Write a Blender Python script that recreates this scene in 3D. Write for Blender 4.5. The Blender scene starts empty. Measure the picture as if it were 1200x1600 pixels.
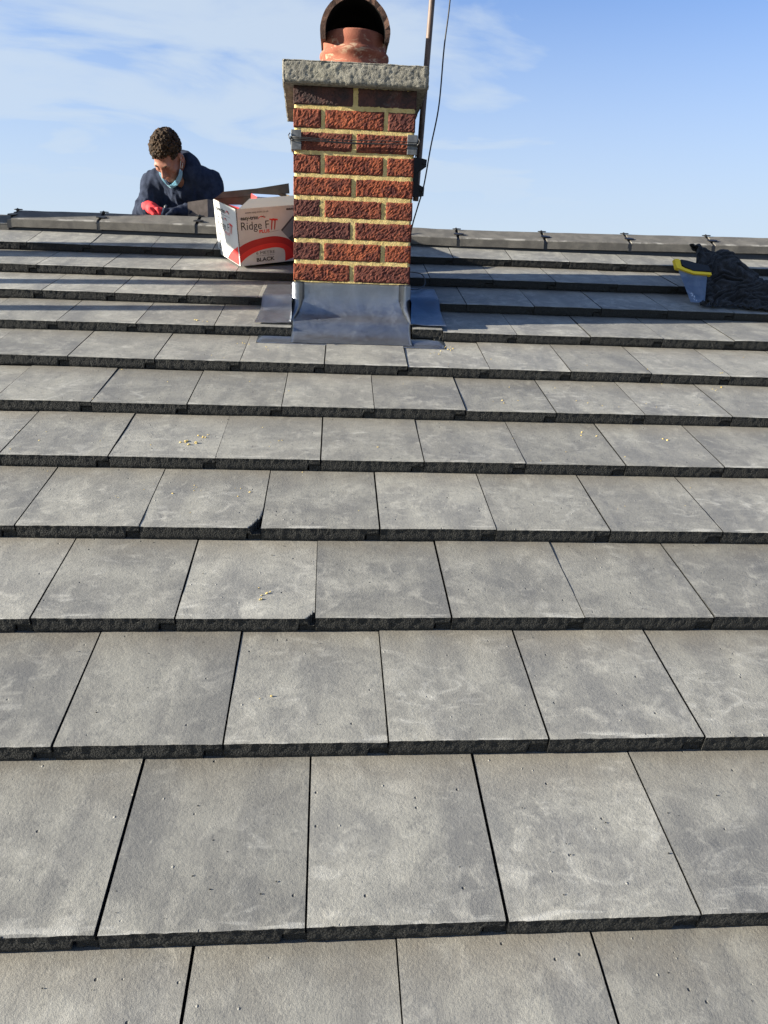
import bpy, bmesh, math, random
import numpy as np
from mathutils import Vector, Matrix, Euler, noise as mnoise
random.seed(7); np.random.seed(7)
S = bpy.context.scene
COL = S.collection
R = math.radians

# ------------------------------------------------------------------ camera, sky, sun, exposure
TH = R(20.410)                                   # roof pitch
EV = Vector((0, math.cos(TH), math.sin(TH)))     # up the slope
EN = Vector((0, -math.sin(TH), math.cos(TH)))    # roof normal
cam = bpy.data.cameras.new("camera"); camo = bpy.data.objects.new("camera", cam); COL.objects.link(camo)
cam.sensor_fit = 'VERTICAL'; cam.sensor_height = 36.0; cam.lens = 1180.0/1600*36
cam.clip_start = 0.02; cam.clip_end = 9000
r0 = Vector((0.99785700, -0.05787101, 0.03053433)); r1 = Vector((0.01447935, -0.25978993, -0.96555660)); r2 = Vector((0.06381025, 0.96392953, -0.25839527))
M = Matrix((( r0.x, -r1.x, -r2.x, 0.03627), (r0.y, -r1.y, -r2.y, -0.86508), (r0.z, -r1.z, -r2.z, 0.83200), (0, 0, 0, 1)))
camo.matrix_world = M
S.camera = camo

SUN_D = Vector((1.0, 0.125, -0.29)).normalized()  # the way the light travels
SUN_EL = math.asin(-SUN_D.z)
SUN_AZ = math.atan2(-SUN_D.x, -SUN_D.y)          # from +Y towards +X
sl = bpy.data.lights.new("sun", 'SUN'); sl.energy = 5.0; sl.angle = R(0.5); sl.color = (1.0, 0.945, 0.82)
so = bpy.data.objects.new("sun", sl); COL.objects.link(so)
so.rotation_euler = SUN_D.to_track_quat('-Z', 'Y').to_euler()

W = bpy.data.worlds.new("World"); S.world = W; W.use_nodes = True
wt = W.node_tree; wt.nodes.clear()
def wn(t, **k):
    n = wt.nodes.new(t)
    for a, b in k.items(): setattr(n, a, b)
    return n
wo = wn('ShaderNodeOutputWorld'); bg = wn('ShaderNodeBackground'); sky = wn('ShaderNodeTexSky')
sky.sky_type = 'NISHITA'; sky.sun_disc = False; sky.sun_elevation = SUN_EL; sky.sun_rotation = SUN_AZ
sky.air_density = 1.0; sky.dust_density = 0.35; sky.ozone_density = 2.0
tc = wn('ShaderNodeTexCoord'); sep = wn('ShaderNodeSeparateXYZ'); wt.links.new(tc.outputs['Generated'], sep.inputs[0])
def wmath(op, a, b=None, c=None, clamp=False):
    n = wn('ShaderNodeMath', operation=op, use_clamp=clamp)
    for i, v in enumerate((a, b, c)):
        if v is None: continue
        if isinstance(v, (int, float)): n.inputs[i].default_value = v
        else: wt.links.new(v, n.inputs[i])
    return n.outputs[0]
zz = wmath('ADD', wmath('MAXIMUM', sep.outputs[2], 0.0), 0.12)
comb = wn('ShaderNodeCombineXYZ')
wt.links.new(wmath('DIVIDE', sep.outputs[0], zz), comb.inputs[0]); wt.links.new(wmath('DIVIDE', sep.outputs[1], zz), comb.inputs[1])
def wnoise(scale, rot, sc, detail, dist, loc=(0, 0, 0)):
    mp = wn('ShaderNodeMapping'); mp.inputs['Rotation'].default_value = (0, 0, rot); mp.inputs['Scale'].default_value = sc; mp.inputs['Location'].default_value = loc
    wt.links.new(comb.outputs[0], mp.inputs[0])
    n = wn('ShaderNodeTexNoise'); n.inputs['Scale'].default_value = scale; n.inputs['Detail'].default_value = detail; n.inputs['Distortion'].default_value = dist
    n.inputs['Roughness'].default_value = 0.55
    wt.links.new(mp.outputs[0], n.inputs['Vector']); return n.outputs[0]
c1 = wnoise(0.8, 0.5, (1, 1.0, 1), 4, 0.4, (3.1, 1.7, 0))
c2 = wnoise(1.7, -0.7, (1.0, 1.35, 1), 7, 0.5, (0.3, 4.0, 0))
cl = wmath('ADD', wmath('MULTIPLY', c1, 0.42), wmath('MULTIPLY', c2, 0.58))
# the cirrus thins out towards the right of the view and thickens to the left
side = wmath('ADD', wmath('MULTIPLY', wmath('MULTIPLY', wmath('MAXIMUM', wmath('ADD', sep.outputs[0], 0.05), 0.0), wmath('MAXIMUM', wmath('SUBTRACT', sep.outputs[2], 0.20), 0.0)), -3.2), wmath('MULTIPLY', sep.outputs[0], -0.09))
high = wmath('MULTIPLY', sep.outputs[2], -0.12)
cl = wmath('ADD', cl, wmath('ADD', side, high))
ramp = wn('ShaderNodeMapRange'); ramp.interpolation_type = 'SMOOTHSTEP'
wt.links.new(cl, ramp.inputs[0]); ramp.inputs[1].default_value = 0.27; ramp.inputs[2].default_value = 0.55; ramp.inputs[3].default_value = 0.0; ramp.inputs[4].default_value = 0.85
hz = wn('ShaderNodeMapRange'); hz.interpolation_type = 'SMOOTHSTEP'
wt.links.new(sep.outputs[2], hz.inputs[0]); hz.inputs[1].default_value = 0.0; hz.inputs[2].default_value = 0.50; hz.inputs[3].default_value = 1.0; hz.inputs[4].default_value = 0.0
cov = wmath('MAXIMUM', ramp.outputs[0], hz.outputs[0])
mix = wn('ShaderNodeMix', data_type='RGBA')
wt.links.new(cov, mix.inputs[0])
tint = wn('ShaderNodeMix', data_type='RGBA', blend_type='MULTIPLY'); tint.inputs[0].default_value = 1.0
wt.links.new(sky.outputs[0], tint.inputs[6]); tint.inputs[7].default_value = (0.48, 0.86, 1.42, 1)
wt.links.new(tint.outputs[2], mix.inputs[6]); mix.inputs[7].default_value = (3.75, 4.35, 5.0, 1)
wt.links.new(mix.outputs[2], bg.inputs[0]); bg.inputs[1].default_value = 0.05
wt.links.new(bg.outputs[0], wo.inputs[0])
S.view_settings.view_transform = 'Standard'; S.view_settings.look = 'None'; S.view_settings.gamma = 1.0
S.view_settings.use_curve_mapping = False; S.view_settings.exposure = 1.80
S.render.engine = 'CYCLES'
S.cycles.max_bounces = 6

# ------------------------------------------------------------------ helpers
def P(u, v, h=0.0): return Vector((u, 0, 0)) + EV*v + EN*h
def set_mats(me, mats):
    for m in (mats if isinstance(mats, (list, tuple)) else [mats]): me.materials.append(m)
def mesh(name, verts, faces, mats, midx=None, smooth=False):
    me = bpy.data.meshes.new(name); me.from_pydata([tuple(v) for v in verts], [], faces)
    set_mats(me, mats)
    if midx is not None: me.polygons.foreach_set('material_index', midx)
    if smooth is True: me.polygons.foreach_set('use_smooth', [True]*len(me.polygons))
    elif smooth: me.polygons.foreach_set('use_smooth', smooth)
    me.update(); return me
def link(name, me, parent=None, loc=None, mat=None):
    o = bpy.data.objects.new(name, me); COL.objects.link(o)
    if parent: o.parent = parent
    if mat is not None: o.matrix_local = mat
    elif loc is not None: o.location = loc
    return o
def bmobj(name, bm, mats, parent=None, smooth=False, mat=None):
    bmesh.ops.recalc_face_normals(bm, faces=bm.faces)
    me = bpy.data.meshes.new(name); bm.to_mesh(me); bm.free(); set_mats(me, mats)
    if smooth: me.polygons.foreach_set('use_smooth', [True]*len(me.polygons))
    return link(name, me, parent, mat=mat)
def thing(name, label, cat, loc=(0, 0, 0), group=None, kind=None, mat=None):
    o = bpy.data.objects.new(name, None); COL.objects.link(o); o.location = loc; o.empty_display_size = 0.1
    if mat is not None: o.matrix_world = mat
    tag(o, label, cat, group, kind); return o
def tag(o, label, cat, group=None, kind=None):
    o['label'] = label; o['category'] = cat
    if group: o['group'] = group
    if kind: o['kind'] = kind
    return o
def bm_box(bm, lo, hi, bev=0.0, mi=0, M4=None):
    r = bmesh.ops.create_cube(bm, size=1.0)
    lo, hi = Vector(lo), Vector(hi)
    for v in r['verts']: v.co = Vector([lo[i] + (v.co[i]+0.5)*(hi[i]-lo[i]) for i in range(3)])
    fs = {f for v in r['verts'] for f in v.link_faces}
    if bev:
        es = list({e for f in fs for e in f.edges})
        rr = bmesh.ops.bevel(bm, geom=es, offset=bev, segments=1, affect='EDGES', profile=0.5)
        fs = set(rr['faces']) | {f for f in fs if f.is_valid}
    vs = {v for f in fs for v in f.verts}
    for f in fs: f.material_index = mi
    if M4 is not None:
        for v in vs: v.co = M4 @ v.co
    return vs
def bm_tube(bm, pts, rad, seg=10, mi=0, cap=True):
    pts = [Vector(p) for p in pts]; rings = []
    rads = rad if isinstance(rad, (list, tuple)) else [rad]*len(pts)
    up = None
    for i, p in enumerate(pts):
        t = (pts[min(i+1, len(pts)-1)] - pts[max(i-1, 0)]).normalized()
        if up is None:
            up = t.orthogonal().normalized()
        up = (up - t*up.dot(t)).normalized(); s = t.cross(up)
        rings.append([bm.verts.new(p + (up*math.cos(a)+s*math.sin(a))*rads[i]) for a in [2*math.pi*k/seg for k in range(seg)]])
    for a, b in zip(rings, rings[1:]):
        for k in range(seg):
            f = bm.faces.new((a[k], a[(k+1) % seg], b[(k+1) % seg], b[k])); f.material_index = mi; f.smooth = True
    if cap:
        for rg in (rings[0][::-1], rings[-1]):
            f = bm.faces.new(rg); f.material_index = mi
def bm_lathe(bm, prof, c, seg=48, mi=0, jit=0.0):
    rings = []
    for (r, z) in prof:
        ring = []
        for k in range(seg):
            a = 2*math.pi*k/seg
            rr = r*(1 + jit*mnoise.noise(Vector((math.cos(a)*3, math.sin(a)*3, z*30))))
            ring.append(bm.verts.new((c[0]+rr*math.cos(a), c[1]+rr*math.sin(a), c[2]+z)))
        rings.append(ring)
    for a, b in zip(rings, rings[1:]):
        for k in range(seg):
            f = bm.faces.new((a[k], a[(k+1) % seg], b[(k+1) % seg], b[k])); f.smooth = True; f.material_index = mi
def catmull(pts, n=8):
    pts = [Vector(p) for p in pts]; q = [pts[0]] + pts + [pts[-1]]; out = []
    for i in range(1, len(q)-2):
        for k in range(n):
            t = k/n; a, b, c, d = q[i-1], q[i], q[i+1], q[i+2]
            out.append(0.5*((2*b) + (c-a)*t + (2*a-5*b+4*c-d)*t*t + (3*b-a-3*c+d)*t**3))
    out.append(pts[-1]); return out

# ---- smooth-union distance field meshed with surface nets (for cloth and the person)
class Field:
    def __init__(s, lo, hi, h):
        s.lo = np.array(lo, float); s.h = h
        s.n = np.ceil((np.array(hi)-s.lo)/h).astype(int)+1
        s.f = np.full(s.n, 1.0, np.float32)
    def add(s, fn, lo, hi, k=0.02, sub=False):
        i0 = np.maximum(0, np.floor((np.array(lo)-k*1.5-0.02-s.lo)/s.h).astype(int)); i1 = np.minimum(s.n, np.ceil((np.array(hi)+k*1.5+0.02-s.lo)/s.h).astype(int)+1)
        if (i1 <= i0).any(): return
        ax = [s.lo[i]+s.h*np.arange(i0[i], i1[i], dtype=np.float32) for i in range(3)]
        X, Y, Z = np.meshgrid(*ax, indexing='ij')
        d = fn(X, Y, Z).astype(np.float32); sl_ = tuple(slice(a, b) for a, b in zip(i0, i1)); f = s.f[sl_]
        if sub:
            hh = np.clip(0.5-0.5*(f+d)/k, 0, 1); s.f[sl_] = f*(1-hh)+(-d)*hh + k*hh*(1-hh)
        else:
            hh = np.clip(0.5+0.5*(f-d)/k, 0, 1); s.f[sl_] = f*(1-hh)+d*hh - k*hh*(1-hh)
    def cap(s, a, b, ra, rb=None, k=0.02, sub=False):
        rb = ra if rb is None else rb
        a = np.array(a, float); b = np.array(b, float); ab = b-a; L = max(ab@ab, 1e-9)
        def fn(X, Y, Z):
            px, py, pz = X-a[0], Y-a[1], Z-a[2]
            t = np.clip((px*ab[0]+py*ab[1]+pz*ab[2])/L, 0, 1)
            return np.sqrt((px-ab[0]*t)**2+(py-ab[1]*t)**2+(pz-ab[2]*t)**2) - (ra+(rb-ra)*t)
        m = max(ra, rb); s.add(fn, np.minimum(a, b)-m, np.maximum(a, b)+m, k, sub)
    def chain(s, pts, rads, k=0.02):
        if not isinstance(rads, (list, tuple)): rads = [rads]*len(pts)
        for i in range(len(pts)-1): s.cap(pts[i], pts[i+1], rads[i], rads[i+1], k)
    def ell(s, c, r, Rm=None, k=0.02, sub=False):
        c = np.array(c, float); r = np.array(r, float); Rm = np.eye(3) if Rm is None else np.array(Rm)
        def fn(X, Y, Z):
            x, y, z = X-c[0], Y-c[1], Z-c[2]
            q = [Rm[0][i]*x+Rm[1][i]*y+Rm[2][i]*z for i in range(3)]
            k0 = np.sqrt(sum((q[i]/r[i])**2 for i in range(3))); k1 = np.sqrt(sum((q[i]/r[i]**2)**2 for i in range(3)))+1e-9
            return k0*(k0-1)/k1
        m = r.max(); s.add(fn, c-m, c+m, k, sub)
    def mesh(s, name, mats, disp=None, smooth=True):
        f = s.f; n = s.n; c = n-1
        acc = np.zeros((*c, 3), np.float32); cnt = np.zeros(c, np.float32); cross = []
        for ax in range(3):
            f0 = np.take(f, range(0, n[ax]-1), ax); f1 = np.take(f, range(1, n[ax]), ax)
            cr = (f0 < 0) != (f1 < 0); t = np.where(cr, f0/np.where(cr, f0-f1, 1), 0); cross.append((cr, f0 < 0))
            o1, o2 = [a for a in range(3) if a != ax]
            for d1 in (0, 1):
                for d2 in (0, 1):
                    sl_ = [slice(None)]*3; sl_[o1] = slice(d1, c[o1]+d1); sl_[o2] = slice(d2, c[o2]+d2); sl_ = tuple(sl_)
                    cc = cr[sl_]; acc[..., ax] += t[sl_]; acc[..., o1] += d1*cc; acc[..., o2] += d2*cc; cnt += cc
        act = cnt > 0; idx = np.full(c, -1, np.int64); idx[act] = np.arange(act.sum())
        ii = np.argwhere(act); V = (ii + acc[act]/cnt[act][:, None])*s.h + s.lo
        F = []
        for ax in range(3):
            cr, neg = cross[ax]; o1, o2 = [(1, 2), (2, 0), (0, 1)][ax]
            E = np.argwhere(cr)
            E = E[(E[:, o1] > 0) & (E[:, o2] > 0) & (E[:, o1] < c[o1]) & (E[:, o2] < c[o2])]
            ng = neg[tuple(E.T)]
            def at(d1, d2):
                q = E.copy(); q[:, o1] -= d1; q[:, o2] -= d2; return idx[tuple(q.T)]
            q = np.stack([at(1, 1), at(0, 1), at(0, 0), at(1, 0)], 1)
            q[~ng] = q[~ng][:, ::-1]; F.append(q)
        F = np.concatenate(F)
        me = bpy.data.meshes.new(name); me.from_pydata(V.tolist(), [], F.tolist()); set_mats(me, mats); me.update()
        if disp:
            nr = [v.normal.copy() for v in me.vertices]
            for v, q in zip(me.vertices, nr): v.co += q*disp(v.co, q)
        me.polygons.foreach_set('use_smooth', [smooth]*len(me.polygons)); me.update(); return me

# ------------------------------------------------------------------ materials
class MB:
    def __init__(s, name, rough=0.8, metal=0.0, spec=0.5):
        s.m = bpy.data.materials.new(name); s.m.use_nodes = True; s.t = s.m.node_tree; s.b = s.t.nodes['Principled BSDF']
        s.b.inputs['Roughness'].default_value = rough; s.b.inputs['Metallic'].default_value = metal; s.b.inputs['Specular IOR Level'].default_value = spec
        s.c = s.n('ShaderNodeTexCoord').outputs['Object']
    def n(s, t, **k):
        q = s.t.nodes.new(t)
        for a, b in k.items(): setattr(q, a, b)
        return q
    def put(s, sock, v):
        if isinstance(v, (int, float)): sock.default_value = v
        elif isinstance(v, tuple): sock.default_value = v if len(v) != 3 or sock.type != 'RGBA' else (*v, 1)
        else: s.t.links.new(v, sock)
    def per_object(s, k=37.0):
        oi = s.n('ShaderNodeObjectInfo'); cb = s.n('ShaderNodeCombineXYZ'); s.rnd = oi.outputs['Random']
        s.put(cb.inputs[0], s.math('MULTIPLY', s.rnd, k)); s.put(cb.inputs[1], s.math('MULTIPLY', s.rnd, k*1.7)); s.put(cb.inputs[2], s.math('MULTIPLY', s.rnd, k*0.6))
        a = s.n('ShaderNodeVectorMath', operation='ADD'); s.put(a.inputs[0], s.c); s.put(a.inputs[1], cb.outputs[0]); s.raw = s.c; s.c = a.outputs[0]
    def map(s, scale=(1, 1, 1), rot=(0, 0, 0), loc=(0, 0, 0), src=None):
        mp = s.n('ShaderNodeMapping'); mp.inputs['Scale'].default_value = scale; mp.inputs['Rotation'].default_value = rot; mp.inputs['Location'].default_value = loc
        s.put(mp.inputs[0], src or s.c); return mp.outputs[0]
    def noise(s, scale, detail=4, rough=0.5, dist=0.0, vec=None):
        q = s.n('ShaderNodeTexNoise'); q.inputs['Scale'].default_value = scale; q.inputs['Detail'].default_value = detail; q.inputs['Roughness'].default_value = rough; q.inputs['Distortion'].default_value = dist
        s.put(q.inputs['Vector'], vec or s.c); return q.outputs[0]
    def voro(s, scale, vec=None, rand=1.0, feature='F1'):
        q = s.n('ShaderNodeTexVoronoi', feature=feature); q.inputs['Scale'].default_value = scale; q.inputs['Randomness'].default_value = rand
        s.put(q.inputs['Vector'], vec or s.c); return q
    def math(s, op, a, b=None, clamp=False):
        q = s.n('ShaderNodeMath', operation=op, use_clamp=clamp); s.put(q.inputs[0], a)
        if b is not None: s.put(q.inputs[1], b)
        return q.outputs[0]
    def ramp(s, v, a, b, lo=0.0, hi=1.0):
        q = s.n('ShaderNodeMapRange'); q.interpolation_type = 'SMOOTHSTEP'; s.put(q.inputs[0], v)
        for i, x in enumerate((a, b, lo, hi)): q.inputs[i+1].default_value = x
        return q.outputs[0]
    def mix(s, f, a, b, mode='MIX'):
        q = s.n('ShaderNodeMix', data_type='RGBA', blend_type=mode); s.put(q.inputs[0], f); s.put(q.inputs[6], a); s.put(q.inputs[7], b); return q.outputs[2]
    def bump(s, h, dist=0.002, strength=1.0, base=None):
        q = s.n('ShaderNodeBump'); q.inputs['Distance'].default_value = dist; q.inputs['Strength'].default_value = strength; s.put(q.inputs['Height'], h)
        if base is not None: s.put(q.inputs['Normal'], base)
        return q.outputs[0]
    def out(s, col=None, normal=None, rough=None):
        if col is not None: s.put(s.b.inputs['Base Color'], col)
        if normal is not None: s.put(s.b.inputs['Normal'], normal)
        if rough is not None: s.put(s.b.inputs['Roughness'], rough)
        return s.m
def plain(name, col, rough=0.7, metal=0.0, spec=0.5): return MB(name, rough, metal, spec).out((*col, 1))

# concrete tile: face
b = MB('tile_face', 0.66, 0, 0.35); b.per_object()
big = b.noise(7, 5, 0.6, 0.6); med = b.noise(22, 6, 0.6, 0.8); fine = b.noise(190, 3, 0.6); grain = b.noise(700, 2, 0.5)
col = b.mix(b.ramp(big, 0.34, 0.66), (0.176, 0.167, 0.146), (0.266, 0.251, 0.210))
col = b.mix(b.ramp(b.noise(4.5, 4, 0.55, 0.4, b.map(loc=(9, 4, 2))), 0.52, 0.70, 0, 0.65), col, (0.122, 0.119, 0.113))
col = b.mix(b.ramp(b.noise(9, 4, 0.55, 0.3, b.map((1.0, 0.22, 1), loc=(4, 6, 1))), 0.48, 0.66, 0, 0.6), col, (0.126, 0.122, 0.115))
col = b.mix(b.ramp(med, 0.50, 0.76, 0, 0.7), col, (0.360, 0.338, 0.284))
col = b.mix(b.ramp(b.noise(75, 6, 0.72, 0.5, b.map(loc=(1, 7, 4))), 0.48, 0.72, 0, 0.6), col, (0.095, 0.094, 0.090))
# pale scuffs: streaky curved wipe marks
sc1 = b.noise(9, 8, 0.62, 1.6, b.map((1.0, 2.0, 1), (0, 0, 0.5)))
sc2 = b.noise(6, 9, 0.7, 1.4, b.map((1.6, 1.0, 1), (0, 0, -0.4), (5, 2, 0)))
msk = b.ramp(b.noise(5, 2, 0.5, 0.4, b.map(loc=(3, 8, 1))), 0.45, 0.66)
scm = b.math('MULTIPLY', b.math('MAXIMUM', b.ramp(sc1, 0.52, 0.78), b.ramp(sc2, 0.53, 0.78)), msk)
cloudy = b.math('MULTIPLY', b.ramp(b.noise(13, 7, 0.66, 0.7, b.map(loc=(2, 9, 5))), 0.52, 0.72), b.ramp(b.noise(4, 2, 0.5, 0.2, b.map(loc=(8, 3, 2))), 0.42, 0.62, 0, 0.42))
col = b.mix(cloudy, col, (0.48, 0.45, 0.375))
col = b.mix(b.math('MULTIPLY', scm, 0.62), col, (0.50, 0.475, 0.41))
# thin scratches
scr = b.noise(3.2, 2, 0.4, 1.2, b.map((1, 14, 1), (0, 0, 0.9), (2, 0, 0)))
scr = b.math('MULTIPLY', b.ramp(b.math('ABSOLUTE', b.math('SUBTRACT', scr, 0.5)), 0.0, 0.006, 1, 0), b.ramp(b.noise(11, 2), 0.58, 0.68, 0, 0.5))
col = b.mix(scr, col, (0.38, 0.36, 0.31))
# rubbed pale dashes just behind the front edge
sx = b.n('ShaderNodeSeparateXYZ'); b.put(sx.inputs[0], b.raw)
tb = b.math('MULTIPLY', b.ramp(sx.outputs[1], 0.17, 0.33), b.ramp(b.noise(12, 4, 0.6, 0.3, b.map(loc=(7, 1, 3))), 0.30, 0.62, 0.25, 0.75))
col = b.mix(tb, col, (0.168, 0.146, 0.112))
fr = b.ramp(sx.outputs[1], 0.004, 0.022, 1, 0)
fd = b.math('MULTIPLY', fr, b.ramp(b.noise(11, 3, 0.5, 0.2, b.map((1, 6, 1))), 0.53, 0.66, 0, 0.75))
col = b.mix(fd, col, (0.42, 0.40, 0.35))
# per tile tone
hv = b.n('ShaderNodeHueSaturation'); b.put(hv.inputs['Color'], col); b.put(hv.inputs['Value'], b.math('ADD', b.math('MULTIPLY', b.rnd, 0.30), 0.85)); hv.inputs['Saturation'].default_value = 0.9; col = hv.outputs[0]
# pits and grains
vo = b.voro(55); pm = b.ramp(vo.outputs['Distance'], 0.04, 0.15, 1, 0)
sel = b.n('ShaderNodeSeparateColor'); b.put(sel.inputs[0], vo.outputs['Color'])
pit = b.math('MULTIPLY', pm, b.math('GREATER_THAN', sel.outputs[0], 0.90)); nub = b.math('MULTIPLY', pm, b.math('LESS_THAN', sel.outputs[0], 0.06))
col = b.mix(pit, col, (0.03, 0.03, 0.03)); col = b.mix(b.math('MULTIPLY', nub, 0.6), col, (0.36, 0.35, 0.32))
col = b.mix(b.ramp(grain, 0.35, 0.70, 0.0, 0.30), col, (0.07, 0.07, 0.068)); col = b.mix(b.ramp(b.noise(330, 3, 0.6), 0.55, 0.75, 0, 0.35), col, (0.33, 0.31, 0.265))
hgt = b.math('ADD', b.math('MULTIPLY', fine, 0.5), b.math('MULTIPLY', grain, 0.25))
hgt = b.math('ADD', hgt, b.math('MULTIPLY', med, 0.6)); hgt = b.math('ADD', hgt, b.math('SUBTRACT', b.math('MULTIPLY', nub, 2.0), b.math('MULTIPLY', pit, 2.5)))
TILE_FACE = b.out(col, b.bump(hgt, 0.0016, 0.85))
# concrete tile: broken, dark coarse edge
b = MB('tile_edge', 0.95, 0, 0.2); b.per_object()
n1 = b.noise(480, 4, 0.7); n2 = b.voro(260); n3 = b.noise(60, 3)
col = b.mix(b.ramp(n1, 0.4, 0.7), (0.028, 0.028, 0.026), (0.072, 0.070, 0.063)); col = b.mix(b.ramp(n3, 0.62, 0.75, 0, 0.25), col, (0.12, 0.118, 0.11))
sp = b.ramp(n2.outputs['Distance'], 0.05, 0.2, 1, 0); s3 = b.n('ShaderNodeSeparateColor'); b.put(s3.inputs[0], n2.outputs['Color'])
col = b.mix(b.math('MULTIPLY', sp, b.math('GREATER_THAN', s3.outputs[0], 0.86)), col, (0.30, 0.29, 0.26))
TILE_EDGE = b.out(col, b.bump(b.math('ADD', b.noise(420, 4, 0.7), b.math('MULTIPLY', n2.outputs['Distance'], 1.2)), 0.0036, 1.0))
b = MB('ridge_concrete', 0.85, 0, 0.3); b.per_object()
m1 = b.noise(14, 5, 0.6, 0.5); g1 = b.noise(420, 3, 0.6)
col = b.mix(b.ramp(m1, 0.35, 0.7), (0.092, 0.084, 0.073), (0.145, 0.132, 0.112)); col = b.mix(b.ramp(g1, 0.4, 0.7, 0, 0.3), col, (0.06, 0.06, 0.058))
zc = b.n('ShaderNodeSeparateXYZ'); b.put(zc.inputs[0], b.raw)
ew = b.math('MULTIPLY', b.ramp(b.math('ABSOLUTE', b.math('SUBTRACT', zc.outputs[2], -0.049)), 0.001, 0.008, 1, 0), b.ramp(b.noise(9, 4, 0.6), 0.48, 0.62, 0, 0.7))
col = b.mix(ew, col, (0.36, 0.34, 0.30))
RIDGE = b.out(col, b.bump(g1, 0.0012, 0.8))
BLACK = plain('black_plastic', (0.012, 0.012, 0.013), 0.45)
FELT = plain('deck_felt', (0.03, 0.03, 0.032), 0.95)
# brick
b = MB('brick', 0.9, 0, 0.25); b.per_object()
n1 = b.noise(30, 5, 0.65, 0.6); n2 = b.noise(130, 4, 0.7)
c0 = b.mix(b.ramp(b.rnd, 0.15, 0.85), (0.33, 0.085, 0.036), (0.13, 0.045, 0.034))
col = b.mix(b.ramp(n1, 0.32, 0.66), b.mix(b.rnd, (0.085, 0.020, 0.015), (0.055, 0.018, 0.017)), c0)
col = b.mix(b.ramp(n2, 0.55, 0.78, 0, 0.55), col, (0.33, 0.085, 0.042)); col = b.mix(b.ramp(b.noise(75, 4, 0.7, 0, b.map(loc=(4, 4, 4))), 0.56, 0.74, 0, 0.65), col, (0.035, 0.018, 0.018))
BRICK = b.out(col, b.bump(b.math('ADD', n2, b.math('MULTIPLY', b.noise(330, 3, 0.6), 0.8)), 0.005, 1.0))
b = MB('shaded_brick', 0.9, 0, 0.25); b.per_object()  # top course brick, the shade under the cap put into its darker colour
n1 = b.noise(26, 5, 0.65, 0.6); n2 = b.noise(150, 4, 0.7)
col = b.mix(b.ramp(n1, 0.35, 0.7), (0.045, 0.030, 0.028), (0.105, 0.045, 0.035)); col = b.mix(b.ramp(b.noise(18, 6, 0.7, 0.4, b.map(loc=(3, 1, 2))), 0.56, 0.74, 0, 0.45), col, (0.22, 0.19, 0.17))
BRICK_DARK = b.out(col, b.bump(n2, 0.005, 1.0))
b = MB('mortar', 0.95, 0, 0.2)
n1 = b.noise(40, 5, 0.6); n2 = b.noise(240, 4, 0.7)
col = b.mix(b.ramp(n1, 0.3, 0.7), (0.50, 0.365, 0.135), (0.64, 0.49, 0.215)); col = b.mix(b.ramp(b.noise(120, 3), 0.58, 0.75, 0, 0.5), col, (0.33, 0.25, 0.14))
MORTAR = b.out(col, b.bump(b.math('ADD', n2, n1), 0.003, 1.0))
b = MB('cement_cap', 0.95, 0, 0.2)
n1 = b.noise(70, 6, 0.7, 0.5); n2 = b.noise(230, 4, 0.7)
col = b.mix(b.ramp(n1, 0.35, 0.65), (0.15, 0.140, 0.115), (0.33, 0.305, 0.250)); col = b.mix(b.ramp(n2, 0.55, 0.75, 0, 0.6), col, (0.07, 0.07, 0.065))
col = b.mix(b.ramp(b.noise(9, 3), 0.55, 0.72, 0, 0.3), col, (0.40, 0.37, 0.27))
CEMENT = b.out(col, b.bump(b.math('ADD', n1, b.math('MULTIPLY', n2, 0.9)), 0.005, 1.0))
b = MB('terracotta', 0.9, 0, 0.2)
n1 = b.noise(18, 5, 0.6, 0.5); n2 = b.noise(200, 3, 0.6)
col = b.mix(b.ramp(n1, 0.3, 0.7), (0.19, 0.058, 0.036), (0.275, 0.100, 0.062))
lime = b.math('MULTIPLY', b.ramp(b.noise(16, 6, 0.65, 1.0, b.map((1, 1, 2.2), loc=(2, 5, 1))), 0.53, 0.66), 0.75)
col = b.mix(lime, col, (0.45, 0.33, 0.22)); TERRA = b.out(col, b.bump(n2, 0.0015, 0.7))
b = MB('weathered_clay', 0.9, 0, 0.25)
n1 = b.noise(22, 6, 0.65, 0.5); col = b.mix(b.ramp(n1, 0.35, 0.7), (0.060, 0.034, 0.024), (0.155, 0.085, 0.058)); col = b.mix(b.ramp(b.noise(55, 5, 0.7), 0.6, 0.75, 0, 0.7), col, (0.34, 0.22, 0.13))
CLAY = b.out(col, b.bump(b.noise(180, 4, 0.7), 0.003, 1.0))
b = MB('lead_sheet', 0.36, 0.85, 0.5)
n1 = b.noise(9, 5, 0.6, 0.8); n2 = b.noise(60, 4, 0.6, 0.4)
col = b.mix(b.ramp(n1, 0.3, 0.7), (0.36, 0.38, 0.42), (0.50, 0.52, 0.555)); col = b.mix(b.ramp(b.noise(14, 6, 0.7, 1.5, b.map((1, 4, 4))), 0.58, 0.72, 0, 0.3), col, (0.60, 0.61, 0.62))
LEAD = b.out(col, b.bump(b.math('ADD', n1, b.math('MULTIPLY', n2, 0.2)), 0.004, 0.5), b.ramp(n2, 0.3, 0.7, 0.28, 0.46))
GALV = MB('galvanised_steel', 0.6, 0.2)
GALV = GALV.out(GALV.mix(GALV.ramp(GALV.noise(45, 4, 0.6), 0.35, 0.65), (0.085, 0.088, 0.092), (0.15, 0.153, 0.156)))
b = MB('weathered_pole', 0.6, 0.15)
col = b.mix(b.ramp(b.noise(16, 5, 0.7, 0.5, b.map((1, 1, 0.35))), 0.4, 0.62), (0.060, 0.038, 0.028), (0.155, 0.105, 0.078)); POLE = b.out(col, b.bump(b.noise(90, 4), 0.001, 0.6))
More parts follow.
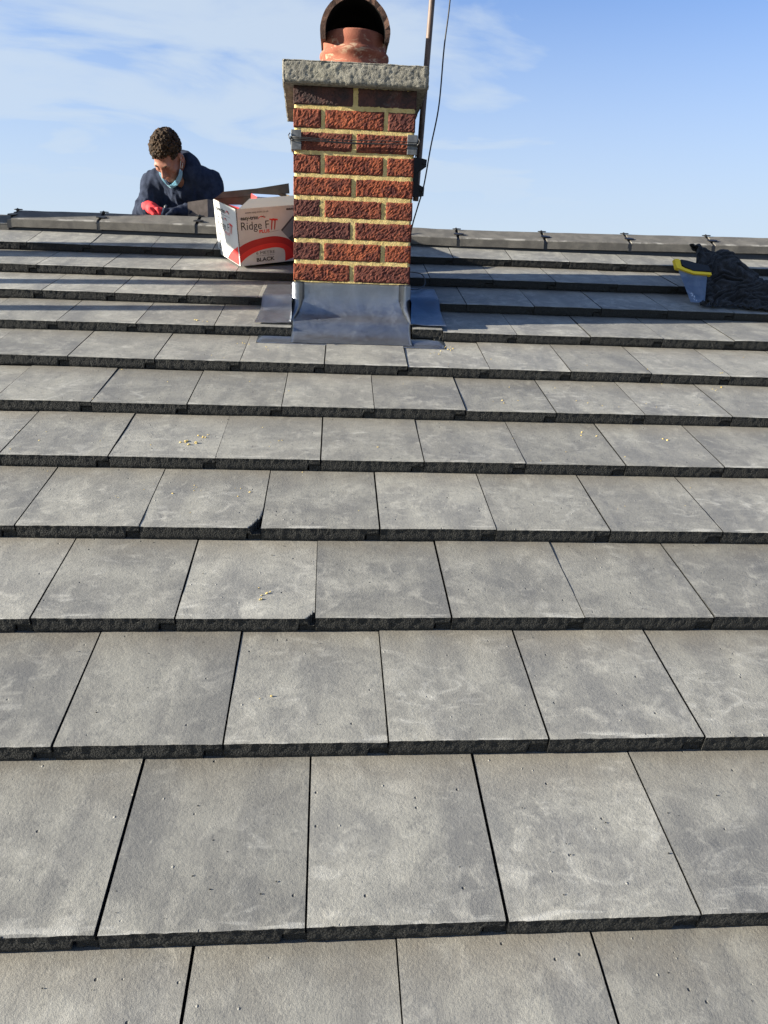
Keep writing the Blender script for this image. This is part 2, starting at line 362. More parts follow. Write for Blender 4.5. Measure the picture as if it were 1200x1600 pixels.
SOOT_SHADE = plain('soot_shade', (0.006, 0.0055, 0.005), 0.95, 0, 0.1); DARKSTEEL = plain('dark_steel', (0.014, 0.013, 0.013), 0.55, 0.3)  # hood lining: near-black for soot and for the shade painted inside it
WIRE = plain('dull_wire', (0.06, 0.058, 0.055), 0.5, 0.6)
b = MB('card_white', 0.8, 0, 0.3)
col = b.mix(b.ramp(b.noise(12, 5, 0.6, 0.4), 0.4, 0.75, 0, 0.5), (0.52, 0.515, 0.50), (0.40, 0.38, 0.34)); col = b.mix(b.ramp(b.noise(34, 3, 0.6, 0.6), 0.68, 0.76, 0, 0.6), col, (0.36, 0.28, 0.19)); CARD = b.out(col)
b = MB('card_brown', 0.9, 0, 0.2); KRAFT = b.out(b.mix(b.ramp(b.noise(20, 4), 0.3, 0.7), (0.12, 0.085, 0.052), (0.165, 0.118, 0.075)))
GREYCARD = plain('card_grey', (0.26, 0.245, 0.22), 0.85); INK = plain('ink_black', (0.02, 0.02, 0.022), 0.7); RED = plain('ink_red', (0.60, 0.022, 0.018), 0.6); REDDK = plain('ink_dark_red', (0.36, 0.012, 0.012), 0.6)
PICG = plain('ink_grey', (0.16, 0.17, 0.19), 0.7); PICD = plain('ink_charcoal', (0.05, 0.05, 0.055), 0.7)
BLUEC = plain('pale_blue_print', (0.32, 0.42, 0.58), 0.6)
b = MB('towel_cloth', 0.95, 0, 0.15)
n1 = b.noise(300, 3, 0.7); n2 = b.noise(25, 4, 0.6)
b.b.inputs['Sheen Weight'].default_value = 0.10; b.b.inputs['Sheen Roughness'].default_value = 0.6
CLOTH = b.out(b.mix(b.ramp(n2, 0.3, 0.7), (0.006, 0.0065, 0.0075), (0.015, 0.015, 0.0165)), b.bump(b.math('ADD', n1, n2), 0.004, 1.0))
YELLOW = plain('yellow_plastic', (0.80, 0.58, 0.02), 0.4)
b = MB('saw_steel', 0.38, 0.8)
STEEL = b.out(b.mix(b.ramp(b.noise(12, 5, 0.6, 1.0), 0.35, 0.7), (0.30, 0.33, 0.38), (0.46, 0.48, 0.52)))
b = MB('navy_fleece', 0.95, 0, 0.15)
n2 = b.noise(30, 4, 0.6)
FLEECE = b.out(b.mix(b.ramp(n2, 0.3, 0.7), (0.014, 0.019, 0.034), (0.027, 0.034, 0.056)), b.bump(b.noise(420, 3, 0.7), 0.002, 0.8))
TROUSER = plain('dark_trouser', (0.03, 0.03, 0.035), 0.9)
b = MB('skin', 0.55, 0, 0.35)
n1 = b.noise(28, 4, 0.6); b.b.inputs['Subsurface Weight'].default_value = 0.08; b.b.inputs['Subsurface Radius'].default_value = (0.01, 0.004, 0.002)
SKIN = b.out(b.mix(b.ramp(n1, 0.3, 0.7), (0.22, 0.090, 0.058), (0.31, 0.138, 0.090)), b.bump(b.noise(240, 3), 0.001, 0.5))
b = MB('hair_brown', 0.7, 0, 0.15)
HAIR = b.out(b.mix(b.ramp(b.noise(60, 4, 0.6), 0.35, 0.65), (0.014, 0.0080, 0.0042), (0.062, 0.036, 0.018)), b.bump(b.noise(260, 3, 0.7, 1.0), 0.004, 1.0))
MASK = plain('mask_blue', (0.42, 0.64, 0.74), 0.85)
GLOVE = plain('red_glove', (0.62, 0.025, 0.03), 0.8)
b = MB('weathered_wood', 0.85, 0, 0.2); WOOD = b.out(b.mix(b.ramp(b.noise(14, 5, 0.6, 0.8, b.map((6, 6, 0.6))), 0.35, 0.65), (0.20, 0.14, 0.09), (0.36, 0.27, 0.18)))
b = MB('crumb_yellow', 0.95); CRUMB = b.out(b.mix(b.ramp(b.noise(60, 3), 0.4, 0.6), (0.42, 0.29, 0.07), (0.55, 0.42, 0.16)))
b = MB('field_green', 1.0, 0, 0.1); GROUND = b.out(b.mix(b.ramp(b.noise(0.02, 6, 0.6), 0.4, 0.6), (0.06, 0.075, 0.035), (0.12, 0.115, 0.07)))
b = MB('house_brick', 0.95); bt = b.n('ShaderNodeTexBrick'); bt.inputs['Scale'].default_value = 4.6; b.put(bt.inputs['Color1'], (0.22, 0.07, 0.045, 1)); b.put(bt.inputs['Color2'], (0.17, 0.055, 0.04, 1)); b.put(bt.inputs['Mortar'], (0.4, 0.36, 0.3, 1)); HOUSE = b.out(bt.outputs[0])

# ------------------------------------------------------------------ ground and house
G = mesh('ground', [(-4000, -4000, -4.2), (4000, -4000, -4.2), (4000, 4000, -4.2), (-4000, 4000, -4.2)], [(0, 1, 2, 3)], GROUND)
tag(link('ground', G), 'open grassy ground far below the house, hidden by its roof', 'ground', kind='structure')
YR = 3.205; ZR = YR*math.tan(TH)                 # crest of the roof planes
XL, XR = -7.0, 7.0
roof = thing('roof', 'grey concrete tiled roof slope rising to a ridge under blue sky', 'roof', kind='structure')
YE = -2.6; ze = YE*math.tan(TH)
dk = -0.075
vs = []
for x in (XL, XR):
    vs += [(x, YE, ze+dk), (x, YR, ZR+dk), (x, 2*YR-YE, ze+dk), (x, YE, ze+dk-0.12), (x, YR, ZR+dk-0.12), (x, 2*YR-YE, ze+dk-0.12)]
fs = [(0, 6, 7, 1), (1, 7, 8, 2), (3, 4, 10, 9), (4, 5, 11, 10), (0, 1, 4, 3), (1, 2, 5, 4), (6, 9, 10, 7), (7, 10, 11, 8), (0, 3, 9, 6), (2, 8, 11, 5)]
link('roof_deck', mesh('roof_deck', vs, fs, FELT), roof)

# ------------------------------------------------------------------ tiles
TT = 0.035; LEN = 0.385; GAUGE = 0.3104; STEP = 0.0366; DEL = math.atan2(STEP, GAUGE)
def rn(x, s, seed): return mnoise.noise(Vector((x*s, seed*3.77, seed*1.31)))
def tile_mesh(w, seed, L=LEN, chip=None, notch=0.035, tongue=True, quick=False):
    rg = random.Random(seed)
    nx = max(6, int(56*w/0.2845)) if not quick else 3
    xs = sorted(set([0.0, w] + [w*i/nx for i in range(1, nx)] + ([w-notch, w-notch+0.004] if notch else [])))
    ys = [0.0, 0.003, 0.02, 0.10, 0.19, 0.28, 0.30 if L < 0.3 else L] if L >= 0.29 else [0.0, 0.003, 0.02, 0.10, 0.19, L]
    if chip: ys = sorted(set(ys + [0.007, 0.012, 0.03, 0.04, 0.05, 0.06])); xs = sorted(set(xs + [w-chip[0]*t for t in (0.1, 0.25, 0.4, 0.55, 0.7, 0.85)]))
    V, F, MI, SM = [], [], [], []
    def topz(x, y): return 0.0011*mnoise.noise(Vector((x*9, y*9, seed*7.1))) + 0.0005*mnoise.noise(Vector((x*26, y*26, seed*2.1)))
    def fe(x):
        c = 0.0008*rn(x, 170, seed) + 0.0008*rn(x, 55, seed+9) + 0.0030*max(0, rn(x, 120, seed+31)-0.42)
        q = rn(x, 38, seed+21)
        return max(c, -0.001)
    def chipped(x, y): return chip and (w-x)/chip[0] + y/chip[1] < 1.0
    base = 0
    for y in ys:
        for x in xs:
            yy = y + (fe(x) if y == 0 else (fe(x)*0.6 if y < 0.01 else 0))
            z = topz(x, y) - (0.0012 if y == 0 else 0)
            if chipped(x, y): z = -0.0185 + 0.002*rn(x+y, 120, seed)
            V.append((x + (0.0004*rn(y, 60, seed) if x in (0.0, w) else 0), yy, z))
    n = len(xs)
    for j in range(len(ys)-1):
        for i in range(n-1):
            F.append((j*n+i, j*n+i+1, (j+1)*n+i+1, (j+1)*n+i)); ch = chip and any(chipped(xs[i+a], ys[j+c]) for a in (0, 1) for c in (0, 1))
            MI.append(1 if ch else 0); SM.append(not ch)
    # front face
    def zb(x):
        z = -TT if (not notch or x <= w-notch+1e-6) else -0.0172
        return z + 0.0016*rn(x, 150, seed+3) + 0.0014*rn(x, 40, seed+5) - 0.006*max(0, rn(x, 60, seed+13)-0.35)
    b0 = len(V); rowsn = 6
    for r in range(rowsn):
        t = r/(rowsn-1)
        for x in xs:
            z0 = V[xs.index(x)][2]; z1 = min(zb(x), z0-0.0015)
            y = fe(x)*max(0.0, 1-2.2*t) + (0 if r == 0 else 0.0009*mnoise.noise(Vector((x*230, (z0+(z1-z0)*t)*230, seed*5.3))) + 0.0005 + (0.0015 if r == rowsn-1 else 0))
            V.append((x, y, z0+(z1-z0)*t))
    for r in range(rowsn-1):
        for i in range(n-1):
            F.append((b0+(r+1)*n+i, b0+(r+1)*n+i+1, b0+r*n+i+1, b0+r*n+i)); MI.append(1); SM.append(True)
    # underside
    lastrow = len(V); V.extend([V[b0+(rowsn-1)*n+i] for i in range(n)]); b1 = len(V)
    for x in xs: V.append((x, L, zb(x)))
    for i in range(n-1): F.append((lastrow+i, b1+i, b1+i+1, lastrow+i+1)); MI.append(1); SM.append(False)
    for ring in ([lastrow] + [j*n for j in range(len(ys))] + [b1], [b1+n-1] + [j*n+n-1 for j in reversed(range(len(ys)))] + [lastrow+n-1]):
        k0 = len(V); V.extend([V[q] for q in ring]); F.append(tuple(range(k0, k0+len(ring)))); MI.append(1); SM.append(False)
    F.append(tuple([(len(ys)-1)*n+i for i in range(n)] + [b1+i for i in reversed(range(n))])); MI.append(1); SM.append(False)
    if tongue:
        b2 = len(V); m = 8
        for zz_ in (-0.0195, -TT):
            for i in range(m+1):
                x = -0.033+0.0332*i/m; V.append((x, 0.006+0.0022*rn(x, 170, seed+zz_*100), zz_+0.0009*rn(x, 140, seed+1)))
        for zz_ in (-0.0195, -TT):
            for i in range(m+1): V.append((-0.033+0.0332*i/m, L, zz_))
        k = m+1
        for i in range(m):
            F += [(b2+k+i, b2+k+i+1, b2+i+1, b2+i), (b2+i, b2+i+1, b2+2*k+i+1, b2+2*k+i), (b2+k+i+1, b2+k+i, b2+3*k+i, b2+3*k+i+1)]; MI += [1, 1, 1]; SM += [False]*3
        F.append((b2, b2+2*k, b2+3*k, b2+k)); MI.append(1); SM.append(False)
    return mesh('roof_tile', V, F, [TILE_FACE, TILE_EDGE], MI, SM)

PIT = 0.2837; GAP = 0.0032
VAR = [tile_mesh(PIT-GAP, s) for s in range(1, 17)]
# row: (joint offset, joint pitch, v of the front edge at u = 0, its slope)
ROWS = {-1: (-0.0083, 0.2837, -0.3084, 0.010), 0: (0.0039, 0.2845, 0.0020, 0.0137), 1: (-0.0083, 0.2840, 0.3126, 0.0108), 2: (-0.0034, 0.2837, 0.6217, 0.0113), 3: (0.0011, 0.2837, 0.9300, 0.0057),
        4: (-0.0065, 0.2837, 1.2412, 0.0013), 5: (0.0084, 0.2837, 1.5490, -0.0005), 6: (-0.0094, 0.2837, 1.8613, -0.0070), 7: (0.0035, 0.2837, 2.1730, 0.0010),
        8: (-0.0070, 0.2837, 2.4840, -0.0024), 9: (0.0138, 0.2837, 2.7965, 0.0020), 10: (0.0126, 0.2837, 3.1045, 0.0006)}
UL, UR, YF = -0.1352, 0.3048, 2.1277            # chimney face
Z0 = 0.9290
DEPTH = 0.52
def row_matrix(u, v, slope, jit):
    # local X along the course, Y up the tile, Z off its face
    Rx = Matrix.Rotation(TH-DEL+jit[0], 4, 'X'); Rz = Matrix.Rotation(math.atan(slope)+jit[1], 4, 'Z'); Ry = Matrix.Rotation(jit[2], 4, 'Y')
    Rt = Matrix.Rotation(TH, 4, 'X') @ Rz @ Matrix.Rotation(-TH, 4, 'X')
    return Matrix.Translation(P(u, v, jit[3])) @ Rt @ Rx @ Ry
rt = random.Random(21)
far_spots = []
tile_count = 0
for i, (off, pit, v0, slope) in ROWS.items():
    half = 0.5 if i % 2 else 0.0
    lo = -0.42-0.40*max(v0, 0)-0.75; hi = 0.64+0.54*max(v0, 0)+0.75
    k = math.floor((XL-off)/pit)
    while True:
        uk = off + pit*(k+half); k += 1
        if uk < XL+0.02: continue
        if uk+pit > XR: break
        jit = (rt.uniform(-1, 1)*0.0035 + (0.065 if i == 10 else 0), rt.uniform(-1, 1)*0.0022, rt.uniform(-1, 1)*0.0022, rt.uniform(-0.0008, 0.0012))
        v = v0 + slope*uk
        if uk+pit < lo or uk > hi: far_spots.append((uk, v, slope)); continue
        me = VAR[rt.randrange(len(VAR))]; x0 = uk + GAP*0.5 + rt.uniform(-0.0010, 0.0010)
        Lr = 0.31 if i == 10 else LEN
        kk = k-1+half
        if i == 10: me = tile_mesh(PIT-GAP, 200+k, L=Lr)
        if i == 3 and abs(kk+1.5) < 0.1: me = tile_mesh(PIT-GAP, 77, chip=(0.022, 0.052))
        if i == 2 and abs(kk+1.0) < 0.1: me = tile_mesh(PIT-GAP, 78, chip=(0.015, 0.018))
        if i in (7, 8, 9) and (i < 9 or uk > UL) and uk+pit > UL-0.004 and uk < UR+0.008:
            if uk < UL-0.02:
                link('roof_tile', tile_mesh(UL-0.004-x0, 300+k, notch=0), roof, mat=row_matrix(x0, v, slope, jit)); tile_count += 1
            if uk+pit > UR+0.03:
                x1 = UR+0.010; j2 = list(jit); j2[3] += 0.006 if i == 7 else 0
                link('roof_tile', tile_mesh(uk+pit-GAP*0.5-x1, 320+k, tongue=False, notch=0), roof, mat=row_matrix(x1, v0+slope*x1+(0.008 if i == 7 else 0), slope, j2)); tile_count += 1
            continue
        o = link('roof_tile', me, roof, mat=row_matrix(x0, v, slope, jit)); tile_count += 1
        if i == 3 and abs(kk+1.5) < 0.1: o['label'] = 'tile with its lower right corner snapped off'
        if i == 2 and abs(kk+1.0) < 0.1: o['label'] = 'tile with a small bite out of its corner'
print('tiles', tile_count)
# the rest of both slopes, out of view: simple slabs in one mesh
V, F, MI = [], [], []
def slab(Mx, w, L):
    b0 = len(V)
    for (x, y, z) in ((0, 0, 0), (w, 0, 0), (w, L, 0), (0, L, 0), (0, 0, -TT), (w, 0, -TT)): V.append(Mx @ Vector((x, y, z)))
    F.extend([(b0, b0+1, b0+2, b0+3), (b0+4, b0+5, b0+1, b0)]); MI.extend([0, 1])
for (u, v, s_) in far_spots: slab(row_matrix(u, v, s_, (0, 0, 0, 0)), PIT-GAP, 0.31 if v > 3.0 else LEN)
for i in range(2, 9):
    for k in range(-24, 24): slab(row_matrix(k*PIT+(PIT/2 if i % 2 else 0), -i*GAUGE, 0, (0, 0, 0, 0)), PIT-GAP, LEN)
mir = Matrix.Translation((0, 2*YR, 0)) @ Matrix.Rotation(math.pi, 4, 'Z')
for i in range(11, -9, -1):
    for k in range(-24, 24): slab(mir @ row_matrix(k*PIT+(PIT/2 if i % 2 else 0), i*GAUGE-0.30, 0, (0, 0, 0, 0)), PIT-GAP, LEN)
o = link('roof_tile', mesh('roof_tile', V, F, [TILE_FACE, TILE_EDGE], MI), roof); o['kind'] = 'stuff'

# ------------------------------------------------------------------ ridge
RZ = 1.2455
def RY(x): return YR-0.013*(x-0.45)
def ridge_mesh(L, seed, lip=0.035):
    prof = [(-0.115, -0.053-lip), (-0.1135, -0.053), (-0.110, -0.0495), (-0.012, -0.003), (0.0, 0.0), (0.012, -0.003), (0.110, -0.0495), (0.1135, -0.053), (0.115, -0.053-lip),
            (0.097, -0.053-lip), (0.096, -0.065), (0.0, -0.019), (-0.096, -0.065), (-0.097, -0.053-lip)]
    nx = 14; V, F = [], []
    for i in range(nx+1):
        x = L*i/nx
        for j, (y, z) in enumerate(prof):
            d = 0.0016*mnoise.noise(Vector((x*11, y*30, seed*3.3+z*20)))
            V.append((x + (0.002*mnoise.noise(Vector((y*60, z*60, seed))) if i in (0, nx) else 0), y+d, z+d))
    n = len(prof)
    for i in range(nx):
        for j in range(n): F.append((i*n+j, i*n+(j+1) % n, (i+1)*n+(j+1) % n, (i+1)*n+j))
    F.append(tuple(range(n))[::-1]); F.append(tuple(nx*n+j for j in range(n)))
    return mesh('ridge_tile', V, [f[::-1] for f in F], RIDGE)
def clip_obj(x, z, seed):
    rg = random.Random(seed); bm = bmesh.new()
    prof = [(-0.114, -0.090), (-0.1135, -0.056), (-0.110, -0.0530), (-0.012, -0.007), (0.0, -0.004), (0.012, -0.007), (0.110, -0.0530), (0.1135, -0.056), (0.114, -0.090)]
    a = [bm.verts.new((-0.013+rg.uniform(-.003, .003), y, zz_)) for y, zz_ in prof]; c = [bm.verts.new((0.013+rg.uniform(-.003, .003), y, zz_)) for y, zz_ in prof]
    for i in range(len(prof)-1): bm.faces.new((a[i], a[i+1], c[i+1], c[i]))
    o = bmobj('ridge_clip', bm, BLACK, roof); o.location = (x, RY(x), z)
    sl_ = math.atan2(0.0465, 0.098)
    for (yy, zz_, w, tilt, up) in ((-0.004, 0.0, 0.042, 0, 0.008), (-0.070, -0.0285, 0.050, sl_, 0.006)):
        bm = bmesh.new(); T = Matrix.Translation((rg.uniform(0, .006), yy, zz_)) @ Matrix.Rotation(rg.uniform(-.25, .25), 4, 'Z') @ Matrix.Rotation(tilt, 4, 'X')
        vs_ = [(-w/2, 0.004), (-w*0.15, 0.011), (w*0.18, 0.010), (w*0.5, 0.003), (w*0.5, -0.004), (w*0.2, -0.012), (-w*0.2, -0.010), (-w/2, -0.005)]
        lo_ = [bm.verts.new(T @ Vector((p, q, up*0.45))) for p, q in vs_]; hi_ = [bm.verts.new(T @ Vector((p, q, up*0.45+0.004))) for p, q in vs_]
        bm.faces.new(hi_); bm.faces.new(lo_[::-1])
        for i in range(8): bm.faces.new((lo_[i], lo_[(i+1) % 8], hi_[(i+1) % 8], hi_[i]))
        bm_tube(bm, [T @ Vector((-.004, 0, -0.004)), T @ Vector((-.004, 0, up*0.45+0.002))], 0.008, 8)
        if tilt == 0: bm_tube(bm, [T @ Vector((-.004, 0, 0)), T @ Vector((-.004, 0, 0.009)), T @ Vector((-.004, 0, 0.012))], [0.006, 0.006, 0.002], 7)
        bmobj('clamp_plate', bm, BLACK, o)
JO = [-3.33, -2.88, -2.44, -2.0, -1.554, -1.133, -0.6616, -0.22, 0.20, 0.6283, 1.0663, 1.4991, 1.93, 2.37, 2.81, 3.25]
def rz(x): return float(np.interp(x, (-2.6, -1.32, -0.888, 0.728, 1.452, 2.1, 3.2), (1.2500, 1.2535, 1.2573, 1.2370, 1.2450, 1.2531, 1.266)))
for i, (a, c) in enumerate(zip(JO, JO[1:])):
    z = rz(a); z2 = rz(c); drop = -0.022 if c <= -1.5 else 0
    o = link('ridge_tile', ridge_mesh(c-a-0.016, i), roof, mat=Matrix.Translation((a+0.008, RY(a), z+drop)) @ Matrix.Rotation(-0.013, 4, 'Z') @ Matrix.Rotation(-(z2-z)/(c-a), 4, 'Y') @ Matrix.Rotation(rt.uniform(-0.006, 0.006), 4, 'Z'))
for i, a in enumerate(JO): clip_obj(a, rz(a)-0.002, 40+i)
bm = bmesh.new()
for s_ in (-1, 1):                                # ribbed ridge roll under the lips
    pts = []
    for i in range(700):
        x = -3.4+i*0.0098; pts.append((x, RY(x)+s_*(0.101+0.0006*(i % 2))))
    a = [bm.verts.new((x, y, 1.178)) for x, y in pts]; c = [bm.verts.new((x, y+s_*0.006, 1.118)) for x, y in pts]
    for i in range(699): bm.faces.new((a[i], a[i+1], c[i+1], c[i]))
bmobj('ridge_roll', bm, BLACK, roof)

# ------------------------------------------------------------------ chimney
chim = thing('chimney', 'red brick chimney stack with grey concrete cap and lead base', 'chimney', P((UL+UR)/2, YF/math.cos(TH)))
cinv = chim.matrix_world.inverted(); chim_loc = chim.location.copy()
def cl_(v): return Vector(v) - chim_loc
BH = 0.0753; BT = 0.0632; JW = 0.0135; BSTR = (0.44-0.0135)/2
def brick_mesh(sx, sy, sz, seed, faces):
    """box sx*sy*sz from the origin, the listed sides rusticated: 'f' front(-y), 'l', 'r', 'b'"""
    bm = bmesh.new()
    def grid(o, du, dv, nu, nv, nrm_):
        vs = [[None]*(nu+1) for _ in range(nv+1)]
        for j in range(nv+1):
            for i in range(nu+1):
                p = Vector(o)+Vector(du)*(i/nu)+Vector(dv)*(j/nv); edge = min(i, nu-i, j, nv-j)
                q = p*1.0
                d = 0.0012*mnoise.noise(Vector((p.x*95+seed*3, p.y*95, p.z*95+seed))) + 0.0019*mnoise.noise(Vector((p.x*230+seed*5, p.y*230, p.z*230)))
                if edge == 0: d = -0.0030 + 0.0018*mnoise.noise(p*150+Vector((seed, 0, 0)))
                elif edge == 1: d = d*0.8-0.0003
                ins = Vector((0, 0, 0))
                if edge == 0:
                    k = 0.0016*mnoise.noise(Vector((p.x*60+seed, p.y*60, p.z*60)))
                    ins = (Vector(o)+Vector(du)*.5+Vector(dv)*.5-p).normalized()*abs(k)
                vs[j][i] = bm.verts.new(q+Vector(nrm_)*d+ins)
        for j in range(nv):
            for i in range(nu): bm.faces.new((vs[j][i], vs[j][i+1], vs[j+1][i+1], vs[j+1][i]))
        return vs
    dens = lambda L: max(4, int(L/0.0055))
    if 'f' in faces: grid((0, 0, 0), (sx, 0, 0), (0, 0, sz), dens(sx), 12, (0, -1, 0))
    if 'b' in faces: grid((sx, sy, 0), (-sx, 0, 0), (0, 0, sz), 4, 2, (0, 1, 0))
    if 'l' in faces: grid((0, sy, 0), (0, -sy, 0), (0, 0, sz), 8, 4, (-1, 0, 0))
    if 'r' in faces: grid((sx, 0, 0), (0, sy, 0), (0, 0, sz), 8, 4, (1, 0, 0))
    bm_box(bm, (0.003, 0.003, 0.001), (sx-0.003, sy-0.003, sz-0.001))
    bmesh.ops.recalc_face_normals(bm, faces=bm.faces)
    me = bpy.data.meshes.new('brick'); bm.to_mesh(me); bm.free(); return me
YB = YF+DEPTH
seed = 0
def put_brick(x, y, z, sx, sy, fc, dark=False):
    global seed
    seed += 1; me = brick_mesh(sx, sy, BT, seed, fc); me.materials.append(BRICK_DARK if dark else BRICK)
    link('brick', me, chim, loc=cl_((x+random.uniform(-.0008, .0008), y+random.uniform(-.0014, .0004), z)))
for r in range(-2, 9):
    z = Z0+r*BH; dark = (r == 8)
    if r % 2 == 0:
        for (y, fb) in ((YF, 'f'), (YB-0.1025, 'b')):
            put_brick(UL, y, z, BSTR, 0.1025, fb+'l', dark); put_brick(UR-BSTR, y, z, BSTR, 0.1025, fb+'r', dark)
        ym = YF+0.1025+JW; ly = (DEPTH-2*0.1025-3*JW)/2
        [(put_brick(UL, yy, z, 0.1, ly, 'l', dark), put_brick(UR-0.1, yy, z, 0.1, ly, 'r', dark)) for yy in (ym, ym+ly+JW)]
    else:
        h = 0.0995
        put_brick(UL, YF, z, h, BSTR, 'fl', dark); put_brick(UR-h, YF, z, h, BSTR, 'fr', dark)
        put_brick(UL+h+JW, YF, z, 0.44-2*h-2*JW, 0.1025, 'f', dark); put_brick(UL+h+JW, YB-0.1025, z, 0.44-2*h-2*JW, 0.1025, 'b', dark)
        y2 = YF+BSTR+JW; put_brick(UL, y2, z, h, YB-y2, 'bl', dark); put_brick(UR-h, y2, z, h, YB-y2, 'br', dark)
# mortar body: its front is a fine sheet that bellies a little between the bricks
bm = bmesh.new()
bm_box(bm, (UL+0.006, YF+0.012, 0.50), (UR-0.006, YB-0.006, 1.5925))
nx, nz = 88, 140; zlo, zhi = 0.916, 1.5925
g = [[None]*(nx+1) for _ in range(nz+1)]
for j in range(nz+1):
    for i in range(nx+1):
        x = UL+0.0025+(UR-UL-0.005)*i/nx; z = zlo+(zhi-zlo)*j/nz
        y = YF+0.0021+0.0008*mnoise.noise(Vector((x*40, z*40, 3)))+0.0009*mnoise.noise(Vector((x*130, z*130, 7)))
        if i in (0, nx): y += 0.008
        g[j][i] = bm.verts.new((x, y, z))
for j in range(nz):
    for i in range(nx): f = bm.faces.new((g[j][i], g[j][i+1], g[j+1][i+1], g[j+1][i])); f.smooth = True
for v in bm.verts: v.co = cl_(v.co)
bmobj('mortar', bm, MORTAR, chim)
# cap
CX0, CX1, CY0, CY1, CZ0, CZ1 = UL-0.0365, UR+0.0380, YF-0.036, YB+0.045, 1.5925, 1.6650
bm = bmesh.new()
def cgrid(o, du, dv, nu, nv, nn):
    vs = []
    for j in range(nv+1):
        row = []
        for i in range(nu+1):
            p = Vector(o)+Vector(du)*(i/nu)+Vector(dv)*(j/nv)
            e = Vector((mnoise.noise(p*18), mnoise.noise(p*26+Vector((9, 0, 0))), mnoise.noise(p*26+Vector((0, 9, 0)))))*0.0014
            e += Vector((mnoise.noise(p*85), mnoise.noise(p*85+Vector((9, 0, 0))), mnoise.noise(p*85+Vector((0, 9, 0)))))*0.0012 + Vector((mnoise.noise(p*190), mnoise.noise(p*190+Vector((9, 0, 0))), 0))*0.0014
            # round the outer edges
            for ax, lo_, hi_ in ((0, CX0, CX1), (1, CY0, CY1), (2, CZ0, CZ1)):
                if abs(nn[ax]): continue
                for lim, s_ in ((lo_, 1), (hi_, -1)):
                    dd = abs(p[ax]-lim)
                    if dd < 0.008: e -= Vector(nn)*(0.008-dd)*0.45
            row.append(bm.verts.new(p+e+Vector((-0.021*max(0, (p.y-CY0)/(CY1-CY0))*(CX1-p.x)/(CX1-CX0), 0, 0))))
        vs.append(row)
    for j in range(nv):
        for i in range(nu): f = bm.faces.new((vs[j][i], vs[j][i+1], vs[j+1][i+1], vs[j+1][i])); f.smooth = True
w_, d_, h_ = CX1-CX0, CY1-CY0, CZ1-CZ0
cgrid((CX0, CY0, CZ0), (w_, 0, 0), (0, 0, h_), 110, 16, (0, -1, 0)); cgrid((CX0, CY1, CZ0), (0, -d_, 0), (0, 0, h_), 50, 10, (-1, 0, 0)); cgrid((CX1, CY0, CZ0), (0, d_, 0), (0, 0, h_), 50, 10, (1, 0, 0))
cgrid((CX1, CY1, CZ0), (-w_, 0, 0), (0, 0, h_), 30, 8, (0, 1, 0)); cgrid((CX0, CY0, CZ1), (w_, 0, 0), (0, d_, 0), 60, 40, (0, 0, 1)); cgrid((CX0, CY1, CZ0), (w_, 0, 0), (0, -d_, 0), 60, 40, (0, 0, -1))
bmesh.ops.remove_doubles(bm, verts=bm.verts, dist=0.0012)
for v in bm.verts: v.co = cl_(v.co)
bmobj('cap', bm, CEMENT, chim)
# pot and hood
PX, PY = 0.0815, 2.330
bm = bmesh.new()
bm_lathe(bm, [(0.155, -0.006), (0.150, 0.012), (0.136, 0.026), (0.1215, 0.034), (0.1200, 0.056), (0.1260, 0.066), (0.1300, 0.074), (0.1290, 0.083), (0.1230, 0.090), (0.1175, 0.095), (0.1165, 0.104), (0.1180, 0.140), (0.1155, 0.145), (0.1060, 0.145), (0.1040, 0.141), (0.1030, 0.05), (0.1030, -0.05)], cl_((PX, PY, CZ1)), 72, jit=0.008)
pot = bmobj('chimney_pot', bm, TERRA, chim)
bm = bmesh.new()
yo, yi = PY-0.118, PY+0.150; zc_ = 1.796; Ro, Ri = 0.1265, 0.1080; N = 28
def arch(y, Rr, jr):
    zl_ = zc_-0.028+0.26*(y-yo)*0.8
    pts = [(-Rr*0.985, min(zl_, zc_-0.002))] + [(-Rr*math.cos(math.pi*k/N), zc_+Rr*math.sin(math.pi*k/N)) for k in range(N+1)] + [(Rr*0.985, min(zl_, zc_-0.002))]
    return [bm.verts.new(cl_((PX+x*(1+jr*mnoise.noise(Vector((x*50, z*50, y*9)))), y+0.003*mnoise.noise(Vector((x*70, z*70, Rr*99))), z*1+(0.0015*mnoise.noise(Vector((x*90, z*80, 5)))))) ) for x, z in pts]
ys_ = [yo, yo+0.02, yo+0.09, yo+0.18, yi]
ou = [arch(y, Ro, 0.012) for y in ys_]; inn = [arch(y, Ri, 0.015) for y in ys_]
for a, c in zip(ou, ou[1:]):
    for i in range(len(a)-1): f = bm.faces.new((a[i], c[i], c[i+1], a[i+1])); f.smooth = True
for a, c in zip(inn, inn[1:]):
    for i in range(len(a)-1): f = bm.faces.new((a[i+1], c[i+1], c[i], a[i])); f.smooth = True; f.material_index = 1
for a, c in ((ou[0], inn[0]), (inn[-1], ou[-1])):
    for i in range(len(a)-1): bm.faces.new((a[i], a[i+1], c[i+1], c[i]))
for k in (0, -1):
    for j in range(len(ys_)-1): bm.faces.new((ou[j][k], ou[j+1][k], inn[j+1][k], inn[j][k]))
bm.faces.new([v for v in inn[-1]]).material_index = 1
bmobj('pot_hood', bm, [CLAY, SOOT_SHADE], pot)
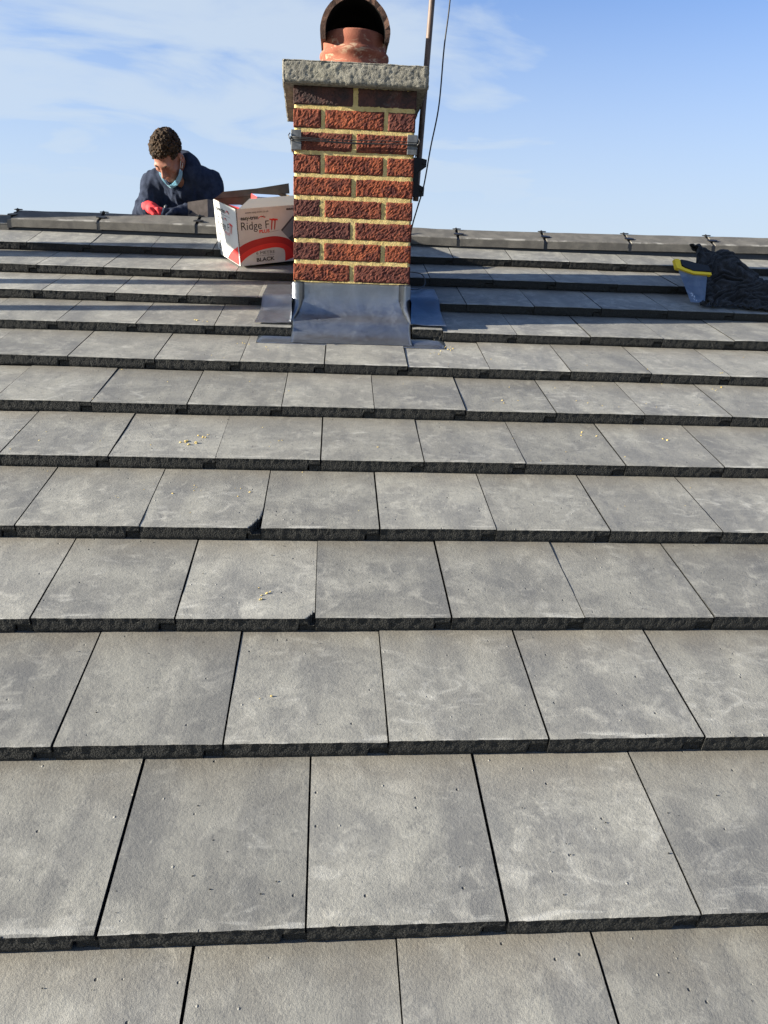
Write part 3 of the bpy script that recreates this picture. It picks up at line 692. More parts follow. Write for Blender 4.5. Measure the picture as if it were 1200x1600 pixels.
# lead work: apron, upstand corners, side covers
bm = bmesh.new()
prof = [(YF-0.0045, Z0-0.004), (YF-0.0050, Z0-0.03), (YF-0.007, Z0-0.060), (YF-0.014, Z0-0.090), (YF-0.027, Z0-0.117)]
for v, h in ((2.205, 0.010), (2.180, -0.010), (2.150, -0.0230), (2.120, -0.0262), (2.092, -0.0235)):
    q = P(0, v, h); prof.append((q.y, q.z))
prof = [(p.y, p.z) for p in catmull([Vector((0, y, z)) for y, z in prof], 4)]
ncol = 40; rows_ = []
for (y, z) in prof:
    rows_.append([bm.verts.new(cl_((UL-0.003+(0.446)*i/ncol, y-0.0012*abs(mnoise.noise(Vector((i*0.16, y*12, z*12)))), z+0.0012*mnoise.noise(Vector((i*0.2, y*20, z*20)))))) for i in range(ncol+1)])
for a, c in zip(rows_, rows_[1:]):
    for i in range(ncol): f = bm.faces.new((a[i], a[i+1], c[i+1], c[i])); f.smooth = True
bmesh.ops.solidify(bm, geom=bm.faces[:], thickness=0.0022)
ap = bmobj('lead_apron', bm, LEAD, chim)
bm = bmesh.new()                                  # the apron's flat skirt, wider than the stack
rows_ = []
for v, h in ((2.084, -0.0235), (2.092, -0.0242), (2.115, -0.0268), (2.20, -0.0365)):
    rows_.append([bm.verts.new(cl_(P(-0.262+0.692*i/36, v+0.0015*mnoise.noise(Vector((i*.4, v, 0)))-0.012*(i/36), h-0.0012+0.0012*mnoise.noise(Vector((i*.3, v*40, 2)))))) for i in range(37)])
for a, c in zip(rows_, rows_[1:]):
    for i in range(36): f = bm.faces.new((a[i], a[i+1], c[i+1], c[i])); f.smooth = True
bmesh.ops.solidify(bm, geom=bm.faces[:], thickness=-0.002)
bmobj('lead_skirt', bm, LEAD, ap)
for s_ in (-1, 1):                               # folded corners where the apron wraps round the stack
    bm = bmesh.new(); xe = UL-0.004 if s_ < 0 else UR+0.004
    pr = catmull([Vector((0, YF-0.009, Z0-0.003)), Vector((0, YF-0.010, Z0-0.05)), Vector((0, YF-0.016, Z0-0.085)), Vector((0, YF-0.040, Z0-0.118)), Vector((0, YF-0.062, Z0-0.150))], 5)
    w0 = 0.045
    L_ = []
    for k_, p in enumerate(pr):
        t = k_/(len(pr)-1); wI = w0*(1-0.75*max(0, t-0.35)/0.65)
        xo = xe + s_*0.018*max(0, t-0.55)
        L_.append([bm.verts.new(cl_((xo, p.y+0.05*(1-t*0.6), p.z))), bm.verts.new(cl_((xo, p.y, p.z))), bm.verts.new(cl_((xo-s_*wI*0.5, p.y-0.0015, p.z+0.001))), bm.verts.new(cl_((xo-s_*wI, p.y+0.003, p.z)))])
    for a, c in zip(L_, L_[1:]):
        for i in range(3): f = bm.faces.new((a[i], a[i+1], c[i+1], c[i])); f.smooth = True
    bmesh.ops.solidify(bm, geom=bm.faces[:], thickness=0.0022)
    bmobj('lead_corner', bm, LEAD, ap)
for s_ in (-1, 1):
    bm = bmesh.new(); xi = UL-0.0035 if s_ < 0 else UR+0.0035; xo = -0.277 if s_ < 0 else 0.445
    vh = [(2.205, 0.004), (2.225, 0.0030), (2.28, -0.0055), (2.36, -0.0140), (2.43, -0.0180), (2.468, 0.001), (2.488, 0.0075), (2.54, 0.001), (2.62, -0.008), (2.69, -0.016)]
    if s_ > 0: vh = [(v, h+(0.007 if v < 2.46 else 0.002)) for v, h in vh]
    A_ = []
    for v, h in vh:
        row = []
        for i in range(9):
            t = i/8; u = xi+(xo-xi)*t*(1-0.06*(v-2.2)/0.4*(1 if s_ < 0 else -0.2))
            row.append(bm.verts.new(cl_(P(u, v+0.003*mnoise.noise(Vector((u*20, v*9, 3))), h+0.0045*(1-t)**3+0.0018*mnoise.noise(Vector((u*25, v*25, s_)))))))
        up_ = bm.verts.new(cl_(P(xi, v, h+0.006)+Vector((0, 0, 0.075)))); A_.append([up_]+row)
    for a, c in zip(A_, A_[1:]):
        for i in range(9): f = bm.faces.new((a[i], a[i+1], c[i+1], c[i])); f.smooth = True
    bmesh.ops.solidify(bm, geom=bm.faces[:], thickness=0.002)
    bmobj('lead_side_cover', bm, LEAD, chim)

# ------------------------------------------------------------------ aerial mast with lashing, cable
MXY = (0.345, 2.41)
mast = thing('aerial_mast', 'weathered aerial pole strapped to right side of brick chimney', 'aerial mast', (MXY[0], MXY[1], 1.27))
ml = mast.location.copy()
def am(v): return Vector(v)-ml
bm = bmesh.new()
MX0 = Vector((0.3415, 2.4077, 1.27)); MX1 = Vector((0.3745, 2.4077, 1.98)); MDIR = (MX1-MX0)
bm_tube(bm, [am(MX0+MDIR*t) for t in (-0.01, 0.1, 0.3, 0.6, 1.0, 1.4, 1.8)], 0.0115, 14)
bmobj('mast_pole', bm, POLE, mast)
# standoff bracket: two plates with holes and the upright channel
bm = bmesh.new()
bm_box(bm, am((UR+0.006, 2.3905, 1.281)), am((UR+0.044, 2.3945, 1.412)), 0.001)
bmobj('bracket_channel', bm, DARKSTEEL, mast)
for zt, zb_, xr in ((1.418, 1.384, 0.3785), (1.321, 1.279, 0.3725)):
    bm = bmesh.new(); y0, y1 = 2.3855, 2.3900; x0 = UR+0.004
    out = [(x0, zb_-0.004 if zt < 1.35 else zb_-0.03), (xr-0.024, zb_-0.004 if zt < 1.35 else zb_-0.012), (xr-0.002, zb_ if zt < 1.35 else zb_+0.004), (xr, zt-0.004 if zt > 1.35 else zt-0.010), (xr-0.018, zt if zt > 1.35 else zt-0.002), (x0, zt+0.004)]
    lo_ = [bm.verts.new(am((x, y0, z))) for x, z in out]; hi_ = [bm.verts.new(am((x, y1, z))) for x, z in out]
    bm.faces.new(lo_); bm.faces.new(hi_[::-1])
    for i in range(6): bm.faces.new((lo_[i], hi_[i], hi_[(i+1) % 6], lo_[(i+1) % 6]))
    bm_tube(bm, [am((xr-0.012, y0-0.006, (zt+zb_)/2)), am((xr-0.012, y0, (zt+zb_)/2))], 0.006, 6)
    bmobj('bracket_plate', bm, DARKSTEEL, mast)
zl = Z0+6*BH+0.034
for s_ in (-1, 1):                               # galvanised corner guards under the wire
    bm = bmesh.new(); xe = UL-0.0065 if s_ < 0 else UR+0.0065; a = xe; c = xe-s_*0.0345
    bm_box(bm, am((min(a, c), YF-0.0085, zl-0.034)), am((max(a, c), YF-0.0065, zl+0.032)), 0.0006); bm_box(bm, am((min(a, a+s_*0.002), YF-0.0065, zl-0.034)), am((max(a, a+s_*0.002), YF+0.05, zl+0.032)), 0.0005)
    bmobj('corner_guard', bm, GALV, mast)
bm = bmesh.new()
def wire(z, dz, y):
    pts = []
    for k in range(13):
        t = k/12; x = UL-0.010+(UR-UL+0.020)*t; pts.append(am((x, y-0.001*math.sin(t*9), z+dz*t+0.0022*math.sin(t*7+z*90))))
    pts = [am((UL-0.012, YB+0.01, z-0.004)), am((UL-0.012, YF+0.04, z))] + pts + [am((UR+0.012, YF+0.04, z+dz)), am((UR+0.012, YB+0.01, z+dz))]
    bm_tube(bm, pts, 0.0016, 6)
wire(zl+0.006, -0.001, YF-0.012); wire(zl+0.001, -0.006, YF-0.0125); wire(zl-0.006, 0.0035, YF-0.0118)
for s_, x in ((-1, UL-0.012), (1, UR+0.011)):
    bm_tube(bm, [am((x, YF-0.008, zl+0.020)), am((x+0.005*s_, YF-0.013, zl+0.012)), am((x+0.002*s_, YF-0.016, zl+0.002)), am((x-0.004*s_, YF-0.015, zl-0.004))], 0.002, 6)
bmobj('lashing_wire', bm, WIRE, mast)
bm = bmesh.new()
cab = [(0.448, 2.36, 2.25), (0.436, 2.348, 1.961), (0.422, 2.348, 1.80), (0.412, 2.348, 1.602), (0.387, 2.348, 1.453), (0.366, 2.346, 1.313), (0.344, 2.348, 1.229), (0.328, 2.352, 1.168), (0.321, 2.37, 1.11), (0.326, 2.40, 1.02)]
bm_tube(bm, catmull(cab, 10), 0.0028, 8)
o = bmobj('aerial_cable', bm, DARKSTEEL); tag(o, 'thin black cable hanging loose beside the chimney and its pole', 'cable')
bm = bmesh.new()
bm_tube(bm, catmull([P(0.316, 2.64, 0.012), P(0.345, 2.625, 0.004), P(0.385, 2.66, -0.002), P(0.412, 2.74, -0.006), P(0.40, 2.80, 0.014), P(0.34, 2.86, 0.004)], 8), 0.0022, 6)
o = bmobj('loose_wire', bm, WIRE); tag(o, 'short dark wire curled on the lead to the right of the chimney foot', 'wire')

# ------------------------------------------------------------------ cardboard box
ang = R(26)
E1 = Vector((math.cos(ang), 0, 0)) + EV*math.sin(ang); E2 = Vector((-math.sin(ang), 0, 0)) + EV*math.cos(ang)
tl = R(5.0); E2t = E2*math.cos(tl) - EN*math.sin(tl); N2 = EN*math.cos(tl) + E2*math.sin(tl)
N2f = N2
BM4 = Matrix(((E1.x, E2t.x, N2.x, 0), (E1.y, E2t.y, N2.y, 0), (E1.z, E2t.z, N2.z, 0), (0, 0, 0, 1)))
BM4.translation = P(-0.3997, 2.858, 0.002)
box = thing('cardboard_box', 'open white cardboard box with red arc and black lettering beside chimney', 'box', mat=BM4)
BW, BD, BHt = 0.355, 0.310, 0.237; CT = 0.004
def quad_prism(bm, pts, thick, mi=0):
    pts = [Vector(p) for p in pts]; n = (pts[1]-pts[0]).cross(pts[2]-pts[0]).normalized()*thick
    a = [bm.verts.new(p) for p in pts]; c = [bm.verts.new(p+n) for p in pts]
    f = bm.faces.new(a); f.material_index = mi; f = bm.faces.new(c[::-1]); f.material_index = 1
    for i in range(len(pts)): f = bm.faces.new((a[i], c[i], c[(i+1) % len(pts)], a[(i+1) % len(pts)])); f.material_index = 1
def card(name, pts, thick=-CT, face=None):
    bm = bmesh.new(); quad_prism(bm, pts, thick); me = bpy.data.meshes.new(name); bm.to_mesh(me); bm.free(); set_mats(me, [face or CARD, KRAFT]); return link(name, me, box)
front = card('front_panel', [(0, 0, 0), (BW, 0, 0), (BW, 0, BHt), (0, 0, BHt)])
left = card('side_panel', [(0, BD, 0), (0, 0, 0), (0, 0, BHt), (0, BD, BHt)])
card('side_panel', [(BW, 0, 0), (BW, BD, 0), (BW, BD, BHt), (BW, 0, BHt)])
card('back_panel', [(BW, BD, 0), (0, BD, 0), (0, BD, BHt), (BW, BD, BHt)])
card('base_panel', [(0.004, 0.004, 0.001), (0.004, BD-0.004, 0.001), (BW-0.004, BD-0.004, 0.001), (BW-0.004, 0.004, 0.001)])
card('top_flap', [(0.012, 0.002, BHt), (BW-0.01, 0.002, BHt), (BW-0.02, 0.070, BHt+0.028), (0.090, 0.070, BHt+0.028)], face=GREYCARD)
card('top_flap', [(BW+0.02, BD, BHt), (0.005, BD, BHt), (0.055, BD+0.0168, BHt+0.024), (0.22, BD+0.0196, BHt+0.028), (BW+0.03, BD+0.028, BHt+0.040)])
card('top_flap', [(0.001, BD-0.01, BHt), (0.001, 0.01, BHt), (0.035, 0.03, BHt-0.09), (0.035, BD-0.03, BHt-0.09)], 0.003)
card('top_flap', [(BW-0.001, 0.01, BHt), (BW-0.001, BD-0.01, BHt), (BW-0.035, BD-0.03, BHt-0.09), (BW-0.035, 0.03, BHt-0.09)])
FR = Matrix(((1, 0, 0, 0), (0, 0, -1, 0), (0, 1, 0, 0), (0, 0, 0, 1)))      # print plane on the front: x right, y up
LF = Matrix(((0, 0, -1, 0), (-1, 0, 0, 0), (0, 1, 0, 0), (0, 0, 0, 1)))     # on the left side: x runs from the back corner to the front
LF.translation = (0, BD+0.012, 0)
def ftext(parent, base, s, x, y, width=None, size=0.03, mat=INK, off=0.0008, shear=0, bold=0.0):
    cu = bpy.data.curves.new('lettering', 'FONT'); cu.body = s; cu.size = size; cu.shear = shear; cu.offset = bold; cu.resolution_u = 3
    t = bpy.data.objects.new('tmp', cu); COL.objects.link(t); dg = bpy.context.evaluated_depsgraph_get()
    me = bpy.data.meshes.new_from_object(t.evaluated_get(dg)); bpy.data.objects.remove(t)
    xs_ = [v.co.x for v in me.vertices]; k = 1.0
    if width: k = width/(max(xs_)-min(xs_))
    x0 = min(xs_)
    for v in me.vertices: v.co = base @ Vector((x+(v.co.x-x0)*k, y+v.co.y, off))
    me.materials.clear(); me.materials.append(mat); me.name = 'lettering'
    return link('lettering', me, parent)
def fpoly(name, parent, base, pts, mat, off=0.0006):
    bm = bmesh.new(); bm.faces.new([bm.verts.new(base @ Vector((x, y, off))) for x, y in pts]); bmesh.ops.triangulate(bm, faces=bm.faces[:])
    me = bpy.data.meshes.new(name); bm.to_mesh(me); bm.free(); me.materials.append(mat); return link(name, me, parent)
def strip(name, parent, base, up, lo_, mat, off=0.0006):
    bm = bmesh.new(); a = [bm.verts.new(base @ Vector((x, y, off))) for x, y in up]; c = [bm.verts.new(base @ Vector((x, y, off))) for x, y in lo_]
    for i in range(len(a)-1): bm.faces.new((c[i], c[i+1], a[i+1], a[i]))
    me = bpy.data.meshes.new(name); bm.to_mesh(me); bm.free(); me.materials.append(mat); return link(name, me, parent)
def c2(pts, n=6): return [(p.x, p.y) for p in catmull([Vector((x, y, 0)) for x, y in pts], n)]
def roofline(parent, base, x, y, s):
    strip('printed_logo', parent, base, [(x, y+.002*s), (x+.012*s, y+.010*s), (x+.020*s, y+.010*s), (x+.032*s, y+.003*s)], [(x, y), (x+.012*s, y+.007*s), (x+.020*s, y+.007*s), (x+.031*s, y+.000*s)], RED, 0.0009)
    strip('printed_logo', parent, base, [(x+.016*s, y+.006*s), (x+.026*s, y+.011*s), (x+.036*s, y+.004*s)], [(x+.016*s, y+.004*s), (x+.026*s, y+.008*s), (x+.034*s, y+.003*s)], INK, 0.0010)
up = c2([(0.0, 0.080), (0.03, 0.094), (0.079, 0.107), (0.159, 0.1145), (0.219, 0.103), (0.253, 0.082), (0.280, 0.055), (0.298, 0.030)])
lo_ = c2([(0.0, 0.011), (0.03, 0.034), (0.075, 0.054), (0.120, 0.063), (0.165, 0.066), (0.196, 0.0605), (0.2125, 0.047), (0.2125, 0.003)])
midl = [(a[0]*.5+c[0]*.5, a[1]*.45+c[1]*.55) for a, c in zip(up, lo_)]
strip('red_band', front, FR, up, midl, REDDK); strip('red_band', front, FR, midl, lo_, RED, 0.00062)
ftext(front, FR, 'www.easy-trim.co.uk', 0.040, 0.2165, 0.108, 0.0125)
ftext(front, FR, 'easy-trim', 0.018, 0.1915, 0.080, 0.022, bold=0.0006); roofline(front, FR, 0.0975, 0.1925, 1.0)
ftext(front, FR, 'Ridge F', 0.0175, 0.1500, 0.128, 0.0475)
for x0 in (0.150, 0.1645):                       # the two red screws that spell IT
    strip('printed_logo', front, FR, [(x0-0.001, 0.1895), (x0+0.0235, 0.1850)], [(x0-0.001, 0.1835), (x0+0.0235, 0.1785)], RED, 0.0009 if x0 < 0.16 else 0.0011)
    fpoly('printed_logo', front, FR, [(x0+0.008, 0.183), (x0+0.0145, 0.182), (x0+0.0085, 0.146), (x0+0.0050, 0.1385), (x0+0.0035, 0.146)], REDDK, 0.0013)
ftext(front, FR, 'PLUS', 0.0990, 0.1325, 0.048, 0.0185, RED, bold=0.0006)
ftext(front, FR, '6 METRE', 0.0770, 0.0425, 0.088, 0.0185)
for k in range(7): fpoly('small_print', front, FR, [(0.077+k*0.0125, 0.0355), (0.087+k*0.0125, 0.0355), (0.087+k*0.0125, 0.0375), (0.077+k*0.0125, 0.0375)], PICG)
ftext(front, FR, 'BLACK', 0.0765, 0.0125, 0.086, 0.0225, bold=0.0007)
ftext(front, FR, 'easy', 0.230, 0.2185, 0.045, 0.015, bold=0.0005)
fpoly('printed_picture', front, FR, [(0.200, 0.137), (0.257, 0.190), (0.298, 0.209), (0.298, 0.17), (0.298, 0.12), (0.254, 0.110), (0.233, 0.101)], PICG, 0.0010)
fpoly('printed_picture', front, FR, [(0.200, 0.137), (0.257, 0.190), (0.297, 0.209), (0.298, 0.202), (0.258, 0.181), (0.207, 0.133)], PICD, 0.0012)
fpoly('printed_picture', front, FR, [(0.233, 0.101), (0.254, 0.113), (0.297, 0.125), (0.298, 0.09), (0.28, 0.066), (0.255, 0.079)], PICD, 0.0011)
fpoly('printed_rule', front, FR, [(0.148, 0.1335), (0.193, 0.1385), (0.193, 0.1372), (0.148, 0.1322)], PICG)
# left side print
ftext(left, LF, 'easy-trim', 0.045, 0.1980, 0.125, 0.026, bold=0.0007); roofline(left, LF, 0.176, 0.199, 1.5)
fpoly('printed_rule', left, LF, [(0.045, 0.190), (0.240, 0.190), (0.240, 0.188), (0.045, 0.188)], PICG)
ftext(left, LF, 'easy-trim', 0.045, 0.166, 0.095, 0.020); roofline(left, LF, 0.145, 0.167, 1.2)
ftext(left, LF, 'Ridge F', 0.045, 0.128, 0.165, 0.046)
for x0 in (0.214, 0.234):
    strip('printed_logo', left, LF, [(x0-0.001, 0.1665), (x0+0.028, 0.1620)], [(x0-0.001, 0.1605), (x0+0.028, 0.1555)], RED, 0.0009 if x0 < 0.22 else 0.0011)
    fpoly('printed_logo', left, LF, [(x0+0.010, 0.161), (x0+0.018, 0.160), (x0+0.011, 0.126), (x0+0.006, 0.118), (x0+0.004, 0.126)], REDDK, 0.0013)
ftext(left, LF, 'PLUS', 0.150, 0.110, 0.062, 0.017, RED)
ftext(left, LF, '6 METRE', 0.030, 0.088, 0.100, 0.018)
for k in range(6): fpoly('small_print', left, LF, [(0.040+k*0.016, 0.080), (0.052+k*0.016, 0.080), (0.052+k*0.016, 0.082), (0.040+k*0.016, 0.082)], PICG)
ftext(left, LF, 'BLACK', 0.055, 0.060, 0.062, 0.015)
for k in range(3):                               # recycling triangle
    a = 2*math.pi*k/3+math.pi/2; d1 = (math.cos(a), math.sin(a)); d2 = (math.cos(a+2.094), math.sin(a+2.094)); cx, cy, rr_ = 0.055, 0.038, 0.019
    q = lambda t, r_: (cx+rr_*r_*(d1[0]*(1-t)+d2[0]*t), cy+rr_*r_*(d1[1]*(1-t)+d2[1]*t))
    fpoly('recycling_mark', left, LF, [q(0.08, 1.05), q(0.72, 1.05), q(0.72, 0.55), q(0.08, 0.55)], INK)
    fpoly('recycling_mark', left, LF, [q(0.70, 1.3), q(0.93, 0.8), q(0.70, 0.3)], INK)
for k in range(3): fpoly('small_print', left, LF, [(0.030, 0.014-k*0.004), (0.13-k*0.02, 0.014-k*0.004), (0.13-k*0.02, 0.0155-k*0.004), (0.030, 0.0155-k*0.004)], PICG)
upL = c2([(0.150, 0.003), (0.190, 0.030), (0.240, 0.055), (0.290, 0.074), (BD, 0.0825)]); loL = [(0.150+(BD-0.150)*i/(len(upL)-1), 0.002) for i in range(len(upL))]
loL[-1] = (BD, 0.010); strip('red_band', left, LF, [(min(x, BD+0.012), y) for x, y in upL], [(min(x, BD+0.012), y) for x, y in loL], RED)
# packets inside the box
pk = [((0.020, 0.07, 0.02), (0.060, 0.10, 0.212), 0.16, 'printed packet with red edge standing in front left of the open box', RED), ((0.12, 0.13, 0.02), (0.13, 0.10, 0.243), -0.10, 'pale blue printed packet lying tilted further back in the open box', RED)]
for (o0, sz, tw, lb, edgec) in pk:
    bm = bmesh.new(); T = Matrix.Translation(o0) @ Matrix.Rotation(tw, 4, 'Z') @ Matrix.Rotation(0.10, 4, 'Y')
    bm_box(bm, (0, 0, 0), sz, 0.002)
    for f in bm.faces:
        cc = f.calc_center_median(); f.material_index = 1 if (cc.x < 0.012 or cc.x > sz[0]-0.02) else 0
    o = bmobj('printed_packet', bm, [BLUEC, edgec], mat=BM4 @ T); tag(o, lb, 'packet')

# ------------------------------------------------------------------ loose ridge tile standing behind the ridge
bm = bmesh.new(); zb0 = 1.218
ed = Vector((-0.635, 3.285, 0)); a1 = Vector((-0.736, 3.291, 0)); a2 = Vector((-0.598, 3.397, 0)); t1 = Vector((0, 0.018, 0)); 
poly = [a1, ed, a2, a2+Vector((-0.018, 0.004, 0)), ed+Vector((-0.011, 0.018, 0)), a1+Vector((0, 0.018, 0))]
lo_ = [bm.verts.new((p.x, p.y, zb0+0.0 if p.y < 3.32 else zb0-0.03)) for p in poly]; hi_ = [bm.verts.new((p.x, p.y, 1.346+(p.x+0.637)*0.17)) for p in poly]
bm.faces.new(hi_); bm.faces.new(lo_[::-1])
for i in range(6): bm.faces.new((lo_[i], lo_[(i+1) % 6], hi_[(i+1) % 6], hi_[i]))
b = MB('ridge_brown', 0.9, 0, 0.2); RB = b.out(b.mix(b.ramp(b.noise(30, 4), 0.3, 0.7), (0.10, 0.082, 0.072), (0.145, 0.12, 0.108)), b.bump(b.noise(300, 3), 0.001, 0.6))
tag(bmobj('loose_ridge_tile', bm, RB), 'grey brown angled ridge tile standing on end between man and box', 'ridge tile')

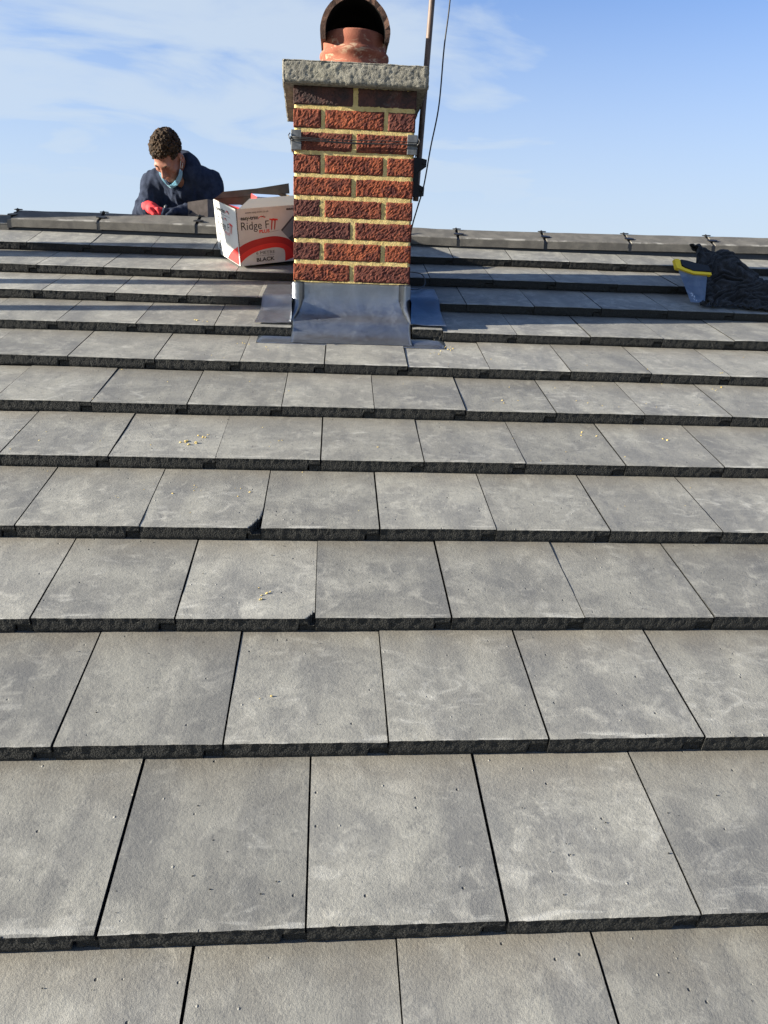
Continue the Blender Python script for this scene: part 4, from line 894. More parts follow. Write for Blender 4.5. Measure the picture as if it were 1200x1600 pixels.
# ------------------------------------------------------------------ towel and saw
# the fall of the cloth: 62 rows of 84 points in roof coordinates (u, v, height), each row a start and steps of 0.5 mm
D = np.cumsum(np.array([
[
[376,10,-2,-13,4,12,11,5,10,24,6,19,-2,17,18,14,-1,-1,15,3,9,10,19,14,17,5,24,-1,19,6,3,7,12,8,13,8,12,15,8,17,18,13,17,13,15,19,17,13,13,19,3,21,12,16,2,16,15,16,16,17,6,17,18,13,19,15,14,17,10,19,19,20,17,16,11,-9,15,11,13,-7,12,13,7,13],
[365,16,10,-1,0,8,11,7,1,16,13,15,11,5,12,7,9,9,9,9,11,6,12,15,14,13,12,15,16,10,8,9,9,11,9,10,13,9,14,15,16,14,11,14,16,17,18,16,13,13,13,9,12,9,11,13,13,17,18,19,14,15,16,15,16,16,12,14,14,18,17,19,16,5,14,9,10,9,10,4,3,12,14,14],
[355,18,17,10,4,6,11,6,-4,6,17,14,14,6,10,8,5,11,12,10,13,10,6,13,13,14,14,16,15,14,10,11,6,11,12,12,14,9,12,14,14,10,13,12,16,16,17,16,15,12,14,6,13,11,13,10,10,16,18,20,18,16,16,16,16,16,18,11,6,17,17,17,17,6,14,14,8,8,8,10,8,7,10,2],
[347,18,18,18,14,8,9,8,-5,-5,16,16,12,10,6,11,5,6,13,13,15,13,8,11,11,15,16,15,16,13,9,13,6,9,13,13,16,14,6,14,16,6,13,14,14,15,16,15,14,12,12,13,13,9,11,10,9,16,19,20,19,19,16,17,17,15,17,8,8,13,14,13,18,15,14,11,10,2,10,12,11,3,4,11],
[347,13,16,17,19,15,11,13,-3,-11,10,18,11,11,8,9,10,4,5,12,13,16,15,13,13,12,12,16,15,11,10,14,9,11,16,14,10,15,13,12,15,6,11,13,13,13,16,15,13,12,11,11,14,13,12,12,8,14,18,21,21,17,14,16,16,16,13,14,8,14,14,11,13,14,16,16,14,1,7,8,13,10,5,-3],
[355,12,11,12,16,19,17,16,1,-13,3,18,14,7,12,5,12,8,4,11,12,14,15,16,17,13,9,14,16,10,10,13,13,9,7,15,18,18,16,7,14,10,11,11,12,11,14,12,14,13,10,14,14,13,13,13,12,14,15,19,19,12,15,14,17,17,13,13,9,16,18,16,14,11,11,15,16,7,3,4,13,14,11,2],
[362,12,14,10,10,14,17,18,9,-11,-2,17,15,3,10,8,10,10,11,14,9,9,12,14,15,12,16,19,17,6,12,11,13,14,4,10,18,18,19,14,15,10,10,10,7,9,11,12,15,15,11,12,14,16,14,14,11,18,16,13,18,14,15,13,12,15,15,12,15,17,15,16,18,16,8,8,11,14,7,3,9,13,13,3],
[353,19,19,14,10,12,9,18,17,-2,-8,14,16,4,5,10,10,12,12,13,10,10,6,14,16,9,15,16,17,13,13,4,9,16,7,14,16,17,18,16,18,15,10,10,8,7,9,9,11,15,16,13,10,18,16,13,13,17,18,12,19,13,14,13,6,14,17,15,18,10,14,17,19,17,16,10,6,11,11,8,9,8,11,2],
[355,16,17,18,16,10,1,16,20,9,-6,8,17,9,1,8,10,12,14,14,10,13,1,9,15,15,14,11,13,17,18,7,0,11,17,17,16,16,12,12,16,17,15,15,12,1,4,10,10,12,14,16,16,18,16,14,13,14,17,15,20,14,10,9,10,18,17,17,13,7,15,18,18,14,16,13,13,12,11,11,11,9,9,6],
[363,12,15,14,17,13,2,9,16,15,7,3,14,14,8,4,3,13,13,12,14,13,8,8,10,14,16,11,5,15,15,13,9,8,13,17,13,16,15,12,12,14,16,16,12,3,2,14,14,10,10,16,19,19,13,16,11,17,15,17,19,17,13,8,10,15,12,14,11,14,14,18,19,15,14,14,14,10,13,12,10,13,11,10],
[375,3,14,13,11,16,9,3,11,14,10,9,15,16,11,2,4,12,14,13,13,10,10,11,8,6,14,13,14,14,9,13,12,11,10,14,14,16,18,13,11,10,14,15,11,7,1,12,15,15,12,16,15,19,13,18,11,19,15,15,16,18,14,5,12,16,8,12,12,15,15,17,18,16,12,16,12,9,13,11,13,16,14,15],
[373,12,13,14,2,13,15,11,5,15,10,10,14,13,13,8,7,7,13,16,14,9,10,8,8,10,12,8,17,16,11,11,10,13,10,13,10,13,16,14,14,12,11,11,12,11,7,8,10,16,14,17,15,15,18,16,12,18,17,16,12,18,16,8,5,13,11,9,14,12,17,19,15,15,13,14,10,13,16,12,13,14,16,17],
[374,13,11,13,2,9,16,14,10,18,11,10,9,12,9,10,12,12,10,16,12,12,10,10,7,13,10,3,11,14,16,14,11,10,11,11,14,13,14,13,14,11,12,11,8,13,12,8,11,14,11,14,15,15,19,21,12,15,16,17,14,16,11,9,6,14,7,13,14,16,19,14,9,14,13,14,12,15,16,15,14,12,14,16],
[380,4,8,13,11,9,13,13,15,19,16,11,2,5,12,12,9,14,15,14,15,14,10,10,7,12,10,5,3,9,15,12,17,14,9,14,14,12,13,9,13,6,11,13,14,16,10,6,13,14,15,11,11,18,19,21,14,16,15,16,16,13,12,11,6,9,1,15,18,22,16,12,12,10,10,14,14,13,14,16,16,17,16,13],
[402,-15,-1,12,16,13,10,16,17,18,18,13,5,1,10,13,10,8,16,16,18,13,11,9,12,7,12,13,0,1,13,14,15,12,11,17,13,3,11,13,14,6,9,14,15,15,9,10,13,14,15,14,11,16,17,17,19,18,18,14,16,13,11,12,11,7,1,12,15,20,13,14,15,10,13,11,13,13,11,13,17,19,19,20],
[406,-4,-6,4,15,11,15,18,18,16,15,18,11,-1,8,10,12,10,14,16,16,11,15,12,9,1,7,15,3,6,14,11,14,15,11,10,10,7,9,15,16,10,8,10,12,15,13,12,13,14,12,13,16,12,16,16,17,19,19,15,15,16,13,12,12,11,1,4,11,20,17,16,16,11,13,10,9,12,10,13,15,18,17,21],
[389,14,-1,0,15,13,20,16,17,16,11,13,17,7,9,5,10,15,13,13,14,12,16,14,6,5,-1,9,12,10,10,6,15,17,14,10,10,9,7,11,15,15,10,12,10,12,13,14,13,13,14,12,16,14,14,17,14,13,18,19,14,16,16,14,8,9,9,8,6,14,19,19,16,12,12,12,10,11,11,12,12,15,14,14],
[383,15,10,1,12,17,18,17,15,17,13,5,13,13,13,8,-1,14,16,15,14,14,14,12,9,10,3,1,10,12,10,11,15,12,14,12,12,10,8,8,12,15,14,15,12,11,10,12,15,14,11,14,14,18,14,16,18,8,13,19,14,15,15,15,12,9,10,12,7,5,11,18,17,17,14,13,13,11,11,14,13,15,13,14],
[387,7,14,6,13,15,17,20,17,14,14,2,11,15,14,11,-2,6,15,18,17,15,9,10,10,10,12,6,4,11,13,14,11,10,12,14,12,11,11,8,10,16,16,17,15,12,12,10,11,13,11,15,14,15,16,12,19,12,10,16,16,13,15,14,12,12,8,12,11,7,6,13,12,15,15,16,16,15,13,12,14,16,13,15],
[378,12,11,15,15,9,16,21,20,15,15,5,5,15,14,13,5,1,15,16,18,14,9,11,12,12,11,9,5,9,11,11,6,14,14,14,11,11,14,13,10,16,14,18,16,14,16,11,5,11,14,14,13,14,16,11,16,14,14,14,16,12,14,14,10,10,12,10,4,12,12,12,12,8,15,16,12,17,17,13,15,17,15,4],
[380,3,13,16,17,16,16,14,18,18,13,8,5,14,12,14,10,3,13,14,16,14,15,9,12,12,8,9,9,10,10,10,4,12,12,15,15,11,13,17,16,19,13,18,17,14,14,14,9,7,12,12,17,14,12,13,12,16,17,14,13,8,13,13,12,12,14,12,3,11,9,10,15,11,13,12,8,12,16,15,17,15,18,14],
[384,-1,11,13,16,21,21,15,10,15,11,11,9,13,12,14,8,13,15,12,13,12,14,10,13,6,10,13,13,7,8,11,9,8,9,12,16,17,15,17,21,22,16,14,15,11,11,16,15,12,12,7,14,16,12,13,11,18,17,11,11,13,12,12,8,10,8,13,10,14,11,8,14,15,10,11,10,8,12,14,16,14,17,19],
[395,-8,3,15,15,18,23,21,12,8,9,14,13,9,10,13,12,16,18,11,13,18,14,7,12,7,8,13,13,9,9,9,10,6,12,15,14,19,17,15,22,23,18,11,13,12,9,9,17,14,16,11,13,11,14,13,13,18,18,11,10,13,10,13,6,10,7,14,8,11,14,13,13,13,11,12,13,7,10,14,13,14,12,-2],
[390,5,-2,10,17,18,20,22,19,10,7,11,13,11,10,6,15,17,14,10,17,22,17,6,14,9,7,9,11,11,11,11,10,8,12,15,14,20,18,18,20,21,17,15,12,13,9,2,12,15,15,14,16,12,13,13,13,17,20,16,6,8,13,13,9,9,9,9,9,11,10,13,16,11,12,10,13,13,9,12,14,12,13,10],
[380,16,3,3,18,20,20,19,19,16,11,7,10,12,12,0,11,16,12,16,21,21,18,11,14,10,9,9,7,10,13,12,12,11,11,15,18,19,15,20,20,20,17,15,6,11,13,7,12,15,11,12,16,11,13,14,16,18,18,17,11,4,12,11,12,8,8,6,10,11,10,8,14,16,15,7,13,16,11,12,13,13,12,12],
[376,18,10,1,13,17,20,21,17,16,17,14,9,5,12,3,6,11,17,21,21,21,19,17,11,10,12,10,5,8,10,12,13,15,14,15,18,17,18,19,19,17,9,16,13,8,13,13,10,16,13,7,15,14,12,12,19,19,15,19,16,2,7,11,10,10,9,7,5,11,12,8,13,16,17,10,13,14,13,12,12,13,13,10],
[373,17,15,4,12,13,19,18,15,15,18,16,12,7,15,9,8,6,15,19,21,22,19,19,13,10,10,10,10,8,11,7,14,14,15,16,15,17,21,20,15,19,10,11,14,13,14,13,10,8,14,13,14,16,14,11,14,17,18,19,18,4,1,11,9,9,10,9,5,8,11,13,12,14,16,15,14,13,15,13,13,15,14,12],
[373,14,17,9,14,14,15,14,17,14,15,8,14,17,13,7,14,14,14,18,19,21,20,18,16,10,11,6,11,10,11,8,14,14,15,13,16,15,19,20,15,18,14,7,10,13,16,15,14,2,12,16,15,16,17,14,10,15,20,18,17,10,-1,6,11,4,9,11,9,5,12,16,14,15,16,16,15,16,15,14,15,14,14,15],
[382,8,14,14,15,12,12,10,19,19,15,2,9,18,12,11,17,18,17,19,20,21,19,18,16,12,11,4,11,10,9,9,14,14,14,12,18,14,14,20,16,8,16,16,12,8,12,17,16,8,9,13,16,17,18,17,10,13,18,17,17,13,5,4,9,7,2,11,9,9,11,14,16,16,17,14,16,20,17,13,12,15,13,11],
[388,10,11,16,16,6,12,10,14,17,19,11,9,15,11,12,13,19,21,19,20,21,20,19,17,11,5,6,13,10,12,8,10,13,11,16,18,14,14,17,15,5,12,16,16,14,11,12,13,15,13,11,15,15,15,16,12,16,17,14,16,16,13,9,8,10,2,5,8,11,10,13,17,17,17,14,12,19,21,15,9,13,16,10],
[383,19,15,15,15,6,10,11,14,10,14,16,14,14,16,14,8,14,19,17,20,21,20,21,19,16,9,9,12,8,12,9,7,9,15,16,17,14,12,12,16,11,7,13,15,16,13,7,11,14,16,14,12,12,18,18,16,17,16,14,13,13,15,15,11,12,4,-1,10,8,10,13,14,18,18,15,14,19,19,19,13,13,13,13],
[390,14,19,16,14,13,6,13,12,11,7,15,11,15,17,18,13,7,13,21,20,20,20,18,17,15,15,14,7,9,15,12,11,5,14,12,14,16,13,8,11,16,12,11,13,13,13,12,11,7,15,17,16,16,18,19,20,17,12,12,14,10,14,14,9,10,8,6,10,9,10,14,16,17,16,17,16,15,16,20,19,15,11,12],
[397,12,19,17,16,16,6,14,9,14,6,12,10,11,16,17,19,11,8,19,22,19,18,16,16,16,12,14,6,10,15,14,16,8,11,11,10,10,15,12,8,15,16,14,12,7,11,11,14,11,14,18,19,16,14,20,21,21,15,9,13,10,13,15,9,8,12,9,11,9,6,13,17,16,18,15,18,17,13,17,21,18,14,12],
[416,4,14,15,16,11,14,12,12,15,9,10,12,5,16,15,12,18,11,12,20,19,19,18,15,16,16,14,7,2,14,16,19,13,8,15,11,3,8,14,13,15,14,13,12,9,7,8,14,12,16,19,20,18,14,16,19,22,21,14,14,13,8,12,8,12,13,9,12,10,9,14,15,12,16,16,18,19,14,14,16,18,20,21],
[419,10,12,17,17,6,16,9,16,12,11,9,12,3,16,18,1,16,18,15,16,18,18,19,16,11,15,16,11,-2,13,16,20,17,11,14,14,4,-2,14,16,14,12,13,9,12,10,6,11,13,16,19,19,22,20,18,14,18,21,17,16,13,10,10,11,13,13,11,11,5,10,13,16,13,13,16,18,19,20,17,14,15,15,20],
[404,21,18,19,18,7,16,8,16,10,12,8,11,7,14,16,-1,7,19,21,19,19,16,19,17,11,8,14,13,5,9,13,18,20,18,16,12,4,-6,13,14,14,13,12,9,11,11,13,13,6,16,20,20,21,21,21,18,15,18,19,17,16,13,7,12,12,13,11,9,9,10,5,16,15,12,13,16,20,23,22,17,16,11,11],
[412,12,18,17,17,14,16,11,14,14,13,7,10,5,13,11,5,-1,17,22,20,19,16,18,15,13,10,12,12,10,7,14,14,19,19,15,11,6,0,14,13,13,10,12,11,10,11,12,12,10,16,21,22,22,20,21,21,17,15,18,15,16,11,12,15,13,11,8,8,12,11,2,15,14,14,13,11,16,20,24,24,19,13,8],
[431,1,12,17,14,16,13,16,14,14,10,8,13,4,11,8,10,-1,15,19,21,19,12,15,13,12,11,14,14,7,13,16,16,13,15,12,9,11,11,14,13,11,11,8,10,12,11,12,10,14,18,20,22,23,21,21,21,19,19,18,6,11,14,15,14,16,13,10,4,9,12,11,13,9,15,15,12,14,15,19,23,22,18,9],
[422,17,11,16,11,13,17,16,11,14,13,9,11,6,11,4,12,0,13,15,20,19,15,17,16,12,3,11,16,9,15,18,16,3,9,13,14,17,15,9,14,13,12,10,7,11,12,10,14,16,17,20,22,23,22,21,21,18,19,20,12,9,12,13,10,14,13,15,9,6,11,14,14,8,15,14,12,16,16,13,18,20,19,17],
[425,10,14,19,16,11,17,17,11,11,12,4,6,13,13,5,11,3,12,12,17,18,18,17,18,14,3,4,16,15,16,16,13,4,4,12,16,17,14,14,12,10,7,11,11,10,14,13,16,17,16,20,22,22,22,21,23,21,19,16,17,13,8,10,13,12,12,14,12,11,10,9,13,13,15,13,13,18,16,11,13,15,17,11],
[446,-5,4,19,22,16,13,16,15,10,11,7,-1,12,11,10,10,6,12,12,16,12,16,17,17,16,11,3,11,17,17,12,9,4,9,15,15,15,14,18,15,10,-1,3,11,14,16,17,15,15,18,21,22,23,21,21,22,21,19,18,17,16,12,8,11,14,12,13,13,15,11,8,10,14,14,9,14,17,17,16,15,11,11,17],
[451,2,0,10,19,20,18,14,15,12,5,11,3,9,8,11,4,12,13,15,16,8,14,12,16,15,13,10,9,16,14,9,9,10,15,18,16,12,11,10,15,15,8,-1,7,15,16,16,13,16,19,21,21,21,22,20,22,20,18,19,17,15,15,14,11,13,15,13,12,12,13,12,10,10,13,9,10,13,16,20,18,15,6,5],
[434,21,10,5,16,14,20,17,12,13,6,9,6,6,9,10,8,12,13,16,13,11,14,11,11,13,12,9,12,15,10,11,14,16,16,15,18,16,11,5,7,14,14,9,9,8,10,15,15,17,17,20,20,21,22,20,21,21,21,20,14,13,13,16,16,14,13,14,15,11,13,13,11,9,8,13,12,11,13,17,15,15,13,9],
[439,15,15,9,15,10,17,17,13,12,11,8,10,4,10,8,10,9,12,14,15,15,15,12,3,13,11,11,9,13,16,16,14,19,16,13,15,15,14,9,1,7,10,14,13,6,9,14,12,18,19,22,21,20,21,19,16,21,22,22,19,16,12,11,14,17,16,14,16,13,14,10,12,12,5,10,15,12,11,14,15,8,11,14],
[439,15,14,14,13,15,14,16,12,12,8,11,11,7,8,9,10,11,13,14,15,14,14,13,2,11,12,14,13,11,17,13,18,19,14,15,15,13,15,10,1,2,4,10,13,15,9,7,13,17,18,22,21,16,17,21,20,22,21,21,19,19,16,13,9,13,19,18,18,15,14,3,13,15,10,8,13,13,13,12,13,13,11,14],
[441,7,17,16,17,17,15,13,13,12,6,11,11,11,5,12,10,14,14,14,14,14,14,11,7,8,10,12,16,14,17,13,16,20,17,17,15,12,12,12,3,-5,3,8,13,19,12,5,8,11,17,21,21,20,16,18,20,20,20,21,20,18,14,16,14,10,16,19,19,15,15,9,11,9,12,10,13,15,15,15,9,15,16,16],
[446,2,14,17,17,15,16,15,16,12,10,7,12,10,10,13,10,12,14,16,13,15,13,13,11,7,5,13,15,15,19,15,8,13,19,19,17,15,12,15,8,-7,-4,8,12,16,16,12,9,9,15,16,20,21,16,15,16,21,19,19,19,13,14,16,17,15,16,15,19,19,17,12,6,9,12,13,11,12,16,18,18,15,15,17],
[463,-9,5,17,20,16,9,17,18,14,13,5,13,11,13,13,10,14,12,15,16,14,10,12,14,11,3,10,12,15,18,18,13,6,11,17,17,17,11,17,16,5,-5,3,5,14,18,15,8,5,16,17,19,20,18,15,13,18,19,15,11,13,17,18,17,18,18,18,20,20,17,15,11,9,4,12,14,15,14,13,20,20,16,2],
[476,-10,-7,16,21,14,6,17,18,18,18,8,12,12,12,12,10,15,13,13,15,15,11,9,11,14,10,10,11,12,14,15,18,13,9,14,12,10,12,17,16,16,5,-2,3,11,16,17,13,7,15,16,13,19,17,13,14,16,19,13,11,15,15,16,17,18,18,21,19,20,16,17,15,12,1,7,15,16,5,15,21,23,21,12],
[479,1,-12,10,22,12,8,14,14,17,18,11,14,14,12,12,13,16,12,14,15,12,13,11,5,10,15,13,11,12,12,11,14,20,17,15,13,7,10,11,12,14,15,9,6,1,10,16,16,12,12,16,10,17,18,15,14,9,15,14,14,14,12,12,15,18,20,21,22,22,20,17,13,14,10,4,11,13,2,14,23,24,17,7],
[485,4,-8,2,20,14,10,14,12,10,15,15,17,14,9,14,16,16,14,13,15,13,11,13,8,6,9,14,15,17,15,12,5,12,17,19,19,14,12,7,3,6,14,14,15,8,9,7,16,11,17,17,10,16,17,10,13,13,15,15,12,10,11,12,13,11,17,19,23,22,20,19,16,13,16,14,7,9,9,10,18,24,11,2],
[470,18,5,-1,14,15,11,14,13,8,12,14,16,15,14,16,15,15,15,10,13,14,12,11,13,10,2,11,14,17,18,17,10,9,13,14,14,18,18,13,5,-4,6,15,17,14,13,9,14,9,17,13,13,18,18,12,13,13,12,11,9,11,12,6,11,11,14,16,20,21,21,19,18,17,17,14,7,12,17,14,13,21,15,-7],
[466,18,16,4,9,8,14,15,10,14,13,11,13,16,16,17,14,14,14,10,11,11,13,14,12,15,9,10,14,17,17,13,13,14,12,11,8,13,11,16,15,5,3,7,15,16,12,12,14,14,14,14,15,14,13,17,14,11,14,13,7,5,11,8,8,10,9,13,19,20,20,19,19,18,18,17,15,15,17,15,14,13,20,4],
[472,8,16,17,12,3,13,10,9,15,16,14,13,14,17,16,14,12,14,13,12,10,9,12,14,15,15,14,14,14,15,13,12,19,15,8,8,13,5,7,19,19,7,0,5,16,13,6,15,19,15,17,17,15,12,17,12,11,14,14,9,2,6,11,10,8,9,11,16,18,20,19,18,18,18,17,16,17,16,13,17,12,20,3],
[461,16,15,16,17,8,9,10,13,9,13,17,17,15,15,18,14,10,13,16,14,14,11,8,9,14,14,17,12,8,10,14,18,22,19,13,8,12,8,4,11,21,14,4,-3,14,14,5,14,16,20,19,19,13,15,16,11,10,13,13,12,7,4,6,11,10,9,8,14,14,19,18,19,18,18,17,16,16,15,15,14,17,14,17],
[464,12,15,15,17,13,3,13,17,12,10,11,17,17,16,18,15,12,12,14,15,14,15,13,8,12,10,14,15,12,6,9,14,17,19,19,13,10,14,13,2,10,16,10,-3,7,16,13,14,15,19,22,19,11,18,19,15,8,7,12,12,10,8,4,10,13,7,7,11,12,15,18,19,18,19,17,18,16,12,13,11,20,15,21],
[461,16,14,15,16,14,5,11,14,16,16,9,14,16,15,16,15,15,14,14,12,13,13,15,14,15,13,14,14,15,6,8,8,10,12,15,18,15,16,19,8,1,11,14,4,-3,11,18,16,16,13,20,22,18,14,20,18,7,9,11,11,9,9,6,9,11,7,12,13,10,14,15,18,18,18,16,19,20,18,12,4,17,20,6],
[453,20,18,15,18,15,12,10,8,10,17,15,16,14,16,12,12,16,16,16,15,12,10,11,13,13,12,14,15,17,14,14,9,9,6,9,13,17,17,15,14,12,13,12,3,-3,6,15,17,16,14,13,19,22,19,20,19,13,12,6,10,10,9,4,9,10,10,15,13,8,12,10,17,20,18,16,16,19,13,16,13,15,17,2],
[446,18,19,20,20,17,17,14,9,4,12,15,17,16,17,15,10,13,16,15,16,15,11,8,9,13,5,9,15,18,20,19,17,12,9,6,7,14,17,14,9,13,15,14,5,5,2,10,15,17,17,15,17,19,19,16,18,17,15,11,11,10,11,6,5,9,10,14,16,13,12,3,13,18,19,17,14,17,13,12,17,17,8,18],
[452,10,16,21,20,18,17,16,13,8,9,16,16,12,17,19,14,9,15,15,13,14,15,10,1,14,12,5,10,12,18,20,21,18,15,11,5,9,14,16,12,9,9,13,14,11,2,9,10,15,17,17,18,17,20,13,17,15,15,14,15,12,13,14,3,0,12,15,13,11,15,10,12,14,16,14,15,17,17,9,13,17,13,19],
[468,2,10,21,20,14,14,15,12,15,12,16,17,12,14,18,17,12,14,15,13,9,13,12,2,10,19,12,10,7,9,12,17,20,18,18,14,11,10,13,15,12,4,7,12,15,12,9,10,11,15,17,18,15,21,17,14,11,16,14,16,16,11,17,8,3,8,14,15,9,15,12,7,11,15,14,13,15,17,15,13,16,15,7],
[487,-1,1,9,23,14,8,16,11,16,21,17,19,20,4,16,17,18,13,12,17,-1,12,14,13,-5,18,21,16,13,5,1,9,15,19,19,18,18,20,2,16,10,20,9,-7,19,17,8,9,14,13,13,15,18,20,18,20,3,17,19,17,18,-3,18,18,13,-1,15,16,11,15,2,14,10,1,12,22,9,15,16,16,22,-1,23]],
[
[486,-15,11,13,2,-17,-15,1,-10,4,11,-2,6,-6,1,8,3,16,0,-15,-1,-14,-3,12,-5,1,0,15,-8,-3,-15,4,-13,0,0,-11,3,-13,2,-7,-5,0,-6,3,-3,-9,-11,1,0,-3,1,-3,9,-1,-1,-3,6,5,-10,4,19,-9,-13,-2,-13,5,-3,6,-4,-1,6,8,11,-1,6,18,-10,-10,1,16,3,-14,6,-8],
[477,6,4,6,9,-7,-15,-8,1,3,7,2,-1,2,-1,1,3,8,8,-4,-7,-9,-6,-2,6,4,0,3,2,-8,-9,-4,-4,-4,2,-5,-7,0,-3,1,-5,-4,-2,0,-4,-7,-10,-7,2,1,-4,0,3,4,1,-3,0,1,-3,-2,3,3,-5,-10,-6,-5,6,8,-5,1,6,4,6,9,2,9,2,-8,-6,6,9,-4,-7,-9],
[493,3,1,0,7,1,-10,-9,3,2,3,5,1,3,0,-2,1,-1,4,6,-2,-8,-8,-2,6,5,2,-2,-4,-1,-6,-4,-2,-8,2,-3,-4,1,-2,1,-6,-1,-3,-1,-5,-8,-10,-6,0,2,-2,0,1,1,2,-2,0,2,-2,-5,-7,-4,1,-5,-5,-4,-1,7,8,0,5,6,5,10,0,-1,5,-1,-7,-2,5,5,-4,-6],
[503,1,2,1,0,1,-1,-6,2,5,0,3,5,-3,3,0,1,-1,-2,0,0,3,-6,0,3,3,2,-3,-4,0,-9,0,-3,-8,3,-4,-1,3,-1,-3,-3,3,-7,-6,-4,-6,-10,-6,-2,-3,2,1,1,2,-3,2,2,1,-5,-7,-6,-8,-8,1,0,0,-4,7,10,-6,8,12,6,9,1,-5,0,3,-3,-5,0,4,1,-4],
[518,-3,0,4,0,-1,2,-4,2,7,1,1,4,-3,3,0,-1,1,1,-4,-1,4,0,0,1,1,-3,0,-1,-4,-7,-2,0,-8,-3,2,3,4,-2,-4,-1,2,-6,-12,-8,-4,-5,-8,-2,-7,-2,5,7,2,-5,0,3,4,-4,-10,-9,-7,-12,-3,5,-1,-2,5,11,-7,-1,14,14,11,4,-3,-2,2,-4,-7,3,-2,0,6],
[511,6,6,7,4,-4,1,2,2,8,3,-3,-1,2,2,2,-4,-1,5,-3,-5,-1,8,5,-2,-1,-3,-3,0,-9,-2,-2,4,-5,-7,4,5,5,-3,-4,-3,-3,-6,-10,-13,-7,-5,-8,3,-5,-7,0,10,7,-1,-1,-3,5,3,-8,-12,-10,-8,-8,2,3,1,0,10,-3,-4,1,12,14,11,5,-1,-3,-5,-6,3,1,-4,-10],
[525,-7,3,13,12,-4,3,7,2,8,5,-3,-3,1,1,3,-1,-5,3,-3,-4,0,8,5,-2,-4,-1,-4,-2,-7,0,-2,4,-1,-9,-4,4,5,2,-5,-5,-9,-8,-8,-11,-6,-9,-7,-1,-1,0,-1,7,6,4,1,-2,0,1,1,-11,-14,-8,-9,-2,5,5,-3,-1,2,6,-3,2,6,14,13,6,0,-7,-7,0,-1,-4,5],
[531,-3,-1,8,14,3,10,6,5,6,9,-2,-4,-1,1,-2,1,0,1,0,-3,-2,7,3,-1,-7,-6,-5,0,-1,-3,-4,-1,2,-4,-3,4,3,4,-8,-7,-10,-9,-9,-12,-8,-5,-4,-3,0,0,-2,8,7,4,4,-1,-1,-2,5,-9,-16,-14,-7,0,3,6,-1,-3,3,7,0,1,0,4,10,11,6,-1,-7,-5,2,-4,-9],
[544,-6,0,4,8,12,17,8,7,3,10,2,-5,-3,1,-6,-5,3,4,5,0,-6,4,4,-1,-7,-9,-8,-3,3,0,-3,-7,-3,2,2,-1,-2,6,-11,-12,-9,-1,-9,-10,-8,-4,-3,-3,-4,-3,0,5,11,7,4,-5,2,0,3,-4,-12,-16,-8,-4,-2,4,3,3,2,6,4,0,0,2,5,1,2,4,3,-4,-1,-5,-9],
[558,-8,0,7,7,14,17,13,4,-3,6,10,0,-3,-5,-7,-7,-1,8,13,1,-9,-8,2,9,-5,-11,-7,-6,-5,1,6,-4,-5,1,6,-6,0,3,-12,-15,-12,-1,-7,-3,-6,-6,-5,-5,-6,-3,3,2,5,14,3,-4,0,4,-3,-2,-5,-11,-14,-8,-1,8,3,3,1,10,3,0,-1,4,3,-1,1,0,2,2,-2,-10,-8],
[561,3,3,8,9,14,15,10,3,-1,0,7,2,4,-3,-8,-9,-5,2,13,9,-4,-13,-5,6,-7,-11,5,-2,-8,-6,3,9,-5,-10,8,0,0,-3,-10,-12,-12,-4,-5,-1,-5,-8,-8,-7,-4,-8,3,7,4,13,7,-4,-2,5,-5,-8,-4,-2,-11,-9,-4,8,6,3,1,5,-4,1,6,7,3,0,-3,-1,2,0,-3,-7,-4],
[582,0,4,7,12,15,11,5,7,3,-6,-7,-5,10,9,-9,-9,-2,-2,4,7,5,-6,-11,-5,2,-7,4,-2,-1,-8,-3,9,-1,-13,1,3,-6,-9,-9,-9,-7,2,-4,1,-6,-10,-7,-7,-4,-6,-3,6,10,9,7,-7,3,6,-5,-7,-5,-2,-9,-9,-4,6,5,6,1,3,0,1,2,0,2,7,0,-2,-1,2,1,-6,-5],
[605,-1,6,5,11,13,6,7,10,0,-9,-8,-10,0,9,-4,1,1,-3,3,1,-2,5,-10,-10,2,0,-8,-8,9,1,-8,-5,10,-3,-6,-3,-1,-6,-12,-10,-9,-2,2,-3,-7,-11,-6,-1,-5,-2,-6,4,13,8,5,-5,2,7,-3,-10,-5,2,-6,-7,-5,3,1,8,-1,3,7,-3,1,0,0,2,-2,2,2,-2,0,-6,-8],
[608,13,11,3,7,14,6,3,2,-2,-2,-6,-6,-9,-3,0,10,6,-2,2,-7,-6,9,-3,-11,-5,8,-9,-15,-4,1,0,-2,11,3,-4,-3,0,-4,-12,-9,-10,-5,2,-3,-5,-10,-8,-2,-6,-1,-6,3,8,11,8,-2,-2,0,-5,-5,-4,2,-1,-3,-7,0,0,6,1,5,9,-4,-6,4,4,0,-5,1,4,-2,-1,-5,-7],
[624,9,14,10,4,6,12,5,-2,-3,-4,-4,-5,-7,-9,-7,3,15,5,-2,-7,-8,1,6,-8,-8,3,-6,-10,-5,0,5,1,4,-3,0,1,-3,-4,-7,-6,-10,-9,-3,-1,-3,-10,-8,-6,-3,-4,-2,3,6,7,8,1,0,0,-10,-6,0,3,0,-4,-4,-5,0,-1,5,10,12,-3,-12,2,9,3,-8,-6,3,2,3,-4,-5],
[641,9,14,16,5,-1,11,8,-4,-3,-6,-5,-7,-3,-10,-10,-5,13,10,-1,-1,-8,-2,5,-5,-9,-4,0,-4,-10,-1,11,2,-2,-4,0,0,1,-4,-7,-7,-13,-12,-1,1,-3,-9,-8,-7,-4,-2,0,-1,7,3,2,7,-1,-1,-7,-3,-2,1,2,-2,-3,-9,2,0,2,3,11,6,-9,-4,2,12,-1,-10,-3,-1,1,-7,-6],
